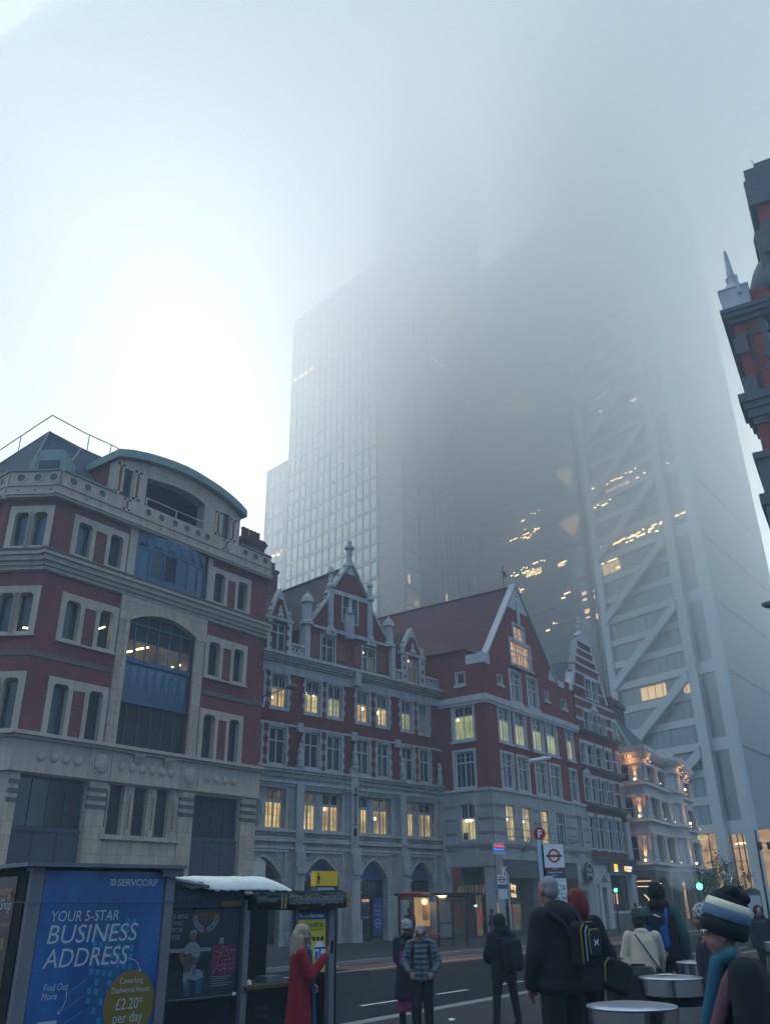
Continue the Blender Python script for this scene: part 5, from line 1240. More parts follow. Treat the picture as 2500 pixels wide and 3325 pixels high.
for z, a, b, k in ((49.3, -3.4, 11.8, 22), (48.6, 1.5, 8, 6), (59.0, 3.5, 11.9, 10), (57.6, -3.2, 6, 7), (56.0, 8.6, 12, 6), (47.0, 8.5, 12, 6), (74, 6, 8.3, 4), (70.2, 1.4, 2.2, 3), (71.4, 7.8, 8.4, 2), (85.6, 6.2, 7, 2), (90.6, -2, 0, 3), (45.4, 8.6, 9.2, 2)):
    for i in range(k): u = a + (b - a) * i / k + rng.uniform(-.2, .2); lamp(u, z + rng.choice((-.15, 0, .2)), .05, rng.choice((.25, .5, .8)))
m.build('office_lights', 'office_light', B)
m = MB(HF); m.box(.6, 1.6, 25.6, 27.4, -.1, -.06).box(4.2, 8.2, 26.0, 27.7, -.1, -.06).box(8.7, 12, 45.0, 46.6, -.1, -.06).box(5.0, 9.5, 57.0, 58.0, -.1, -.06); m.build('lit_offices', 'office_glow', B)
# glazed entrance hall
m_lit('lit_lobby', (.85, .50, .20), .34, dark=.55, bands=1, low=.7)
m = MB(HF); m.box(-4.9, 14, 0, 9.2, -3.2, -3.0); m.build('lobby_wall', 'lit_lobby', B)
m = MB(HF)
for u in (-3.55, -2.9, -2.2, -1.4, .2, 1.6, 3.0, 4.6, 6.2): m.box(u - .04, u + .04, 0, 9.2, -.15, 0)
for z in (2.6, 4.2, 5.8, 7.2): m.box(-3.6, 11.8, z - .04, z + .04, -.15, 0)
m.build('lobby_mullions', 'iron_black', B)
m = MB(HF); m.box(-3.6, 11.8, 0, 2.6, -.5, -.3); m.box(1.5, 12, 2.6, 5.2, -.6, -.4); m.build('lobby_base', 'heron_dark', B)
m = MB(HF); m.box(1.4, 3.4, 8.35, 8.75, .2, 1.8); m.build('canopy_light', 'lit_yellow', B)
m = MB(HF)
for u in (-3.2, -2.5, -1.9): m.tube((u, 7.8, -.9), (u + .6, 7.7, -.9), .07)
m.build('lobby_lamps', 'office_light', B)
# darker wing set back to the left of the braced tower
B = thing('dark_office_wing', 'dark recessed office block between the glass tower and the braced tower, dotted with lit ceilings', 'building', (22, 135, 0))
WF = Frame(HF.xy(12.9, -9), -38)
m = MB(); tower_block([WF.xy(-2), WF.xy(40), (WF.P(40, 0, 0) + HR.d * 16)[:2], (WF.P(-2, 0, 0) + HR.d * 16)[:2]], 0, HT - 6); m.build('wing_shaft', 'heron_dark', B)
m = MB(WF)
for k in range(34): z = 12 + k * 3.15; m.box(-1, 40, z - .25, z + .25, 0, .25)
for u in (4.6, 8.2): m.box(u, u + .7, 0, HT - 6, 0, .6)
m.build('floor_slabs', 'tower_frame', B)
for k in range(34):
    z = 12 + k * 3.15; MB(WF).box(-.9, 39.9, z + .28, z + 2.85, .02, .08).build('window_band', 'heron_glass', B)
m = MB(WF)
for z, a, b, k in ((62.2, 17.8, 25.6, 15), (61.0, 19, 23, 5), (65.0, 17.8, 22, 5), (55.2, 17.8, 25.9, 15), (54.0, 19, 23, 6), (51.9, 23, 24.5, 3), (88.9, 18, 23, 7), (87.4, 14.7, 20.5, 4), (89.7, 25, 26, 2), (93.4, 10, 11.2, 4), (101, -1, 6.6, 8), (53.4, 13, 15, 5), (43.5, 15, 20, 5), (47.8, 12.8, 14.5, 3)):
    for i in range(k): u = a + (b - a) * i / k + rng.uniform(-.25, .25); lamp(u, z + rng.choice((-.4, -.1, .25, .5)), .12, rng.choice((.2, .3, .8)))
m.build('office_lights', 'office_light', B)
m = MB(WF)
for z0, u0 in ((57.9, 8.3), (67.4, 8.1)):
    for i in range(8): m.box(u0 + 1.9 - i * .24, u0 + 3.0 + i * .3, z0 + i * .42, z0 + .2 + i * .42, .28, .3)
m.build('louvred_lights', 'office_glow', B)
m = MB(WF)
for z, u in ((46.0, 9.6), (45.8, 8.0), (43.0, 9.4), (42.4, 7.9)): m.box(u, u + .9, z, z + 1.5, .09, .12)
m.box(18.5, 22, 53.6, 54.6, .09, .12); m.box(13.2, 14.8, 52.8, 54.0, .09, .12); m.build('lit_offices', m_emit('office_bright', (1.0, .7, .3), .8), B)

# ================================================================== brick corner high on the right
RB = Frame((19.338, 37.283), -61)
B = thing('brick_corner_building', 'tall red brick corner with dark stone cornices, a dome and a pale spike finial', 'building', (26, 34, 0))
X0 = -14
m = MB(RB); m.wall(X0, 0, 0, 32.6, [(-2.9, -1.55, 28.2, 30.6), (-6.5, -5.2, 28.2, 30.6), (-2.9, -1.55, 23.2, 25.6), (-6.5, -5.2, 23.2, 25.6)], 0, .3)
m.poly([(0, 0, 0), (0, 0, -14), (0, 32.6, -14), (0, 32.6, 0)]); m.box(X0, -2.4, 32.6, 36.2, -5, -.3); m.box(X0, -2.6, 36.2, 41.0, -4, -.4); m.build('brick_wall', 'brick_right', B)
m = MB(RB)
for z0, z1, e in ((31.3, 31.55, .5), (31.0, 31.29, .4), (30.7, 30.99, .2), (29.75, 29.95, .06), (22.2, 22.55, .5), (20.3, 22.19, .36), (19.6, 20.2, .62), (16.5, 19.59, .45)):
    m.box(X0, e, z0, z1, -14 - e, e)
for z0, z1, e, w in ((28.7, 29.7, .2, .5), (26.2, 27.2, .18, .5), (25.6, 26.1, .56, 1.0), (25.2, 25.59, .4, .95), (24.7, 25.19, .28, .8), (24.3, 24.69, .14, .6)): m.box(-w, e, z0, z1, -1.5 - e, e * .8)
for z in (28.2, 30.0, 27.4, 23.0, 23.8):
    for u in (-1.3, -3.2): m.box(u - .2, u + .2, z, z + .35, 0, .06)
m.box(-3.2, -1.3, 30.6, 30.9, 0, .14); m.box(-1.55, -1.3, 28.0, 30.6, 0, .1); m.box(-3.15, -2.9, 28.0, 30.6, 0, .1)
m.build('stone_cornices', 'stone_soot_shade', B)
m = MB(RB); m.box(-.75, -.62, 0, 30.6, .02, .2); m.build('drain_pipe', 'iron_black', B)
for o_ in ((-2.9, -1.55, 28.2, 30.6), (-6.5, -5.2, 28.2, 30.6), (-2.9, -1.55, 23.2, 25.6), (-6.5, -5.2, 23.2, 25.6)): window(B, RB, *o_, -.28, 'glass_dark', 2, (.5,), .06, 'white_paint', .09)
m = MB(RB); m.box(-1.15, .34, 31.56, 32.9, -1.6, .3); m.box(-1.2, .4, 32.9, 33.0, -1.7, .34)
m.lathe(-.42, -.65, [(.86, 0), (.78, .1), (.62, .35), (.5, .6), (.36, .72), (.3, .76), (.3, 1.15), (.34, 1.2), (.22, 1.25), (.09, 3.1), (.02, 3.12)], 10, 33.0); m.ball(-.42, 36.2, -.65, .09, 8)
m.box(-.78, -.6, 32.4, 33.5, .3, .42); m.ball(-.69, 33.6, .36, .1, 6); m.build('spike_finial', 'stone_port_trim', B)
m = MB(RB); m.lathe(-2.9, -1.6, [(1.85, 0), (1.83, .6), (1.7, 1.4), (1.4, 2.2), (1.05, 2.8), (.9, 3.0)], 18, 32.3); m.build('copper_dome', 'blue_metal_dark', B, smooth=True)
m = MB(RB)
for a, z0, z1, e in ((-2.0, 35.3, 35.6, .1), (-2.1, 35.6, 36.0, -.1), (-2.25, 38.4, 40.3, .0), (-2.4, 40.3, 41.1, .0), (-3.0, 41.1, 41.35, .0)): m.box(X0, a, z0, z1, -4, -.1)
m.prism([(-2.0, 36.0), (-2.15, 36.5), (-2.55, 36.75), (-2.75, 37.1), (-6, 37.1), (-6, 36.0)], -4, -.2); m.box(-2.42, -2.1, 32.6, 35.3, -.8, -.1); m.box(X0, -2.1, 34.9, 35.3, -.8, -.08)
m.build('chimney_stonework', 'stone_soot_shade', B)
m = MB(RB); m.tube((-3.2, 41.3, -1), (-3.0, 42.6, -1), .03, .015); m.build('aerial', 'iron_black', B)
# ================================================================== advertising kiosk
KP = Frame((-3.10, 12.62), 45); ZK = .18
KP.d, KP.n = KP.d, KP.n
B = thing('advertising_kiosk', 'tall advertising kiosk with a big blue office poster facing the pavement and flat metal roof', 'kiosk', (-3.6, 12.6, .2))
m = MB(KP); m.box(-1.8, .06, .15, 2.6, -1.6, -.02); m.build('kiosk_body', 'black_panel', B)
m = MB(KP); m.box(-1.92, -1.76, .1, 2.6, -.16, .03).box(-.02, .12, .1, 2.6, -.16, .03); m.parts('corner_post', 'grey_frame', B)
m = MB(KP); m.box(-2.05, .22, 2.6, 2.645, -1.8, .16).box(-.12, .2, 2.5, 2.6, .02, .1); m.build('flat_roof', 'iron_grey', B)
t = NT('poster_sky'); v = t.coord('Object', (1, 1, .6))
c = t.mix(t.ramp(t.noise(v, 1.3, 4), [(.42, 0.0), (.7, .8)]), (.003, .05, .19), (.01, .15, .37)); t.put(t.b.inputs['Base Color'], c); t.b.inputs['Roughness'].default_value = .35; t.done('poster_sky')
m = MB(KP); m.box(-1.74, -.03, .2, 2.56, -.02, 0); ps = m.build('office_poster', 'poster_sky', B, label='big blue poster for business office addresses')
m_plain('poster_tower', (.008, .075, .19), .35, .2, 3); m_plain('poster_pane', (.02, .16, .33), .35, .2, 5)
m = MB(KP); m.prism([(-1.02, .2), (-.42, .2), (-.32, 2.02), (-1.0, 2.28)], 0, .002); m.build('printed_building', 'poster_tower', ps)
m = MB(KP); rng = random.Random(5)
for i in range(7):
    for j in range(16):
        if rng.random() < .72: u = -.99 + i * .088; z = .42 + j * .105 - i * .012; m.prism([(u, z), (u + .05, z - .008), (u + .05, z + .06), (u, z + .07)], .002, .003)
for i in range(5): m.prism([(-1.3, .5 + i * .16), (-1.02, .62 + i * .17), (-1.02, .635 + i * .17), (-1.3, .51 + i * .16)], .002, .003)
m.build('printed_panes', 'poster_pane', ps)
m_plain('poster_print', (.36, .38, .44), .5, .03); m_plain('poster_oval', (.15, .11, .015), .5, .1)
m = MB(KP)
m.text('SERVCORP', -.74, 2.385, .004, .085, width=.6, fat=.03).frame(-.845, -.765, 2.385, 2.465, .014, .003, .004).text('D', -.82, 2.405, .004, .045, fat=.02)
m.text('YOUR 5-STAR', -1.6, 1.975, .004, .125, width=.93, shear=.1, slope=.0).text('BUSINESS', -1.6, 1.73, .004, .215, width=1.21, shear=.13).text('ADDRESS', -1.61, 1.465, .004, .215, width=1.12, shear=.13)
m.text('Find Out', -1.56, 1.22, .004, .075, width=.31, shear=.12).text('More', -1.57, 1.125, .004, .075, width=.19, shear=.12)
def arrow(m, pts, n, w, head):
    for a, b in zip(pts, pts[1:]): m.tube((a[0], a[1], n), (b[0], b[1], n), w, seg=5)
    (x, y), (x0, y0) = pts[-1], pts[-2]; l = hypot(x - x0, y - y0); dx, dy = (x - x0) / l * head, (y - y0) / l * head
    m.tube((x, y, n), (x - dx - dy * .6, y - dy + dx * .6, n), w, seg=5).tube((x, y, n), (x - dx + dy * .6, y - dy - dx * .6, n), w, seg=5)
arrow(m, [(-.47, 1.52), (-.38, 1.5), (-.32, 1.45), (-.29, 1.39), (-.275, 1.36)], .004, .004, .035)
arrow(m, [(-1.27, 1.22), (-1.25, 1.14), (-1.27, 1.06), (-1.31, .99), (-1.34, .965)], .004, .004, .035)
m.parts('poster_lettering', 'poster_print', ps, .06)
m = MB(KP); m.prism([(-.39 + .355 * cos(2 * pi * i / 28), 1.0 + .385 * sin(2 * pi * i / 28)) for i in range(28)], .003, .006); ov = m.build('price_oval', 'poster_oval', ps)
m = MB(KP); m.text('Coworking', -.39, 1.235, .009, .07, width=.33, align='CENTER').text('Dashwood House', -.39, 1.13, .009, .07, width=.53, align='CENTER').text('£2.20*', -.39, .945, .009, .13, width=.38, align='CENTER').text('per day', -.39, .8, .009, .12, width=.41, align='CENTER'); m.parts('price_lettering', 'poster_print', ov, .04)
m = MB(KP); m.box(-1.58, -1.34, .66, .9, .002, .004); m.build('blank_white_label', 'poster_print', ps)
KS = Frame(KP.xy(-1.92, -.02), -45, out=(-30, 5))
m = MB(KS); m.box(.05, .3, .1, 2.55, -.05, .02); m.build('dark_side_strip', 'black_panel', B)
m_plain('poster_brown', (.035, .022, .022), .4, .2, 3); m_plain('poster_tan', (.16, .085, .03), .5, .2, 4)
m = MB(KS); m.box(.3, 1.9, .2, 2.5, 0, .03); sp_ = m.build('tanning_poster', 'poster_brown', B, label='dark brown tanning shop poster on the kiosk side')
m = MB(KS); m.box(.32, 1.88, 1.93, 1.97, .03, .034).box(.32, 1.88, 1.38, 1.395, .03, .034).box(.7, .75, 1.42, 1.88, .03, .034).box(1.0, 1.5, 1.45, 1.85, .03, .034).box(.4, .55, 1.66, 1.8, .03, .034); m.parts('gold_panel', 'poster_tan', sp_, .01)
_f2 = Frame(KS.xy(0), -45, out=(-30, 5)); _f2.d = -_f2.d
m = MB(_f2); m.text('Shop', -.36, 2.12, .036, .13, width=.34, shear=.1, align='RIGHT').text('LIVERPOOL', -.42, 1.2, .036, .12, width=.95, shear=.05, align='RIGHT').text('STATION', -.44, 1.04, .036, .12, width=.8, shear=.05, align='RIGHT').text('(OLD M&S)', -.44, .9, .036, .09, width=.7, shear=.05, align='RIGHT'); m.parts('white_lettering', 'poster_print', sp_, .05)
m = MB(_f2); m.text('The Tanning', -.42, 2.28, .036, .13, width=1.0, shear=.1, align='RIGHT').text('BEDS', -.5, .68, .036, .16, width=.6, align='RIGHT').text('FREE!', -.52, .45, .036, .12, width=.5, align='RIGHT'); m.build('gold_lettering', m_plain('gold_print', (.42, .25, .10), .5, .05), sp_)
m = MB(_f2)
for i in range(5): a = .3 + i * .3; m.tube((-.37 + .02 * cos(a), 2.24 + .02 * sin(a), .036), (-.37 + .085 * cos(a), 2.24 + .085 * sin(a), .036), .006, seg=4)
m.build('sun_rays', m_plain('ray_red', (.35, .05, .03), .5, .05), sp_)
m = MB(KP); m.tube((-2.6, 2.2, .05), (.12, 2.19, .05), .006, seg=5); tag(m.build('cable', 'iron_grey'), 'thin slack cable strung across the blue kiosk poster', 'cable')

# ================================================================== newspaper stall
ST = Frame((-3.164, 13.021), 45)
B = thing('newspaper_stall', 'dark green newspaper stall with a torn white tarpaulin roof and open counter', 'stall', (-2.0, 14.2, .2))
m = MB(ST); m.box(-.05, .02, .1, 2.5, -.1, 0).box(1.36, 1.46, .1, 2.2, -.1, .0).box(1.8, 1.9, .1, 2.1, -1.0, -.9).box(3.06, 3.17, .1, 2.1, -.1, 0).box(2.36, 2.4, .1, 2.05, -.1, 0); m.parts('stall_post', 'grey_frame', B)
m = MB(ST); m.box(.02, 1.38, .12, 2.45, -.2, -.1).box(1.46, 3.06, .1, 1.0, -.9, -.1).box(.0, 3.1, .1, 2.3, -1.75, -1.7).box(2.4, 3.06, .3, 2.05, -.14, -.1); m.build('stall_body', 'black_panel', B)
m = MB(ST); m.box(1.4, 2.45, 1.0, 1.045, -.75, .08); m.build('counter_top', m_plain('wood_edge', (.06, .045, .02), .6, .2), B)
m = MB(ST); m.box(1.46, 2.36, 1.05, 1.5, -1.6, -1.58); m.build('brown_board', m_plain('brown_board', (.07, .03, .025), .7, .2), B)
m = MB(ST); nx, ny = 40, 12; V = []; rng = random.Random(9)
prof = [(-1.75, 2.40), (-1.3, 2.5), (-.8, 2.53), (-.35, 2.535), (-.1, 2.525), (.02, 2.5), (.07, 2.47), (.1, 2.44), (.12, 2.41), (.13, 2.385), (.135, 2.365), (.14, 2.35), (.14, 2.335)]
for j in range(ny + 1):
    for i in range(nx + 1):
        u = .04 + 2.1 * i / nx; n, z = prof[j]; t_ = max(0, u - 1.72); z = z - t_ * .42 * (1 - j / ny) - (.03 * t_)
        if u < .62 and j > 4: w_ = (.62 - u) / .62; n -= w_ * .5 * (j - 4) / 8; z += w_ * (2.5 - z) * .75
        z += noise.noise(Vector((u * 3, n * 4, 2))) * .022 + noise.noise(Vector((u * 9, n * 7, 4))) * .012; n += noise.noise(Vector((u * 7, z * 6, 5))) * .025
        if j == ny: z -= abs(noise.noise(Vector((u * 6, 3, 1)))) * .06
        V.append(ST.P(u, z, n))
m.raw(V, [(j * (nx + 1) + i, j * (nx + 1) + i + 1, (j + 1) * (nx + 1) + i + 1, (j + 1) * (nx + 1) + i) for j in range(ny) for i in range(nx)])
o_ = m.build('tarpaulin', 'tarp_white', B, smooth=True); md = o_.modifiers.new('thick', 'SOLIDIFY'); md.thickness = .012
m = MB(ST)
for a, b in (((0, 2.49, -1.6), (0, 2.47, .1)), ((0, 2.47, .1), (.6, 2.38, .12)), ((0, 2.49, -.6), (.5, 2.42, .1))): m.tube(a, b, .025, seg=6)
m.parts('roof_pole', 'grey_frame', B, 0)
k = 18
def swag(m, u0, u1, zt, zb, sag, n, mat, name):
    V = []
    for i in range(k + 1):
        u = u0 + (u1 - u0) * i / k; s_ = sag * sin(pi * i / k)
        V += [ST.P(u, zt - .01 * sin(3 * pi * i / k), n + .02 * sin(i * 1.3)), ST.P(u, (zt + zb) / 2, n + .06 + .03 * sin(i * .9)), ST.P(u, zb - s_, n + .03 * sin(i * 1.1))]
    m.raw(V, [(3 * i + j, 3 * i + 3 + j, 3 * i + 4 + j, 3 * i + 1 + j) for i in range(k) for j in (0, 1)])
    o_ = m.build(name, mat, B, smooth=True); md = o_.modifiers.new('thick', 'SOLIDIFY'); md.thickness = .01; return o_
swag(MB(ST), 1.4, 2.1, 2.34, 2.2, .02, .08, 'tarp_green', 'rolled_awning')
fa = swag(MB(ST), 1.45, 3.36, 2.29, 2.07, .03, .1, 'black_gloss', 'awning_front')
m = MB(ST); m.prism([(2.0, 2.28), (3.34, 2.29), (3.2, 2.34), (2.5, 2.32), (2.2, 2.33)], -.4, .09); m.build('awning_top', 'tarp_green', B)
m = MB(ST); m.box(1.4, 3.34, 2.06, 2.26, -.3, .06); m.build('awning_box', 'black_panel', B)
m_plain('faded_print', (.16, .18, .21), .6, .15, 12)
MB(ST).text('LondonEveningStandard', 2.08, 2.135, .185, .11, width=1.1, fat=.012).build('faded_lettering', 'faded_print', fa)
m = MB(ST)
for u in (1.9, 1.97, 3.27, 3.32): m.prism([(u, 2.07), (u + .028, 2.07), (u + .04, 2.18), (u + .028, 2.27), (u, 2.27), (u + .012, 2.18)], .178, .186)
m.parts('gold_stripe', 'gold', fa, .005)
m_plain('ghost_print', (.035, .05, .06), .6, .1)
hb = MB(ST).box(.05, 1.38, 2.1, 2.36, -.1, -.06).build('header_board', 'navy_board', B)
MB(ST).text('Evening Standard', .22, 2.2, -.056, .11, width=1.1, fat=.01).build('faint_lettering', 'ghost_print', hb)
MB(ST).box(.95, 1.32, 2.12, 2.19, -.056, -.05).build('yellow_label', m_plain('dull_yellow', (.12, .09, .01), .6, .2), hb)
# fish bar poster on the stall end
m = MB(ST); m.box(.06, 1.34, .92, 2.08, -.1, -.075); po = m.build('fish_bar_poster', m_plain('poster_dark', (.012, .02, .032), .45, .2, 4), B, label='dark fish bar poster with red street map and seated guitarist')
def flat(name, mat, fn, n=-.073):
    m = MB(ST); fn(m, n); return m.build(name, mat, po)
m_plain('print_grey', (.13, .145, .17), .5, .1); m_plain('print_map', (.11, .012, .03), .5, .1); m_plain('print_road', (.22, .16, .19), .5, .05); m_plain('print_skin', (.10, .06, .05), .5, .1); m_plain('print_white', (.14, .165, .19), .5, .15); m_plain('print_blue', (.012, .075, .14), .5, .2); m_plain('print_brown', (.06, .05, .05), .5, .2); m_plain('print_amber', (.13, .06, .01), .5, .1); m_plain('print_teal', (.01, .045, .07), .5, .2)
def f1(m, n):
    for i, w_ in enumerate(('5 MINS', 'WALK', 'FROM', 'HERE')): m.text(w_, .17 - .008 * i, 1.965 - i * .088, n, .062, width=(.235, .185, .175, .155)[i], fat=.02)
flat('walk_lettering', 'print_grey', f1)
def f2(m, n):
    a0, c_ = R(185), (.72, 2.0)
    for i in range(24):
        a, b = R(178) + R(184) * i / 24, R(178) + R(184) * (i + 1) / 24
        if abs((a + b) / 2 - R(270)) < R(11): continue
        m.raw([ST.P(c_[0] + r_ * cos(x_), c_[1] + r_ * sin(x_), n) for r_, x_ in ((.15, a), (.23, a), (.23, b), (.15, b))], [(0, 1, 2, 3)])
flat('lifebelt_ring', 'print_white', f2)
flat('lifebelt_band', 'print_map', lambda m, n: m.box(.685, .755, 1.768, 1.852, n - .001, n))
def f2b(m, n):
    for i, ch_ in enumerate('FISH'): a = R(200 + i * 15); m.text(ch_, .72 + .19 * cos(a) - .012, 2.0 + .19 * sin(a) - .02, n + .002, .045, fat=.02)
    for i, ch_ in enumerate('CHIPS'): a = R(290 + i * 14); m.text(ch_, .72 + .19 * cos(a) - .012, 2.0 + .19 * sin(a) - .02, n + .002, .045, fat=.02)
flat('ring_lettering', 'navy_board', f2b)
flat('script_lettering', 'print_amber', lambda m, n: m.text("Poppies", .48, 1.94, n + .003, .15, width=.46, shear=.25, fat=.015))
flat('map_panel', 'print_map', lambda m, n: m.box(.86, 1.28, 1.22, 1.6, n - .001, n))
def f3(m, n):
    for a, b in (((.9, 1.22), (1.06, 1.59)), ((1.06, 1.59), (1.18, 1.44)), ((1.18, 1.44), (1.19, 1.23)), ((.88, 1.45), (1.0, 1.44)), ((.9, 1.53), (1.03, 1.49)), ((1.02, 1.46), (1.16, 1.455)), ((.97, 1.33), (1.28, 1.36)), ((1.1, 1.54), (1.28, 1.53)), ((1.2, 1.53), (1.2, 1.47)), ((1.25, 1.53), (1.24, 1.41)), ((1.19, 1.41), (1.28, 1.41)), ((1.05, 1.41), (1.05, 1.34)), ((1.05, 1.405), (1.19, 1.405)), ((.96, 1.31), (1.06, 1.25)), ((1.0, 1.27), (1.1, 1.31)), ((1.1, 1.22), (1.1, 1.4)), ((1.06, 1.29), (1.2, 1.3)), ((1.03, 1.25), (1.05, 1.22)), ((1.2, 1.29), (1.28, 1.3))): m.tube((*a, n + .001), (*b, n + .001), .004, seg=4)
flat('map_roads', 'print_road', f3)
def f4(m, n):
    m.prism([(.52 + .055 * cos(2 * pi * i / 14), 1.735 + .065 * sin(2 * pi * i / 14)) for i in range(14)], n, n + .001); m.prism([(.3, 1.5), (.36, 1.56), (.44, 1.4), (.52, 1.42), (.5, 1.36), (.36, 1.38)], n + .002, n + .003); m.prism([(.54, 1.42), (.66, 1.44), (.64, 1.4), (.54, 1.38)], n + .003, n + .004)
flat('printed_skin', 'print_skin', f4)
flat('printed_hair', 'print_white', lambda m, n: m.prism([(.46, 1.74), (.47, 1.8), (.52, 1.82), (.575, 1.8), (.58, 1.74), (.56, 1.77), (.5, 1.78)], n + .001, n + .002))
def f5(m, n): m.prism([(.36, 1.55), (.46, 1.66), (.58, 1.66), (.66, 1.58), (.66, 1.48), (.6, 1.44), (.6, 1.32), (.72, 1.28), (.74, 1.2), (.6, 1.17), (.48, 1.2), (.44, 1.12), (.4, 1.2), (.42, 1.36), (.42, 1.5)], n, n + .001); m.box(.1, .84, 1.53, 1.58, n - .002, n - .001)
flat('printed_apron', 'print_white', f5)
flat('printed_guitar', 'print_brown', lambda m, n: m.prism([(.38, 1.38), (.42, 1.5), (.5, 1.52), (.62, 1.42), (.6, 1.38), (.54, 1.36), (.5, 1.28), (.42, 1.28)], n + .002, n + .003))
flat('printed_trousers', 'print_blue', lambda m, n: m.prism([(.4, 1.2), (.52, 1.2), (.52, .98), (.45, .98)], n - .001, n).prism([(.62, 1.18), (.74, 1.2), (.7, .99), (.63, .99)], n - .001, n).prism([(.55, 1.33), (.6, 1.34), (.6, 1.24), (.55, 1.25)], n + .003, n + .004))
flat('printed_cafe', 'print_teal', lambda m, n: m.box(.1, .84, 1.3, 1.53, n - .003, n - .002))
flat('notice_paper', 'print_white', lambda m, n: m.box(.98, 1.05, 1.62, 1.7, n, n + .002))
def f6(m, n):
    for i in range(5): m.box(.87, 1.22 - .05 * (i % 3), 1.19 - i * .028, 1.202 - i * .028, n, n + .001)
    m.box(.2, 1.25, .945, .955, n, n + .001)
flat('small_print', 'print_grey', f6)
m = MB(ST); m.prism([(.15, .66), (.34, .6), (.33, .5), (.15, .56)], -.09, -.08); sk = m.build('newspaper_badge', 'print_grey', B); MB(ST).text('Evening', .17, .585, -.078, .04, width=.15, slope=-.3).text('Standard', .17, .54, -.078, .04, width=.15, slope=-.3).build('badge_lettering', 'black_panel', sk)
m = MB(ST); m.text('EVENING', 1.7, .7, -.09, .06, width=.24).text('STANDARD', 1.68, .6, -.09, .06, width=.26); m.build('counter_lettering', 'ghost_print', B)
# currency poster on the end post
m = MB(ST); m.box(2.42, 3.04, 1.14, 2.02, -.1, -.07); cp_ = m.build('currency_poster', 'poster_yellow', B, label='yellow currency exchange poster with dark blue heading')
def flat2(name, mat, fn, n=-.068): m = MB(ST); fn(m, n); return m.build(name, mat, cp_)
flat2('blue_heading', 'poster_blue', lambda m, n: m.box(2.42, 3.04, 1.9, 2.02, n - .001, n))
flat2('heading_lettering', 'lettering_white', lambda m, n: m.text('bureau', 2.71, 1.935, n + .003, .06, width=.27, shear=.15, fat=.02))
flat2('heading_lettering', 'poster_yellow', lambda m, n: m.text('access', 2.57, 1.935, n + .003, .05, width=.14, shear=.15, fat=.02).prism([(2.49, 1.99), (2.53, 1.97), (2.55, 1.94), (2.52, 1.93), (2.48, 1.96)], n, n + .002))
def g1(m, n):
    m.text('POP-IN & VISIT US', 2.49, 1.79, n + .001, .062, width=.48, fat=.03).text('Best exchange rates in the City', 2.49, 1.74, n + .001, .034, width=.48, fat=.01)
    for i in range(3): m.disc(2.79 + i * .085, 1.62, n - .001, .034, .002, 14)
    m.text('and online deals', 2.78, 1.3, n + .001, .02, width=.2); m.box(2.5, 2.72, 1.2, 1.22, n, n + .001)
flat2('dark_lettering', 'lettering_dark', g1)
def g2(m, n):
    m.disc(2.62, 1.55, n - .001, .115, .002, 20).box(2.46, 2.76, 1.25, 1.45, n - .001, n)
flat2('blue_panel', 'poster_blue', g2)
flat2('panel_lettering', 'poster_yellow', lambda m, n: m.text('€', 2.63, 1.52, n + .004, .09, fat=.02).text('$', 2.56, 1.46, n + .004, .09, fat=.02).text('Currency', 2.48, 1.37, n + .004, .06, width=.26).text('Exchange', 2.48, 1.28, n + .004, .06, width=.26))
flat2('round_photo', 'sign_white', lambda m, n: m.prism([(2.92 + .125 * cos(2 * pi * i / 20), 1.43 + .15 * sin(2 * pi * i / 20)) for i in range(20)], n - .001, n))
flat2('photo_frames', 'poster_blue', lambda m, n: m.box(2.8, 3.03, 1.47, 1.5, n + .001, n + .002).box(2.9, 2.94, 1.3, 1.47, n + .001, n + .002).box(2.82, 2.88, 1.32, 1.44, n + .001, n + .002))
# rubbish on the counter
def crumple(name, label, loc, r, mat, cat='litter', group=None, sq=.6):
    m = MB(); rg = random.Random(hash((round(loc[0] * 97), round(loc[1] * 89))) & 0xffff)
    bm_ = bmesh.new(); bmesh.ops.create_icosphere(bm_, subdivisions=1, radius=r)
    for v_ in bm_.verts: v_.co *= rg.uniform(.55, 1.25); v_.co.z *= sq
    zmin = min(v_.co.z for v_ in bm_.verts)
    me_ = bpy.data.meshes.new(name)
    for v_ in bm_.verts: v_.co.z -= zmin
    bm_.to_mesh(me_); bm_.free(); me_.materials.append(MAT[mat]); o_ = bpy.data.objects.new(name, me_); C.objects.link(o_); o_.location = loc; o_.rotation_euler = (0, 0, rg.uniform(0, 6)); return tag(o_, label, cat, group)
crumple('crumpled_paper', 'crumpled white paper lying on the stall counter edge', ST.P(1.52, 1.046, -.05), .05, 'sign_white', sq=.9)
crumple('crumpled_paper', 'small white paper scrap stuck below the fish bar poster', ST.P(1.28, .925, -.06), .035, 'sign_white', sq=.9)
m = MB(ST); m.box(1.98, 2.3, 1.046, 1.13, -.5, -.2); tag(m.build('paper_stack', 'print_grey'), 'low grey stack of newspapers on the stall counter', 'newspapers')

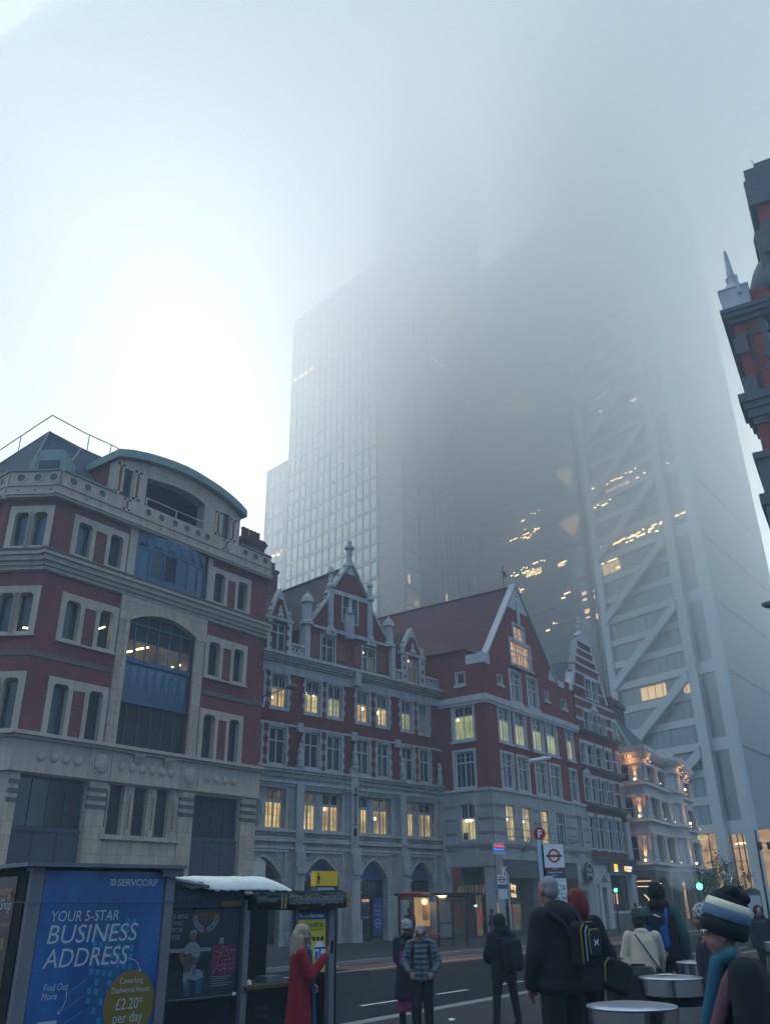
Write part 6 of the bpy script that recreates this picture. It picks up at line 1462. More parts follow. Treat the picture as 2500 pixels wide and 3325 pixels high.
# ================================================================== wayfinding pillar
o = thing('wayfinding_pillar', 'dark pedestrian map pillar with a bright yellow top standing behind the stall', 'sign', (-1.3, 17.0, .15))
WP = Frame((-1.24, 17.0), 62)
m = MB(WP); m.box(-.2, .2, .1, 2.42, -.09, .09).box(.2, .25, .1, 2.4, -.06, .06); m.build('pillar_body', 'black_gloss', o)
m = MB(WP); m.box(-.215, .235, 2.43, 2.68, -.11, .11); yt = m.build('yellow_cap', 'yellow_sign', o)
m = MB(WP); m.ball(-.15, 2.63, .112, .016, 8, (1, 1, .2)).prism([(-.17, 2.6), (-.13, 2.6), (-.12, 2.53), (-.14, 2.53), (-.125, 2.46), (-.14, 2.46), (-.15, 2.52), (-.165, 2.46), (-.18, 2.46), (-.165, 2.54), (-.18, 2.54)], .11, .114); m.build('walking_figure', 'black_panel', yt)
m = MB(WP); m.box(-.17, .17, 1.3, 2.4, .09, .096); m.build('map_panel', m_plain('map_grey', (.36, .34, .34), .4, .2, 9), o)

# ================================================================== bus stops
def roundel(m, u, z, n, r, t_=.006): m.disc(u, z, n, r, t_, 28, r * .72); m.box(u - r * 1.28, u + r * 1.28, z - r * .17, z + r * .17, n, n + t_ + .002)
o = thing('bus_stop_pole', 'tall grey bus stop pole with red F disc and white route panels by the kerb', 'bus stop', (3.62, 21.7, .13))
BF = Frame((3.62, 21.7), 78)
m = MB(BF); m.tube((0, .13, 0), (0, 3.35, 0), .05, seg=12).lathe(0, 0, [(.09, 0), (.09, .06), (.05, .1)], 12, .13).tube((.0, 3.35, 0), (.0, 3.5, 0), .045, .03); m.build('pole', 'steel_top', o)
m = MB(BF); m.disc(.02, 3.6, .0, .145, .05, 24); fd = m.build('stop_letter_disc', 'tube_red', o); MB(BF).text('F', .02, 3.52, .055, .17, align='CENTER', fat=.03).build('stop_letter', 'lettering_white', fd)
m = MB(BF); m.box(.09, .6, 2.84, 3.36, -.02, .02); fl_ = m.build('white_flag', 'sign_white', o)
m = MB(BF); roundel(m, .345, 3.1, .02, .155); m.box(.09, .6, 2.79, 2.838, -.018, .02); m.build('red_roundel', 'tube_red', fl_)
m = MB(BF); m.box(.1, .6, 2.61, 2.788, -.018, .018); nb = m.build('name_panel', m_plain('sign_slate', (.045, .08, .11), .5, .05), o)
MB(BF).text('BUSES', .345, 2.8, .024, .03, width=.12, align='CENTER').text('Liverpool Street', .345, 2.715, .022, .045, width=.36, align='CENTER').text('Station', .3, 2.645, .022, .045, width=.16, align='CENTER').build('lettering', 'lettering_white', nb)
m = MB(BF); m.box(.11, .6, 2.06, 2.6, -.015, .015); rp = m.build('route_panel', 'sign_white', o)
m = MB(BF); m.text('towards Liverpool Street', .13, 2.54, .018, .03, width=.38).text('or Moorgate', .2, 2.48, .018, .03, width=.24).text('8', .18, 2.31, .018, .08, width=.045, fat=.02).text('26', .31, 2.31, .018, .08, width=.1, fat=.02).text('35', .47, 2.34, .018, .08, width=.1, fat=.02).text('42', .16, 2.13, .018, .07, fat=.02).text('47', .31, 2.13, .018, .07, fat=.02).text('78', .46, 2.13, .018, .07, fat=.02)
for z in (2.26, 2.44): m.box(.11, .6, z, z + .01, .015, .018)
for u in (.275, .44): m.box(u, u + .008, 2.08, 2.44, .015, .018)
m.build('route_numbers', 'lettering_dark', rp)
m = MB(BF); m.box(-.03, .1, 2.0, 3.34, -.012, .012); m.build('backing_strip', 'black_panel', o)
o = thing('bus_stop_pole', 'slim far bus stop pole lettered K in front of the pub corner', 'bus stop', (6.45, 49.8, .12))
BK = Frame((6.45, 49.8), 88)
m = MB(BK); m.tube((0, .12, 0), (0, 3.4, 0), .06, seg=10); m.build('pole', 'steel_top', o)
MB(BK).text('K', -.28, 3.42, 0, .42, width=.3, fat=.02).build('stop_letter', 'lettering_white', o)
m = MB(BK); m.box(-.6, -.08, 2.92, 3.4, -.02, .02); fl_ = m.build('white_flag', 'sign_white', o); m = MB(BK); roundel(m, -.34, 3.16, .02, .16); m.build('red_roundel', 'tube_red', fl_)
m = MB(BK); m.box(-.6, -.08, 2.7, 2.91, -.02, .02); m.build('name_panel', 'sign_blue', o); m = MB(BK); m.box(-.56, -.08, 2.2, 2.69, -.02, .02); m.build('route_panel', 'sign_white', o)

# ================================================================== bus shelter across the road
SH = Frame((.95, 43.3), 50)
o = thing('bus_shelter', 'glass bus shelter with dark flat roof and lit poster panel across the road', 'bus shelter', (2.6, 44.6, .12))
m = MB(SH); m.box(-.1, 4.6, 2.38, 2.5, -1.1, .35); m.build('flat_roof', 'iron_black', o)
m = MB(SH); m.lathe(.35, -.1, [(.05, 0), (.75, .06), (.78, .12), (.7, .17), (.05, .2)], 20, 2.36); rd_ = m.build('red_roof_disc', 'tube_red', o)
MB(SH).text('Liverpool', .35, 2.44, .68, .07, width=.4, align='CENTER').build('lettering', 'lettering_white', rd_)
m = MB(SH)
for u in (.02, .75, 2.55, 3.5): m.box(u, u + .09, .12, 2.38, -.95, -.86)
for u in (3.62,): m.box(u, u + .07, .12, 2.3, -.1, 0)
for z in (.42, 1.12): m.box(2.55, 3.6, z, z + .06, -.94, -.88); m.box(.05, .8, z, z + .06, -.94, -.88)
m.box(.05, .8, 2.2, 2.38, -.95, -.8); m.box(2.4, 4.5, 2.12, 2.36, -.6, -.5); m.build('shelter_frame', 'iron_black', o)
m_lit('lit_panel', (1.0, .62, .28), .22, dark=.5, bands=1, low=.7)
m = MB(SH); m.box(1.05, 1.95, .25, 2.3, -.95, -.85); pp = m.build('poster_panel', 'lit_panel', o)
m = MB(SH); m.box(1.5, 1.9, 1.3, 1.95, -.85, -.84); m.build('timetable', 'stone_dark', pp); m = MB(SH); m.box(1.05, 1.95, .25, 1.05, -.85, -.84); m.build('lower_panel', m_plain('panel_brown', (.09, .065, .07), .6, .1), pp)
m = MB(SH); m.box(.7, 2.35, .66, .72, -.8, -.5); m.build('red_bench', m_plain('bench_red', (.42, .02, .03), .5, .05), o)
g = MB(SH); g.box(2.0, 2.5, .5, 2.1, -.92, -.9).box(2.64, 3.5, .5, 2.1, -.92, -.9)
t = NT('shelter_glass'); t.b.inputs['Transmission Weight'].default_value = .92; t.put(t.b.inputs['Base Color'], (.55, .65, .72)); t.b.inputs['Roughness'].default_value = .12; t.b.inputs['IOR'].default_value = 1.2; t.done('shelter_glass')
g.build('glass_panel', 'shelter_glass', o)
MB(SH).text('Bishopsgate', 2.5, 2.19, -.49, .13, width=1.5).build('stop_name', 'lettering_grey', o)
o = thing('hanging_lamp', 'oval amber lamp glowing under the roof of the far bus shelter', 'lamp', SH.P(2.15, 2.3, -.2)); 
m = MB(SH); m.ball(2.15, 2.37, -.1, .15, 12, (1.6, .55, 1.0)); m.build('lamp_glass', 'lamp_warm', o)
l = bpy.data.lights.new('lamp_light', 'POINT'); l.energy = 26; l.color = (1.0, .6, .22); l.shadow_soft_size = .12; lo_ = bpy.data.objects.new('lamp_light', l); C.objects.link(lo_); lo_.location = SH.P(2.1, 2.12, -.35) - ORG[o]; lo_.parent = o

# ================================================================== street lamps, traffic lights, far kiosk
o = thing('street_lamp', 'long pale arm street lamp in front of the red gabled building', 'lamp', (4.8, 53.5, 8.8))
m = MB(); m.tube((7.7, 9.0, -47.0), (8.9, 9.2, -47.2), .12, .07, seg=8); m.raw([Vector(p) for p in ((7.6, 46.9, 8.98), (8.75, 47.1, 9.18), (8.75, 47.35, 9.2), (7.6, 47.15, 9.0), (7.75, 46.95, 9.1), (8.6, 47.15, 9.3), (8.6, 47.3, 9.3), (7.75, 47.1, 9.1))], [(0, 1, 2, 3), (4, 5, 6, 7), (0, 1, 5, 4), (1, 2, 6, 5), (2, 3, 7, 6), (3, 0, 4, 7)])
m.build('lamp_head', 'sign_white', o)
m = MB(); m.tube((7.7, 9.0, -47.0), (6.6, 9.5, -54.6), .02, seg=6); m.build('wall_arm', 'iron_grey', o)
o = thing('street_lamp', 'street lamp head hanging high in front of the braced tower glass side', 'lamp', (16.5, 26.2, 0))
m = MB(); m.tube((13.5, 11.1, -26.9), (16.5, 11.4, -26.2), .05); m.ball(13.1, 11.12, -27, .26, 10, (1.5, .5, .8)); m.build('lamp_head', 'iron_grey', o)
m = MB(); m.tube((16.5, 0.05, -26.2), (16.5, 11.5, -26.2), .09, .06); m.build('pole', 'iron_black', o)
o = thing('lamp_post', 'tall dark double headed lamp post in front of the braced tower entrance', 'lamp post', (25.0, 61.3, 0))
m = MB(); m.tube((25.0, 0, -61.3), (24.6, 6.2, -60.0), .09, .06); m.tube((24.5, 5.5, -60), (25.3, 5.3, -60), .03); m.build('pole', 'iron_black', o)
for dx in (.15, .75): MB().lathe(24.6 + dx, -60, [(.05, 0), (.16, .1), (.14, .45), (.04, .5)], 8, 4.95).build('lantern', 'iron_black', o)
m_emit('signal_green', (.05, 1.0, .42), 5.0); m_emit('signal_glow', (.25, 1.0, .55), 3.0)
def traffic_light(x, y, z, label, r):
    o = thing('traffic_light', label, 'traffic light', (x, y, 0))
    m = MB(); m.tube((x, 0, -y), (x, z + .75, -y), .06); m.build('pole', 'iron_black', o)
    m = MB(); m.box(x - .18, x + .18, z - .2, z + .85, -y + .06, -y + .26)
    m.build('signal_box', 'black_panel', o)
    m = MB(); m.ball(x, z, -y + .28, r, 12, (1, 1, .4)); m.build('green_lens', 'signal_green', o)
    for k_ in (1, 2): MB().ball(x, z + .3 * k_, -y + .27, .11, 10, (1, 1, .3)).build('dark_lens', 'black_gloss', o)
traffic_light(19.1, 56.8, 2.75, 'traffic light glowing green beside the stucco building corner', .19)
traffic_light(14.3, 58.4, 2.62, 'smaller traffic light showing green in front of the striped building shop window', .11)
l = bpy.data.lights.new('signal_light', 'POINT'); l.energy = 18; l.color = (.1, 1.0, .45); l.shadow_soft_size = .15; lo_ = bpy.data.objects.new('signal_light', l); C.objects.link(lo_); lo_.location = (19.1, 56.2, 2.75)
lo_.parent = [o_ for o_ in C.objects if o_.name.startswith('traffic_light')][0]; lo_.location = (0, -.6, 2.75)
o = thing('street_panel', 'pale round topped information panel far off behind the striped bobble hat', 'panel', (17.6, 45.0, 0))
m = MB(); m.prism([(17.3, .1), (18.1, .1), (18.1, 2.3)] + [(17.7 + .4 * cos(pi * i / 8), 2.3 + .22 * sin(pi * i / 8)) for i in range(9)] + [(17.3, 2.3)], -45.1, -44.9); m.build('panel_frame', 'iron_grey', o)
m = MB(); m.box(17.36, 18.04, .9, 2.2, -44.9, -44.88); m.build('panel_face', 'sign_white', o)
o = thing('red_lamp', 'tiny red lamp on a thin mast before the braced tower lobby', 'lamp', (20.6, 49, 0))
m = MB(); m.tube((20.7, 0, -49), (20.7, 3.0, -49), .04); m.build('mast', 'iron_black', o); MB().ball(20.7, 3.0, -48.95, .06, 8).build('red_bulb', m_emit('bulb_red', (1, .06, .05), 3), o)

# ================================================================== small street trees hung with lights
def tree(x, y, h, label, seed):
    rg = random.Random(seed); o = thing('street_tree', label, 'tree', (x, y, .1), 'young street trees by the tower entrance')
    m = MB(); m.tube((x, .1, -y), (x + .05, h * .45, -y), .09, .05); tips = []
    for i in range(14):
        a = rg.uniform(0, 2 * pi); z0 = h * rg.uniform(.3, .6); l_ = h * rg.uniform(.18, .38); p = Vector((x + .04, y, z0)); q = p + Vector((cos(a) * l_ * .6, sin(a) * l_ * .6, l_ * .8)); m.tube(p, q, .03, .012, 5, False); tips.append((p, q))
        for j in range(3):
            r0 = p.lerp(q, rg.uniform(.3, 1)); q2 = r0 + Vector((rg.uniform(-.5, .5), rg.uniform(-.5, .5), rg.uniform(.1, .6))) * .9; m.tube(r0, q2, .014, .006, 4, False); tips.append((r0, q2))
    m.build('trunk', 'stone_dark', o)
    m = MB()
    for i in range(900):
        p, q = rg.choice(tips); c_ = p.lerp(q, rg.uniform(.2, 1.15)) + Vector((rg.gauss(0, .16), rg.gauss(0, .16), rg.gauss(0, .16))); s_ = rg.uniform(.05, .1)
        d1 = Vector((rg.gauss(0, 1), rg.gauss(0, 1), rg.gauss(0, 1))).normalized() * s_; d2 = d1.cross(Vector((rg.gauss(0, 1), rg.gauss(0, 1), rg.gauss(0, 1)))).normalized() * s_ * .6
        m.raw([c_ - d1, c_ + d2, c_ + d1, c_ - d2], [(0, 1, 2, 3)])
    m.build('crown', 'leaf_dark', o, flip=False)
    m = MB()
    for i in range(34): p, q = rg.choice(tips); c_ = p.lerp(q, rg.random()) ; m.ball(c_.x, c_.z, -c_.y, rg.uniform(.02, .035), 5)
    m.build('fairy_lights', 'strip_warm', o)
m_plain('leaf_dark', (.055, .05, .025), .7, .4, 3)
tree(20.4, 57.5, 5.0, 'small leafy street tree with tiny lights beside the stucco building end', 4)
tree(22.6, 59.5, 4.2, 'sparse low street tree with tiny lights in front of the tower entrance', 8)

# ================================================================== bollards
bp = []
def bollard(x, y, label):
    z = gz(x, y); o = thing('bollard', label, 'bollard', (x, y, z), 'steel bollards along the pavement')
    F = Frame((x, y), 90, z, out=(x, y - 1)); r = .255
    MB(F).lathe(0, 0, [(r, 0), (r, .80)], 48).build('drum', 'steel_brushed', o, smooth=False)
    MB(F).lathe(0, 0, [(r - .04, .8), (r - .04, .87)], 40).build('dark_groove', 'black_panel', o)
    MB(F).lathe(0, 0, [(r, .87), (r, .985), (r + .006, .99)], 48).build('upper_band', 'steel_brushed', o)
    MB(F).lathe(0, 0, [(r + .008, .99), (r + .008, .998), (r * .7, 1.008), (r * .3, 1.015), (.01, 1.016)], 48).build('domed_top', 'steel_top', o, smooth=True)
    return o
b0 = bollard(1.42, 5.72, 'nearest steel bollard with wide domed top at the bottom edge')
blab = ((2.36, 8.07, 'second steel bollard with a paper label lying on its top'), (3.36, 10.27, 'third steel bollard, in front of the hooded person with blue backpack'), (4.16, 12.2, 'smallest steel bollard peeping out beside the striped bobble hat person'), (6.2, 14.9, 'steel bollard half hidden behind the person in the striped bobble hat'))
for x, y, lb in blab: copy_thing(b0, (x, y, gz(x, y)), random.Random(x).uniform(0, 6), lb)
m = MB(); m.raw([Vector((2.26 + a, 8.0 + b, gz(2.36, 8.07) + 1.02)) for a, b in ((0, 0), (.13, .02), (.12, .1), (-.01, .08))], [(0, 1, 2, 3)]); o = tag(m.build('paper_label', 'tarp_white'), 'small pale paper label lying on the second bollard top', 'paper')

# ================================================================== litter
for i, (x, y, r, lb) in enumerate(((1.05, 17.2, .07, 'flat scrap of white paper on the near pavement beside the black hood'), (4.2, 24.6, .09, 'crumpled white paper on the road beside the near kerb'), (1.3, 21.6, .05, 'tiny white paper scrap on the road beside the puffer jacket person'), (6.0, 41.3, .08, 'white paper scrap lying by the far kerb'), (-2.0, 34.5, .09, 'white paper scrap on the far roadside behind the speckled hat person'), (3.9, 27.5, .05, 'tiny pale scrap of paper in the middle of the road'))):
    crumple('crumpled_paper', lb, (x, y, gz(x, y) + .002), r, 'sign_white', 'litter', None, .3)
# ================================================================== people
def cap_mesh(p, q, r0, r1, seg=12):
    p, q = Vector(p), Vector(q); ax = q - p; l = ax.length or 1e-4; ax = ax / l; x = ax.orthogonal().normalized(); y = ax.cross(x); V = [p - ax * r0]; rings = []
    for t_ in (-60, -30, 0): rings.append((p + ax * r0 * sin(R(t_)), r0 * cos(R(t_))))
    for t_ in (0, 30, 60): rings.append((q + ax * r1 * sin(R(t_)), r1 * cos(R(t_))))
    for c_, r_ in rings: V += [c_ + (x * cos(2 * pi * i / seg) + y * sin(2 * pi * i / seg)) * r_ for i in range(seg)]
    V.append(q + ax * r1); T = len(V) - 1; Fc = [(0, 1 + (i + 1) % seg, 1 + i) for i in range(seg)]
    for j in range(len(rings) - 1): Fc += [(1 + j * seg + i, 1 + j * seg + (i + 1) % seg, 1 + (j + 1) * seg + (i + 1) % seg, 1 + (j + 1) * seg + i) for i in range(seg)]
    return V, Fc + [(T, T - seg + i, T - seg + (i + 1) % seg) for i in range(seg)]
def ell_mesh(c, r, rot=(0, 0, 0), seg=14):
    M = Matrix.Rotation(rot[2], 3, 'Z') @ Matrix.Rotation(rot[0], 3, 'X') @ Matrix.Rotation(rot[1], 3, 'Y'); m = seg // 2; c = Vector(c)
    pts = [Vector((0, 0, -1))] + [Vector((cos(t_) * cos(2 * pi * i / seg), cos(t_) * sin(2 * pi * i / seg), sin(t_))) for t_ in (-pi / 2 + pi * j / m for j in range(1, m)) for i in range(seg)] + [Vector((0, 0, 1))]
    V = [c + M @ Vector((p.x * r[0], p.y * r[1], p.z * r[2])) for p in pts]; T = len(V) - 1; Fc = [(0, 1 + (i + 1) % seg, 1 + i) for i in range(seg)]
    for j in range(m - 2): Fc += [(1 + j * seg + i, 1 + j * seg + (i + 1) % seg, 1 + (j + 1) * seg + (i + 1) % seg, 1 + (j + 1) * seg + i) for i in range(seg)]
    return V, Fc + [(T, T - seg + i, T - seg + (i + 1) % seg) for i in range(seg)]
def boxy_mesh(c, r, rot=(0, 0, 0)):
    M = Matrix.Rotation(rot[2], 3, 'Z') @ Matrix.Rotation(rot[0], 3, 'X') @ Matrix.Rotation(rot[1], 3, 'Y'); c = Vector(c); k_ = .75
    V = []; 
    for z, s_ in ((-1, k_), (-.8, 1), (.8, 1), (1, k_)):
        for x, y in ((-1, -k_), (-k_, -1), (k_, -1), (1, -k_), (1, k_), (k_, 1), (-k_, 1), (-1, k_)): V.append(c + M @ Vector((x * s_ * r[0], y * s_ * r[1], z * r[2])))
    return V, [tuple(range(8))[::-1], tuple(range(24, 32))] + [(j * 8 + i, j * 8 + (i + 1) % 8, j * 8 + 8 + (i + 1) % 8, j * 8 + 8 + i) for j in range(3) for i in range(8)]
def cone_mesh(secs, seg=20):
    """stack of elliptical sections (x, y, z, rx, ry)"""
    V = []
    for x, y, z, rx, ry in secs: V += [Vector((x + rx * cos(2 * pi * i / seg), y + ry * sin(2 * pi * i / seg), z)) for i in range(seg)]
    k_ = len(secs); return V, [tuple(range(seg))[::-1], tuple(range((k_ - 1) * seg, k_ * seg))] + [(j * seg + i, j * seg + (i + 1) % seg, (j + 1) * seg + (i + 1) % seg, (j + 1) * seg + i) for j in range(k_ - 1) for i in range(seg)]
def tilt_mesh(secs, c, tilt, lean=0, seg=36):
    V, Fc = cone_mesh(secs, seg); Mx = Matrix.Rotation(-tilt, 3, 'X') @ Matrix.Rotation(lean, 3, 'Y'); return [Vector(c) + Mx @ v_ for v_ in V], Fc
class Fig:
    def __init__(s, label, x, y, h, yaw, z=None, cat='person'):
        s.k = h / 1.75; s.z = gz(x, y) if z is None else z; s.yaw = R(yaw); s.pos = Vector((x, y, s.z))
        s.M = Matrix.Translation(s.pos) @ Matrix.Rotation(s.yaw, 4, 'Z') @ Matrix.Scale(s.k, 4)
        s.root = None; s.label = label
    def layer(s, name, mat, prims, voxel=.014, smooth=6, parent=None, label=None, solid=True):
        V, Fc = [], []
        for kind, *a in prims:
            v_, f_ = {'cap': cap_mesh, 'ell': ell_mesh, 'box': boxy_mesh, 'cone': cone_mesh, 'tilt': tilt_mesh}[kind](*a)
            i = len(V); V += v_; Fc += [tuple(q + i for q in f) for f in f_]
        me = bpy.data.meshes.new(name); me.from_pydata(V, [], Fc)
        o = bpy.data.objects.new(name, me); C.objects.link(o)
        bm = bmesh.new(); bm.from_mesh(me); bmesh.ops.recalc_face_normals(bm, faces=bm.faces); bm.to_mesh(me); bm.free()
        if voxel:
            md = o.modifiers.new('merge', 'REMESH'); md.mode = 'VOXEL'; md.voxel_size = voxel; md.use_smooth_shade = True
            if smooth: sm_ = o.modifiers.new('soften', 'SMOOTH'); sm_.factor = .5; sm_.iterations = smooth
            dg = bpy.context.evaluated_depsgraph_get(); me2 = bpy.data.meshes.new_from_object(o.evaluated_get(dg)); o.modifiers.clear(); o.data = me2; bpy.data.meshes.remove(me); me = me2; me.name = name
        me.transform(Matrix.Rotation(s.yaw, 4, 'Z') @ Matrix.Scale(s.k, 4))
        me.polygons.foreach_set('use_smooth', [True] * len(me.polygons)); me.materials.clear(); me.materials.append(MAT[mat])
        if s.root is None:
            s.root = thing('person', s.label, 'person', s.pos)
        o.parent = parent or s.root
        if label: o['label'] = label
        return o
def hand(w, d, up, r=1.0, curl=.5, thumb=1):
    """palm, four bent fingers of different length and a thumb leaving the side of the palm"""
    w, d, up = Vector(w), Vector(d).normalized(), Vector(up).normalized(); sd = d.cross(up).normalized(); up = sd.cross(d)
    out = [('cap', w, w + d * .05 * r, .026 * r, .032 * r), ('cap', w + d * .045 * r - sd * .018 * r, w + d * .07 * r + sd * .0 * r, .024 * r, .022 * r), ('cap', w + d * .045 * r + sd * .018 * r, w + d * .07 * r + sd * .012 * r, .022 * r, .02 * r)]
    for i, (o_, l_) in enumerate(((-.029, .072), (-.010, .082), (.010, .077), (.028, .062))):
        a = w + d * .08 * r + sd * o_ * r; b = a + (d * cos(curl) - up * sin(curl)) * l_ * .5 * r; c_ = b + (d * cos(curl * 2.2) - up * sin(curl * 2.2)) * l_ * .5 * r
        out += [('cap', a, b, .0105 * r, .0098 * r), ('cap', b, c_, .0096 * r, .0084 * r)]
    t0 = w + d * .03 * r - sd * .026 * r * thumb; t1 = t0 + (d * .6 - sd * .6 * thumb - up * .35) * .045 * r; t2 = t1 + (d * .85 - up * .4) * .034 * r
    return out + [('cap', t0, t1, .014 * r, .0115 * r), ('cap', t1, t2, .0112 * r, .0092 * r)]
def head(c, tilt=0, lean=0):
    """skull with face pointing +y; tilt nods it forward"""
    c = Vector(c); Mx = Matrix.Rotation(-tilt, 3, 'X') @ Matrix.Rotation(lean, 3, 'Y'); q = lambda x, y, z: tuple(c + Mx @ Vector((x, y, z))); rt_ = (-tilt, lean, 0)
    return [('ell', q(0, -.01, .03), (.076, .096, .092), rt_), ('ell', q(0, .02, -.03), (.064, .078, .085), rt_), ('ell', q(0, .045, -.085), (.036, .036, .03), rt_), ('cap', q(0, .088, .012), q(0, .112, -.026), .011, .015), ('ell', q(0, .082, -.057), (.024, .016, .011), rt_), ('ell', q(0, .078, .028), (.055, .02, .014), rt_),
            ('ell', q(.078, -.01, -.005), (.012, .02, .032), rt_), ('ell', q(-.078, -.01, -.005), (.012, .02, .032), rt_), ('ell', q(.04, .06, -.03), (.022, .02, .02), rt_), ('ell', q(-.04, .06, -.03), (.022, .02, .02), rt_)]
def body(J, hands=True, nod=0, lean=0, hc=None, curl=.45):
    """continuous body: J holds the joints (left = -x)"""
    hc = hc or J['head']; out = head(hc, nod, lean); nk = Vector(J['neck'])
    out += [('cap', nk - Vector((0, .01, .08)), Vector(hc) + Vector((0, -.015, -.06)), .062, .052), ('cone', [(0, 0, .86, .13, .09), (0, 0, .95, .145, .10), (nk.x * .3, nk.y * .3, 1.1, .12, .085), (nk.x * .7, nk.y * .7, nk.z - .15, .14, .09), (nk.x, nk.y, nk.z - .04, .12, .075), (nk.x, nk.y, nk.z + .01, .065, .055)])]
    for s_ in 'LR':
        sh, el, wr = J['sh' + s_], J['el' + s_], J['wr' + s_]; hp, kn, an = J['hp' + s_], J['kn' + s_], J['an' + s_]
        out += [('cap', sh, el, .056, .043), ('cap', el, wr, .042, .028), ('cap', hp, kn, .085, .055), ('cap', kn, an, .052, .038), ('cap', an, (an[0], an[1] + .13, .035), .04, .036), ('cap', (an[0], an[1] - .04, .045), (an[0], an[1] + .02, .04), .042, .04)]
        if hands: d = Vector(wr) - Vector(el); out += hand(wr, d, (0, 1, 0) if abs(d.normalized().y) < .8 else (0, 0, 1), 1, curl, 1 if s_ == 'R' else -1)
    return out
def joints(**kw):
    J = dict(head=(0, .02, 1.63), neck=(0, 0, 1.45), shL=(-.185, 0, 1.4), shR=(.185, 0, 1.4), elL=(-.23, -.02, 1.12), elR=(.23, -.02, 1.12), wrL=(-.24, .05, .87), wrR=(.24, .05, .87),
             hpL=(-.095, 0, .88), hpR=(.095, 0, .88), knL=(-.1, .01, .48), knR=(.1, .01, .48), anL=(-.1, -.02, .07), anR=(.1, -.02, .07)); J.update(kw); return J
def sleeves(J, r0=.075, r1=.055, sides='LR', cut=.93):
    o = []
    for s_ in sides:
        sh, el, wr = (Vector(J[a + s_]) for a in ('sh', 'el', 'wr')); e2 = el.lerp(wr, cut); o += [('cap', sh, el, r0, (r0 + r1) / 2), ('cap', el, e2, (r0 + r1) / 2, r1)]
    return o
def legs(J, r0=.1, r1=.075, r2=.06):
    return [p for s_ in 'LR' for p in (('cap', J['hp' + s_], J['kn' + s_], r0, r1), ('cap', J['kn' + s_], (J['an' + s_][0], J['an' + s_][1], J['an' + s_][2] + .03), r1, r2))] + [('ell', (0, 0, .92), (.165, .13, .12))]
def shoes(J): return [p for s_ in 'LR' for p in (('cap', (J['an' + s_][0], J['an' + s_][1] - .04, .055), (J['an' + s_][0], J['an' + s_][1] + .15, .045), .05, .045), ('cap', J['an' + s_], (J['an' + s_][0], J['an' + s_][1], .16), .052, .055))]
def torso(z0=.85, w0=.2, d0=.15, z1=1.44, fat=1.0, off=(0, 0)):
    a, b = off; return [('cone', [(0, 0, z0, w0, d0), (0, 0, z0 + .06, w0, d0), (a * .2, b * .2, 1.05, .18 * fat, .135 * fat), (a * .6, b * .6, 1.25, .2 * fat, .14 * fat), (a, b, 1.38, .205 * fat, .125 * fat), (a, b, z1, .13, .095), (a, b, z1 + .05, .08, .075)])]
def bag(name, mat, fig, c, r, rot=(0, 0, 0), label=None, parts=()):
    """a backpack or bag: top-level thing standing against its wearer, with its own parts"""
    Mw = Matrix.Translation(fig.pos) @ Matrix.Rotation(fig.yaw, 4, 'Z') @ Matrix.Scale(fig.k, 4)
    loc = Mw @ Vector(c); o = thing(name, label, 'bag', loc)
    def add(nm, mt, prims, vox=.012):
        V, Fc = [], []
        for kind, *a in prims:
            v_, f_ = {'cap': cap_mesh, 'ell': ell_mesh, 'box': boxy_mesh}[kind](*a); i = len(V); V += v_; Fc += [tuple(q + i for q in f) for f in f_]
        me = bpy.data.meshes.new(nm); me.from_pydata([Mw @ v_ - loc for v_ in V], [], Fc); bm = bmesh.new(); bm.from_mesh(me); bmesh.ops.recalc_face_normals(bm, faces=bm.faces); bm.to_mesh(me); bm.free()
        ob = bpy.data.objects.new(nm, me); C.objects.link(ob)
        if vox:
            md = ob.modifiers.new('merge', 'REMESH'); md.mode = 'VOXEL'; md.voxel_size = vox; sm_ = ob.modifiers.new('soften', 'SMOOTH'); sm_.iterations = 4
            dg = bpy.context.evaluated_depsgraph_get(); me2 = bpy.data.meshes.new_from_object(ob.evaluated_get(dg)); ob.modifiers.clear(); ob.data = me2; bpy.data.meshes.remove(me); me = me2; me.name = nm
        me.polygons.foreach_set('use_smooth', [True] * len(me.polygons)); me.materials.clear(); me.materials.append(MAT[mt]); ob.parent = o; return ob
    add('bag_body', mat, [('box', c, r, rot)] if r else parts[0])
    for nm, mt, prims, vox in (parts[1:] if not r else parts): add(nm, mt, prims, vox)
    return o

# -- woman in the red coat, holding up her phone
f = Fig('person with blond bob in a long red coat holding up a phone beside the newspaper stall', -1.16, 12.0, 1.60, -78)
J = joints(elR=(.23, .13, 1.13), wrR=(.12, .34, 1.37), elL=(-.22, .02, 1.12), wrL=(-.14, .2, 1.0), head=(0, .05, 1.63))
f.layer('body', 'skin', body(J, curl=.9, nod=.05), .0085, 4)
f.layer('red_coat', 'cloth_red', torso(.28, .235, .2, 1.42, 1.04) + [('cone', [(0, 0, .26, .24, .21), (0, 0, .6, .225, .185), (0, 0, .95, .2, .15)])] + sleeves(J, .082, .06), .014)
f.layer('hair', 'hair_blond', [('ell', (0, .015, 1.68), (.105, .115, .10)), ('ell', (0, -.045, 1.58), (.115, .085, .15)), ('cap', (.09, .0, 1.6), (.1, .0, 1.42), .04, .03), ('cap', (-.09, .0, 1.6), (-.1, .0, 1.42), .04, .03), ('cap', (.06, -.06, 1.55), (.07, -.07, 1.4), .05, .04), ('cap', (-.06, -.06, 1.55), (-.07, -.07, 1.4), .05, .04), ('cap', (0, -.1, 1.55), (0, -.11, 1.39), .05, .04), ('cap', (.03, .1, 1.72), (.085, .07, 1.6), .025, .02)], .012, 3)
f.layer('teal_scarf', 'cloth_teal', [('cap', (.04, .13, 1.43), (.06, .165, 1.1), .035, .03), ('cap', (.06, .17, 1.1), (.05, .215, .55), .025, .03), ('ell', (0, .05, 1.45), (.1, .1, .045))], .012)
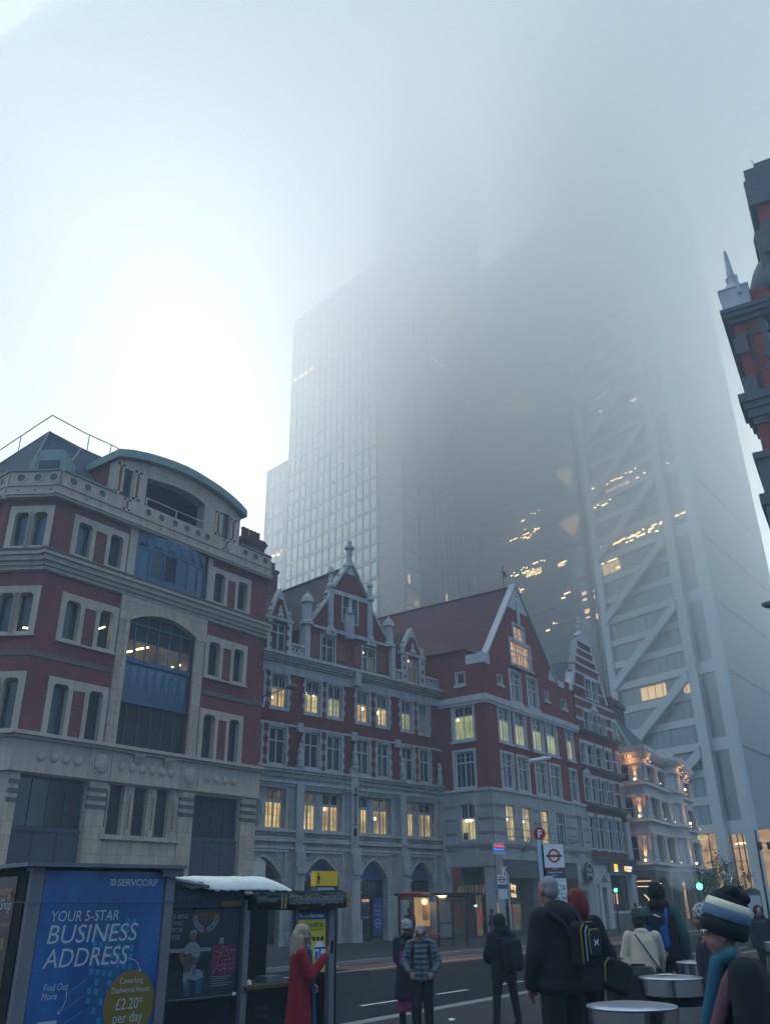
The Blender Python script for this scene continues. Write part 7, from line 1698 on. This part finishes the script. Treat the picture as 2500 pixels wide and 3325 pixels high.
f.layer('boots', 'cloth_black', shoes(J) + [('cap', (-.1, -.02, .1), (-.1, 0, .4), .055, .06), ('cap', (.1, -.02, .1), (.1, 0, .4), .055, .06)], .014)
o = thing('phone', 'black mobile phone held up in the hand of the person in the red coat', 'phone', f.M @ Vector((.1, .44, 1.46)))
F_ = f.M; m = MB(); V, Fc = boxy_mesh((.1, .435, 1.475), (.037, .008, .085), (0, .15, .2)); m.raw([F_ @ v_ for v_ in V], Fc).build('phone_case', 'black_panel', o); V, Fc = boxy_mesh((.1, .426, 1.475), (.033, .003, .078), (0, .15, .2)); m = MB(); m.raw([F_ @ v_ for v_ in V], Fc).build('phone_screen', 'black_gloss', o)

# -- woman with bobble hat and pink backpack, seen from behind
f = Fig('person seen from behind in a speckled bobble hat and long navy coat', .27, 16.0, 1.62, -8)
J = joints(elL=(-.2, .03, 1.13), elR=(.2, .03, 1.13), wrL=(-.12, .16, 1.0), wrR=(.12, .16, 1.0), anR=(.14, .06, .07))
f.layer('body', 'skin', body(J), .014)
f.layer('navy_coat', 'cloth_navy', torso(.48, .25, .19, 1.44, 1.08) + sleeves(J, .085, .065), .016)
f.layer('pink_skirt', 'cloth_pink', [('cone', [(0, 0, .3, .22, .17), (.02, 0, .42, .215, .17), (0, 0, .6, .19, .15)])], .014)
f.layer('boots', 'cloth_black', shoes(J) + [('cap', (-.1, -.02, .1), (-.1, 0, .38), .06, .065), ('cap', (.13, .04, .1), (.1, 0, .38), .06, .065)], .014)
f.layer('dark_scarf', 'cloth_black', [('ell', (0, 0, 1.49), (.12, .11, .07))], .014)
t = NT('speckled_wool'); c = t.ramp(t.noise(t.coord('Object'), 60, 2, .8), [(.45, (.05, .06, .07)), (.6, (.5, .52, .54))]); t.put(t.b.inputs['Base Color'], c); t.b.inputs['Roughness'].default_value = .95; t.done('speckled_wool')
f.layer('bobble_hat', 'speckled_wool', [('ell', (0, 0, 1.70), (.115, .125, .095)), ('ell', (0, 0, 1.64), (.118, .128, .05)), ('ell', (0, -.02, 1.775), (.05, .05, .03))], .012)
bag('backpack', 'cloth_purple', f, (-.0, -.22, 1.14), (.11, .06, .125), (0, .06, 0), 'small backpack with purple lower half on the back of the person in navy', (('dark_top', 'cloth_navy', [('box', (.005, -.205, 1.3), (.085, .055, .09), (0, .06, 0))], .012), ('green_piping', 'cloth_teal', [('cap', (-.07, -.255, 1.36), (.0, -.255, 1.4), .008, .008), ('cap', (.0, -.255, 1.4), (.075, -.255, 1.35), .008, .008)], 0)))

# -- man in the grey puffer jacket, head bowed, facing us
f = Fig('person in a grey quilted puffer jacket and blue cap walking head bowed', .49, 15.3, 1.60, 176)
J = joints(head=(0, .12, 1.52), neck=(0, .03, 1.42), elL=(-.3, -.03, 1.1), elR=(.3, -.03, 1.1), wrL=(-.2, .12, .95), wrR=(.2, .12, .95), anL=(-.11, -.03, .07), knR=(.1, .05, .48))
f.layer('body', 'skin', body(J, nod=.75), .011)
rows_ = []
for i in range(8):
    z = .84 + i * .085; w_ = .235 - .012 * max(0, i - 5) + (.0 if i else -.015); rows_.append(('ell', (0, .0 + .004 * i, z), (w_, .175 - .006 * max(0, i - 4), .052)))
rows_ += [('cone', [(0, 0, .83, .21, .155), (0, 0, 1.1, .215, .16), (0, .02, 1.36, .215, .14), (0, .03, 1.46, .12, .09)])]
for s_, x in (('L', -1), ('R', 1)):
    sh, el, wr = Vector(J['sh' + s_]), Vector(J['el' + s_]), Vector(J['wr' + s_])
    for i in range(5): rows_.append(('ell', sh.lerp(el, i / 4.5), (.082, .085, .052)))
    for i in range(5): rows_.append(('ell', el.lerp(wr, i / 4.6), (.07, .075, .05)))
f.layer('puffer_jacket', 'cloth_grey', rows_, .013, 3)
f.layer('jacket_hood', 'cloth_grey', [('ell', (0, -.05, 1.49), (.15, .09, .08)), ('cap', (.1, .0, 1.5), (.13, .08, 1.43), .035, .03), ('cap', (-.1, 0, 1.5), (-.13, .08, 1.43), .035, .03)], .013)
f.layer('zip', 'cloth_black', [('cap', (.0, .165, .84), (.0, .165, 1.36), .008, .008)], 0)
f.layer('trousers', 'cloth_black', legs(J, .115, .09, .075), .014); f.layer('shoes', 'cloth_black', shoes(J), .014)
f.layer('blue_cap', 'wool_blue', [('ell', (0, .09, 1.59), (.105, .115, .085), (-.5, 0, 0)), ('ell', (0, .0, 1.6), (.085, .07, .06))], .012)
f.layer('cap_visor', 'wool_black', [('ell', (0, .185, 1.555), (.085, .07, .022), (-.75, 0, 0)), ('ell', (0, .145, 1.58), (.095, .06, .045), (-.6, 0, 0))], .011)
f.layer('backpack_straps', 'cloth_black', [('cap', (.13, .08, 1.44), (.15, .16, 1.3), .03, .03), ('cap', (.15, .165, 1.3), (.17, .16, 1.02), .03, .025), ('cap', (-.13, .08, 1.44), (-.15, .16, 1.3), .03, .03), ('cap', (-.15, .165, 1.3), (-.17, .16, 1.02), .03, .025)], .012)

# -- hooded figure with a dark rucksack, legs apart
f = Fig('person in a black hooded coat standing with legs apart by the kerb', 1.82, 15.4, 1.63, 18)
J = joints(head=(-.01, .05, 1.62), elL=(-.27, .06, 1.1), wrL=(-.16, .25, 1.02), elR=(.24, .03, 1.1), wrR=(.13, .22, 1.02), hpL=(-.1, 0, .88), hpR=(.11, 0, .88), knL=(-.15, .02, .47), knR=(.17, .0, .47), anL=(-.2, -.02, .07), anR=(.21, -.04, .07))
f.layer('body', 'skin', body(J, nod=.3), .014)
f.layer('hooded_coat', 'cloth_black', torso(.72, .235, .17, 1.44, 1.1) + sleeves(J, .09, .07) + [('ell', (-.01, .02, 1.645), (.12, .13, .13)), ('ell', (0, -.02, 1.5), (.14, .13, .1))], .015)
f.layer('trousers', 'cloth_black', legs(J, .105, .075, .06), .014); f.layer('shoes', 'cloth_black', shoes(J), .014)
bag('rucksack', 'wool_black', f, (.09, -.24, 1.12), (.155, .085, .25), (0, -.08, 0), 'large dark rucksack on the back of the black hooded person', (('blue_strap', 'cloth_navy', [('cap', (.1, -.13, 1.45), (.16, -.16, 1.34), .03, .03)], 0), ('front_pocket', 'cloth_black', [('box', (.1, -.33, 1.03), (.11, .03, .12))], .012), ('loose_strap', 'cloth_black', [('cap', (.25, -.24, 1.05), (.31, -.24, .86), .01, .008)], 0)))

# -- tall grey haired man in a black coat, and the red haired companion beyond him
f = Fig('tall grey haired person in a black hooded coat seen from behind in the foreground', 1.60, 9.0, 1.88, 34)
J = joints(head=(-.01, .07, 1.62), elL=(-.25, .03, 1.12), wrL=(-.22, .14, .87), elR=(.24, .02, 1.12), wrR=(.2, .18, .92), anL=(-.13, -.02, .07), anR=(.13, .02, .07), knL=(-.12, .02, .48), knR=(.12, .03, .48))
f.layer('body', 'skin', body(J, nod=.12), .011)
f.layer('hair', 'hair_grey', [('ell', (-.01, .045, 1.672), (.079, .098, .078), (-.1, 0, 0)), ('ell', (-.01, .01, 1.62), (.074, .062, .075))], .009, 3)
f.layer('black_coat', 'cloth_black', torso(.84, .245, .18, 1.45, 1.18) + [('cone', [(0, 0, .8, .22, .17), (0, 0, 1.0, .25, .185), (0, 0, 1.2, .235, .165)])] + sleeves(J, .098, .074) + [('ell', (0, -.05, 1.47), (.155, .12, .075), (.3, 0, 0)), ('ell', (0, -.09, 1.41), (.13, .09, .09))], .015)
f.layer('trousers', 'cloth_black', legs(J, .125, .095, .08), .014); f.layer('shoes', 'cloth_black', shoes(J), .014)
bk = bag('backpack', 'cloth_black', f, (.08, -.25, 1.19), (.125, .075, .18), (0, 0, 0), 'black backpack with yellow piping and white emblem on the grey haired person', (('front_pocket', 'cloth_navy', [('box', (.095, -.33, 1.2), (.08, .03, .115))], .012),
    ('yellow_piping', 'piping_yellow', [('cap', (-.03, -.325, 1.05), (-.03, -.325, 1.31), .007, .007), ('cap', (-.03, -.325, 1.31), (.01, -.32, 1.355), .007, .007), ('cap', (.03, -.362, 1.12), (.025, -.362, 1.28), .006, .006), ('cap', (.025, -.362, 1.28), (.045, -.36, 1.305), .006, .006), ('cap', (.045, -.36, 1.305), (.14, -.355, 1.31), .006, .006), ('cap', (.14, -.355, 1.31), (.165, -.35, 1.27), .006, .006), ('cap', (.06, -.325, 1.365), (.13, -.32, 1.365), .007, .007)], 0),
    ('grey_piping', 'lettering_grey', [('cap', (.0, -.345, 1.07), (.0, -.345, 1.29), .005, .005), ('cap', (.0, -.345, 1.29), (.03, -.345, 1.335), .005, .005)], 0),
    ('white_emblem', 'lettering_white', [('cap', (0.083, -.366, 1.225), (0.096, -.366, 1.209), .0045, .0045), ('cap', (0.096, -.366, 1.209), (0.114, -.366, 1.209), .0045, .0045), ('cap', (0.114, -.366, 1.209), (0.127, -.366, 1.225), .0045, .0045), ('cap', (0.083, -.366, 1.185), (0.096, -.366, 1.203), .0045, .0045), ('cap', (0.114, -.366, 1.203), (0.127, -.366, 1.185), .0045, .0045)], 0),
    ('shoulder_strap', 'cloth_navy', [('cap', (-.17, -.1, 1.45), (-.1, -.19, 1.36), .024, .024), ('cap', (-.1, -.19, 1.36), (-.03, -.22, 1.24), .024, .022), ('cap', (.17, -.06, 1.45), (.15, -.2, 1.32), .024, .022)], .012)))
f = Fig('person with red hair and dark jacket standing beyond the grey haired person', 2.0, 9.9, 1.78, 20)
J = joints(elR=(.27, -.02, 1.14), wrR=(.2, .16, 1.05))
f.layer('body', 'skin', body(J), .014)
f.layer('red_hair', 'hair_red', [('ell', (0, .0, 1.66), (.1, .11, .1)), ('ell', (0, -.05, 1.56), (.11, .08, .15))], .013, 3)
f.layer('dark_jacket', 'cloth_black', torso(.8, .23, .17, 1.44, 1.12) + sleeves(J, .1, .08) + [('ell', (.33, .0, 1.12), (.075, .09, .12))], .016)
f.layer('trousers', 'cloth_black', legs(J, .12, .09, .075), .016); f.layer('shoes', 'cloth_black', shoes(J), .016)
m_ = bag('shoulder_bag', 'cloth_black', f, (.30, -.1, .93), (.16, .09, .15), (0, .35, 0), 'black bag with yellow piping hanging beside the person with red hair', (('yellow_piping', 'piping_yellow', [('cap', (.12, -.2, .9), (.14, -.2, 1.06), .009, .009), ('cap', (.14, -.2, 1.06), (.19, -.2, 1.1), .009, .009), ('cap', (.3, -.2, 1.1), (.35, -.2, 1.09), .009, .009)], 0),))
def suitcase(x, y, w, d, h, yaw, label, strap=None):
    z = gz(x, y); o = thing('suitcase', label, 'suitcase', (x, y, z)); Fm = Matrix.Translation((x, y, z)) @ Matrix.Rotation(R(yaw), 4, 'Z')
    def add(nm, mt, V, Fc): m = MB(); m.raw([Fm @ Vector(v_) for v_ in V], Fc).build(nm, mt, o, smooth=False)
    add('case_shell', 'suitcase_black', *boxy_mesh((0, 0, .06 + h / 2), (w / 2, d / 2, h / 2)))
    for sx in (-1, 1):
        for sy in (-1, 1): add('wheel', 'black_panel', *cap_mesh((sx * (w / 2 - .05), sy * (d / 2 - .05), .03), (sx * (w / 2 - .02), sy * (d / 2 - .05), .03), .03, .03))
    add('top_handle', 'black_panel', *cap_mesh((-.08, 0, h + .08), (.08, 0, h + .08), .014, .014))
    add('front_pocket', 'wool_black', *boxy_mesh((0, -d / 2 - .01, h * .42), (w * .4, .02, h * .3)))
    return o
suitcase(3.0, 12.5, .36, .24, .66, 20, 'black upright suitcase standing beside the grey haired person')
# -- bent person in the beige coat with the big suitcase
f = Fig('person in a beige coat with dark cap and crossbody strap bending over a suitcase', 3.42, 12.75, 1.62, -14)
J = joints(head=(-.02, .26, 1.47), neck=(0, .15, 1.37), shL=(-.19, .12, 1.32), shR=(.19, .12, 1.32), elL=(-.28, .1, 1.05), wrL=(-.2, .0, .84), elR=(.24, .2, 1.06), wrR=(.2, .3, .85))
f.layer('body', 'skin', body(J, nod=.5), .012)
f.layer('beige_coat', 'cloth_beige', [('cone', [(0, 0, .5, .22, .17), (0, 0, .62, .22, .17), (0, .02, .9, .205, .16), (0, .07, 1.1, .2, .15), (0, .12, 1.28, .205, .13), (0, .15, 1.38, .12, .09), (0, .17, 1.42, .07, .06)])] + sleeves(J, .088, .066) + [('ell', (0, .15, 1.4), (.1, .1, .04))], .014, 4)
f.layer('dark_cap', 'wool_black', [('ell', (-.02, .235, 1.545), (.1, .115, .06), (-.4, 0, 0)), ('ell', (-.02, .2, 1.5), (.094, .09, .05))], .012)
f.layer('hair', 'hair_dark', [('ell', (-.02, .205, 1.46), (.08, .07, .07))], .012)
f.layer('trousers', 'cloth_black', legs(J, .115, .085, .07), .015); f.layer('shoes', 'cloth_black', shoes(J), .015)
f.layer('crossbody_strap', 'cloth_navy', [('cap', (-.1, -.02, 1.36), (.02, -.1, 1.18), .014, .014), ('cap', (.02, -.1, 1.18), (.13, -.13, 1.0), .014, .014), ('cap', (.13, -.13, 1.0), (.23, -.1, .86), .014, .014)], .01)
bag('crossbody_bag', 'cloth_navy', f, (.27, -.06, .74), (.13, .06, .13), (0, .1, 0), 'navy crossbody bag hanging at the hip of the person in beige')
suitcase(3.16, 12.15, .44, .28, .84, -10, 'large black suitcase in front of the person in the beige coat')
o = thing('trolley_handle', 'slim bright metal trolley handle slanting down behind the second bollard', 'handle', (3.85, 12.3, gz(3.85, 12.3)))
MB().tube((3.68, 12.4, 1.28), (3.82, 12.3, .98), .012, local=False).tube((3.82, 12.3, .98), (3.95, 12.2, .62), .012, local=False).build('metal_rod', 'gold', o)
# -- tall hooded person with the blue backpack
f = Fig('tall person in a black hood and dark jacket with teal sleeves seen from behind', 3.86, 13.3, 1.88, -4)
J = joints(elR=(.27, -.02, 1.13), wrR=(.29, .05, .88), elL=(-.24, .02, 1.13), wrL=(-.2, .14, .95))
f.layer('body', 'skin', body(J), .012)
f.layer('dark_jacket', 'cloth_black', torso(.84, .22, .16, 1.44, 1.1) + [('ell', (0, .0, 1.655), (.12, .135, .13)), ('ell', (0, -.02, 1.5), (.15, .12, .09))], .015)
f.layer('teal_sleeves', 'cloth_green', sleeves(J, .092, .066, cut=.9), .014)
f.layer('trousers', 'cloth_black', legs(J, .125, .1, .085), .015); f.layer('shoes', 'cloth_black', shoes(J), .015)
bag('backpack', 'cloth_blue', f, (-.11, -.22, 1.18), (.135, .08, .2), (0, 0, 0), 'bright blue backpack on the tall hooded person', (('dark_flap', 'cloth_navy', [('box', (-.13, -.235, 1.33), (.13, .085, .07)), ('box', (-.14, -.3, 1.2), (.06, .02, .1))], .012), ('right_strap', 'cloth_blue', [('cap', (.06, -.14, 1.44), (.03, -.18, 1.3), .024, .024)], 0), ('white_tag', 'sign_white', [('cap', (-.14, -.33, 1.385), (-.07, -.33, 1.36), .01, .006)], 0)))
m = MB(); V, Fc = boxy_mesh((-.06, -.19, .93), (.05, .006, .05), (0, .7, 0)); m.raw([f.M @ v_ for v_ in V], Fc); o = tag(m.build('pale_tag', 'cloth_beige'), 'pale cloth tag hanging under the blue backpack', 'tag')

# -- foreground woman in the striped bobble hat, in profile
f = Fig('person in profile with a big striped bobble hat, glasses and dark fluffy coat', 1.87, 5.05, 1.57, 72)
J = joints(head=(0, .09, 1.50), neck=(0, .0, 1.36), shL=(-.2, .0, 1.3), shR=(.2, 0, 1.3), elL=(-.27, .02, 1.02), wrL=(-.2, .2, .86), elR=(.26, .02, 1.02), wrR=(.18, .2, .9))
f.layer('body', 'skin', body(J, nod=.1), .0085, 4)
f.layer('fluffy_coat', 'wool_black', [('cone', [(0, -.02, .45, .27, .24), (0, -.03, .8, .28, .25), (0, -.03, 1.05, .27, .22), (0, -.02, 1.22, .25, .18), (0, 0, 1.33, .17, .13), (0, .0, 1.38, .1, .09)])] + sleeves(J, .105, .075), .015, 4)
HC, HT_ = (0, .06, 1.565), -.34
f.layer('wool_hat', 'wool_black', [('tilt', [(0, 0, -.045, .098, .112), (0, 0, -.03, .112, .126), (0, 0, .0, .118, .132), (0, 0, .03, .118, .132)], HC, HT_), ('tilt', [(0, 0, -.075, .06, .07), (0, 0, -.07, .104, .118), (0, 0, -.055, .122, .136), (0, 0, -.02, .126, .14), (0, 0, .01, .123, .137)], HC, HT_)], 0)
f.layer('blue_hat_band', 'wool_blue', [('tilt', [(0, 0, .022, .119, .133), (0, 0, .03, .124, .138), (0, 0, .06, .125, .139), (0, 0, .083, .12, .134), (0, 0, .088, .112, .126)], HC, HT_)], 0)
f.layer('cream_hat_band', 'wool_cream', [('tilt', [(0, 0, .08, .116, .13), (0, 0, .086, .12, .134), (0, 0, .11, .116, .129), (0, 0, .128, .107, .119), (0, 0, .131, .09, .1)], HC, HT_)], 0)
f.layer('dark_hat_crown', 'wool_black', [('tilt', [(0, 0, .125, .1, .112), (0, 0, .132, .104, .115), (0, 0, .155, .088, .098), (0, 0, .172, .062, .07), (0, 0, .18, .03, .03)], HC, HT_)], 0)
f.layer('bobble', 'wool_black', [('ell', (0, -.015, 1.715), (.085, .09, .06), (.3, 0, 0))] + [('ell', (.06 * cos(i * 1.9), -.015 + .065 * sin(i * 1.9), 1.72 + .03 * sin(i * 2.7)), (.032, .032, .032)) for i in range(12)], .009, 1)
f.layer('glasses', 'steel_brushed', [('cap', (-.045, .205, 1.525), (-.02, .208, 1.525), .004, .004), ('cap', (-.066, .19, 1.53), (-.072, .1, 1.54), .004, .004), ('cap', (-.066, .19, 1.5), (-.066, .19, 1.53), .004, .004), ('cap', (-.066, .19, 1.53), (-.02, .21, 1.53), .005, .005), ('cap', (-.066, .19, 1.498), (-.02, .21, 1.498), .003, .003), ('cap', (.066, .19, 1.53), (-.02, .21, 1.53), .004, .004)], 0)
f.layer('eye', 'black_gloss', [('ell', (-.032, .163, 1.512), (.012, .01, .008))], 0); f.layer('eye', 'black_gloss', [('ell', (.032, .163, 1.512), (.012, .01, .008))], 0)
f.layer('teal_scarf', 'cloth_teal', [('cap', (-.13, .05, 1.40), (.0, .14, 1.36), .05, .05), ('cap', (.0, .14, 1.36), (.13, .04, 1.4), .05, .05), ('cap', (-.1, .14, 1.36), (-.13, .235, 1.1), .045, .04), ('cap', (-.13, .235, 1.1), (-.12, .27, .85), .04, .04)], .011)
f.layer('fringed_scarf', m_plain('cloth_mauve', (.10, .05, .065), .95, .5, 18, bump=.4).name, [('cap', (-.16, .0, 1.37), (-.18, .1, 1.26), .05, .045), ('cap', (-.18, .1, 1.26), (-.2, .2, 1.05), .045, .04), ('cap', (-.2, .2, 1.05), (-.19, .25, .8), .04, .045)], .011, 2)
f.layer('white_cuff', 'wool_cream', [('cap', (-.215, .17, .885), (-.2, .205, .855), .083, .083)], .01)

# -- others further off
def passer(label, x, y, h, yaw, coat, extra=None, hat=None, trousers='cloth_black', vox=.022, nod=0, skin='skin', zc=.78):
    f = Fig(label, x, y, h, yaw); J = joints(elL=(-.25, .02, 1.12), wrL=(-.17, .16, .95), knL=(-.12, .04, .48), anR=(.12, -.08, .07))
    f.layer('body', skin, body(J, hands=vox < .018, nod=nod), vox, 3); f.layer('coat', coat, torso(zc, .22, .165, 1.44, 1.1) + sleeves(J, .088, .066), vox, 3)
    f.layer('trousers', trousers, legs(J), vox, 3); f.layer('shoes', 'cloth_black', shoes(J), vox, 3)
    if hat: f.layer(hat[0], hat[1], hat[2], vox * .8, 3)
    return f
HOOD = [('ell', (0, 0, 1.65), (.12, .135, .13)), ('ell', (0, -.02, 1.5), (.14, .11, .08))]; HAIR = [('ell', (0, -.01, 1.69), (.088, .104, .085)), ('ell', (0, -.04, 1.62), (.082, .08, .1))]
f = passer('dark skinned person in a speckled knit hat just beyond the striped bobble hat', 2.86, 8.45, 1.52, 78, 'cloth_navy', hat=('knit_hat', 'speckled_wool', [('ell', (0, 0, 1.71), (.105, .118, .085)), ('ell', (0, .0, 1.665), (.108, .12, .04))]), vox=.014, skin='skin_dark')
passer('small far person in a dark hood facing us behind the striped bobble hat', 8.1, 20.4, 1.55, 170, 'cloth_navy', hat=('hood', 'cloth_navy', [('ell', (0, -.03, 1.66), (.125, .12, .13)), ('ell', (0, -.02, 1.5), (.15, .11, .08))]))
passer('bare headed far person in dark clothes half cut off by the picture edge', 8.9, 20.3, 1.5, 150, 'cloth_black', hat=('hair', 'hair_dark', HAIR))
passer('dark clothed person standing by the lit panel of the far bus shelter', .9, 44.6, 1.84, 20, 'cloth_black', hat=('hair', 'hair_dark', HAIR))
passer('person in a pale topped dark jacket walking past the pub corner pillar', 5.75, 52.6, 1.68, 60, 'cloth_navy', hat=('hair', 'hair_dark', HAIR))
f = passer('person in a bright lime safety vest in front of the stucco building shop', 16.3, 58.2, 1.85, 30, 'cloth_black', hat=('hair', 'hair_dark', HAIR)); f.layer('safety_vest', 'hivis', torso(.95, .235, .18, 1.43, 1.2), .025)
passer('dark clothed person standing beside the lime safety vest', 15.5, 58.4, 1.85, -20, 'cloth_black', hat=('hair', 'hair_dark', HAIR))

# -- pale puff of breath drifting beside the tall hooded person
m = MB()
rg = random.Random(2)
V, Fc = ell_mesh((4.45, 13.9, 2.42), (.26, .2, .2)); m.raw(V, Fc); V, Fc = ell_mesh((4.62, 13.95, 2.15), (.16, .14, .2))
vm = bpy.data.materials.new('vapour_air'); vm.use_nodes = True; tt = vm.node_tree; tt.nodes.clear(); a_ = tt.nodes.new('ShaderNodeOutputMaterial'); b_ = tt.nodes.new('ShaderNodeVolumePrincipled'); b_.inputs['Density'].default_value = .9; b_.inputs['Color'].default_value = (.95, .95, 1, 1); tt.links.new(b_.outputs[0], a_.inputs['Volume'])
tag(m.build('vapour', vm), 'pale puff of breath beside the head of the tall hooded person', 'vapour', kind='stuff')
# ================================================================== fog: even haze round everything, and a low cloud bank hanging in front of the towers
def m_volume(name, col, dens, aniso=.0):
    m_ = bpy.data.materials.new(name); m_.use_nodes = True; t_ = m_.node_tree; t_.nodes.clear()
    o_ = t_.nodes.new('ShaderNodeOutputMaterial'); v_ = t_.nodes.new('ShaderNodeVolumePrincipled')
    v_.inputs['Color'].default_value = (*col, 1); v_.inputs['Density'].default_value = dens; v_.inputs['Anisotropy'].default_value = aniso
    t_.links.new(v_.outputs[0], o_.inputs['Volume']); return m_
HAZE_D, CLOUD_D, TMAX = .0024, .082, 44.0
def sstep(a, b, x): t_ = min(1, max(0, (x - a) / (b - a))); return t_ * t_ * (3 - 2 * t_)
def cloud_mesh(grow):
    NX, NZ = 60, 48; x0, x1, z0, z1 = -140.0, 130.0, 16.0, 240.0
    V, idx, Fc = [], {}, []
    for s_ in (0, 1):
        for i in range(NX + 1):
            for j in range(NZ + 1):
                x = x0 + (x1 - x0) * i / NX; z = z0 + (z1 - z0) * j / NZ
                wob = noise.noise(Vector((x / 28, z / 24, 1.7))) * .22 + noise.noise(Vector((x / 60, z / 50, 9.1))) * .25
                rt_ = sstep(7, 20, x); lf_ = 1 - sstep(-40, -14, x)
                pf = .09 * sstep(16, 42, z) + .26 * sstep(30, 66, z) + .80 * sstep(48, 92, z)
                pr = .13 * sstep(15, 30, z) + .40 * sstep(24, 56, z) + .75 * sstep(42, 80, z)
                pl = .40 * sstep(16, 30, z) + .62 * sstep(24, 52, z)
                t_ = TMAX * (pf * (1 - rt_) * (1 - lf_) + pr * rt_ + pl * lf_) * (1 + wob) * sstep(x0 - .01, -100, x) * (1 - sstep(100, x1 + .01, x)) * (1 - sstep(214, z1 + .01, z))
                yf = 100 - t_ - (x - 10) * .0; yb = 100 - t_ * .0 - sstep(10, 60, x) * 6
                yf -= sstep(10, 60, x) * 6
                yf += grow * -1; yb += grow
                idx[s_, i, j] = len(V); V.append((x + (grow if i == NX else -grow if i == 0 else 0), yb if s_ else yf, z + (grow if j == NZ else -grow if j == 0 else 0)))
    for i in range(NX):
        for j in range(NZ):
            Fc.append((idx[0, i, j], idx[0, i + 1, j], idx[0, i + 1, j + 1], idx[0, i, j + 1])); Fc.append((idx[1, i, j], idx[1, i, j + 1], idx[1, i + 1, j + 1], idx[1, i + 1, j]))
    for i in range(NX):
        Fc.append((idx[0, i, 0], idx[1, i, 0], idx[1, i + 1, 0], idx[0, i + 1, 0])); Fc.append((idx[0, i, NZ], idx[0, i + 1, NZ], idx[1, i + 1, NZ], idx[1, i, NZ]))
    for j in range(NZ):
        Fc.append((idx[0, 0, j], idx[0, 0, j + 1], idx[1, 0, j + 1], idx[1, 0, j])); Fc.append((idx[0, NX, j], idx[1, NX, j], idx[1, NX, j + 1], idx[0, NX, j + 1]))
    return V, Fc
V, Fc = cloud_mesh(.05)
me = bpy.data.meshes.new('low_cloud'); me.from_pydata(V, [], Fc); me.validate(); bm = bmesh.new(); bm.from_mesh(me); bmesh.ops.recalc_face_normals(bm, faces=bm.faces); bm.to_mesh(me); bm.free()
o = bpy.data.objects.new('low_cloud', me); C.objects.link(o); me.materials.append(m_volume('cloud_air', (.995, 1.0, 1.0), CLOUD_D, .82)); tag(o, kind='stuff')
V2, F2 = cloud_mesh(.35)                    # the haze leaves a pocket for the cloud
hx, hy0, hy1, hz0, hz1 = 150, -60, 260, -1.0, 250
bx = [(x, y, z) for z in (hz0, hz1) for y in (hy0, hy1) for x in (-hx, hx)]; k = len(bx)
me = bpy.data.meshes.new('haze'); me.from_pydata(bx + V2, [], [(0, 2, 3, 1), (4, 5, 7, 6), (0, 1, 5, 4), (2, 6, 7, 3), (0, 4, 6, 2), (1, 3, 7, 5)] + [tuple(q + k for q in f[::-1]) for f in F2]); me.validate()
o = bpy.data.objects.new('haze', me); C.objects.link(o); me.materials.append(m_volume('haze_air', (.72, .88, 1.0), HAZE_D, .35)); tag(o, kind='stuff')
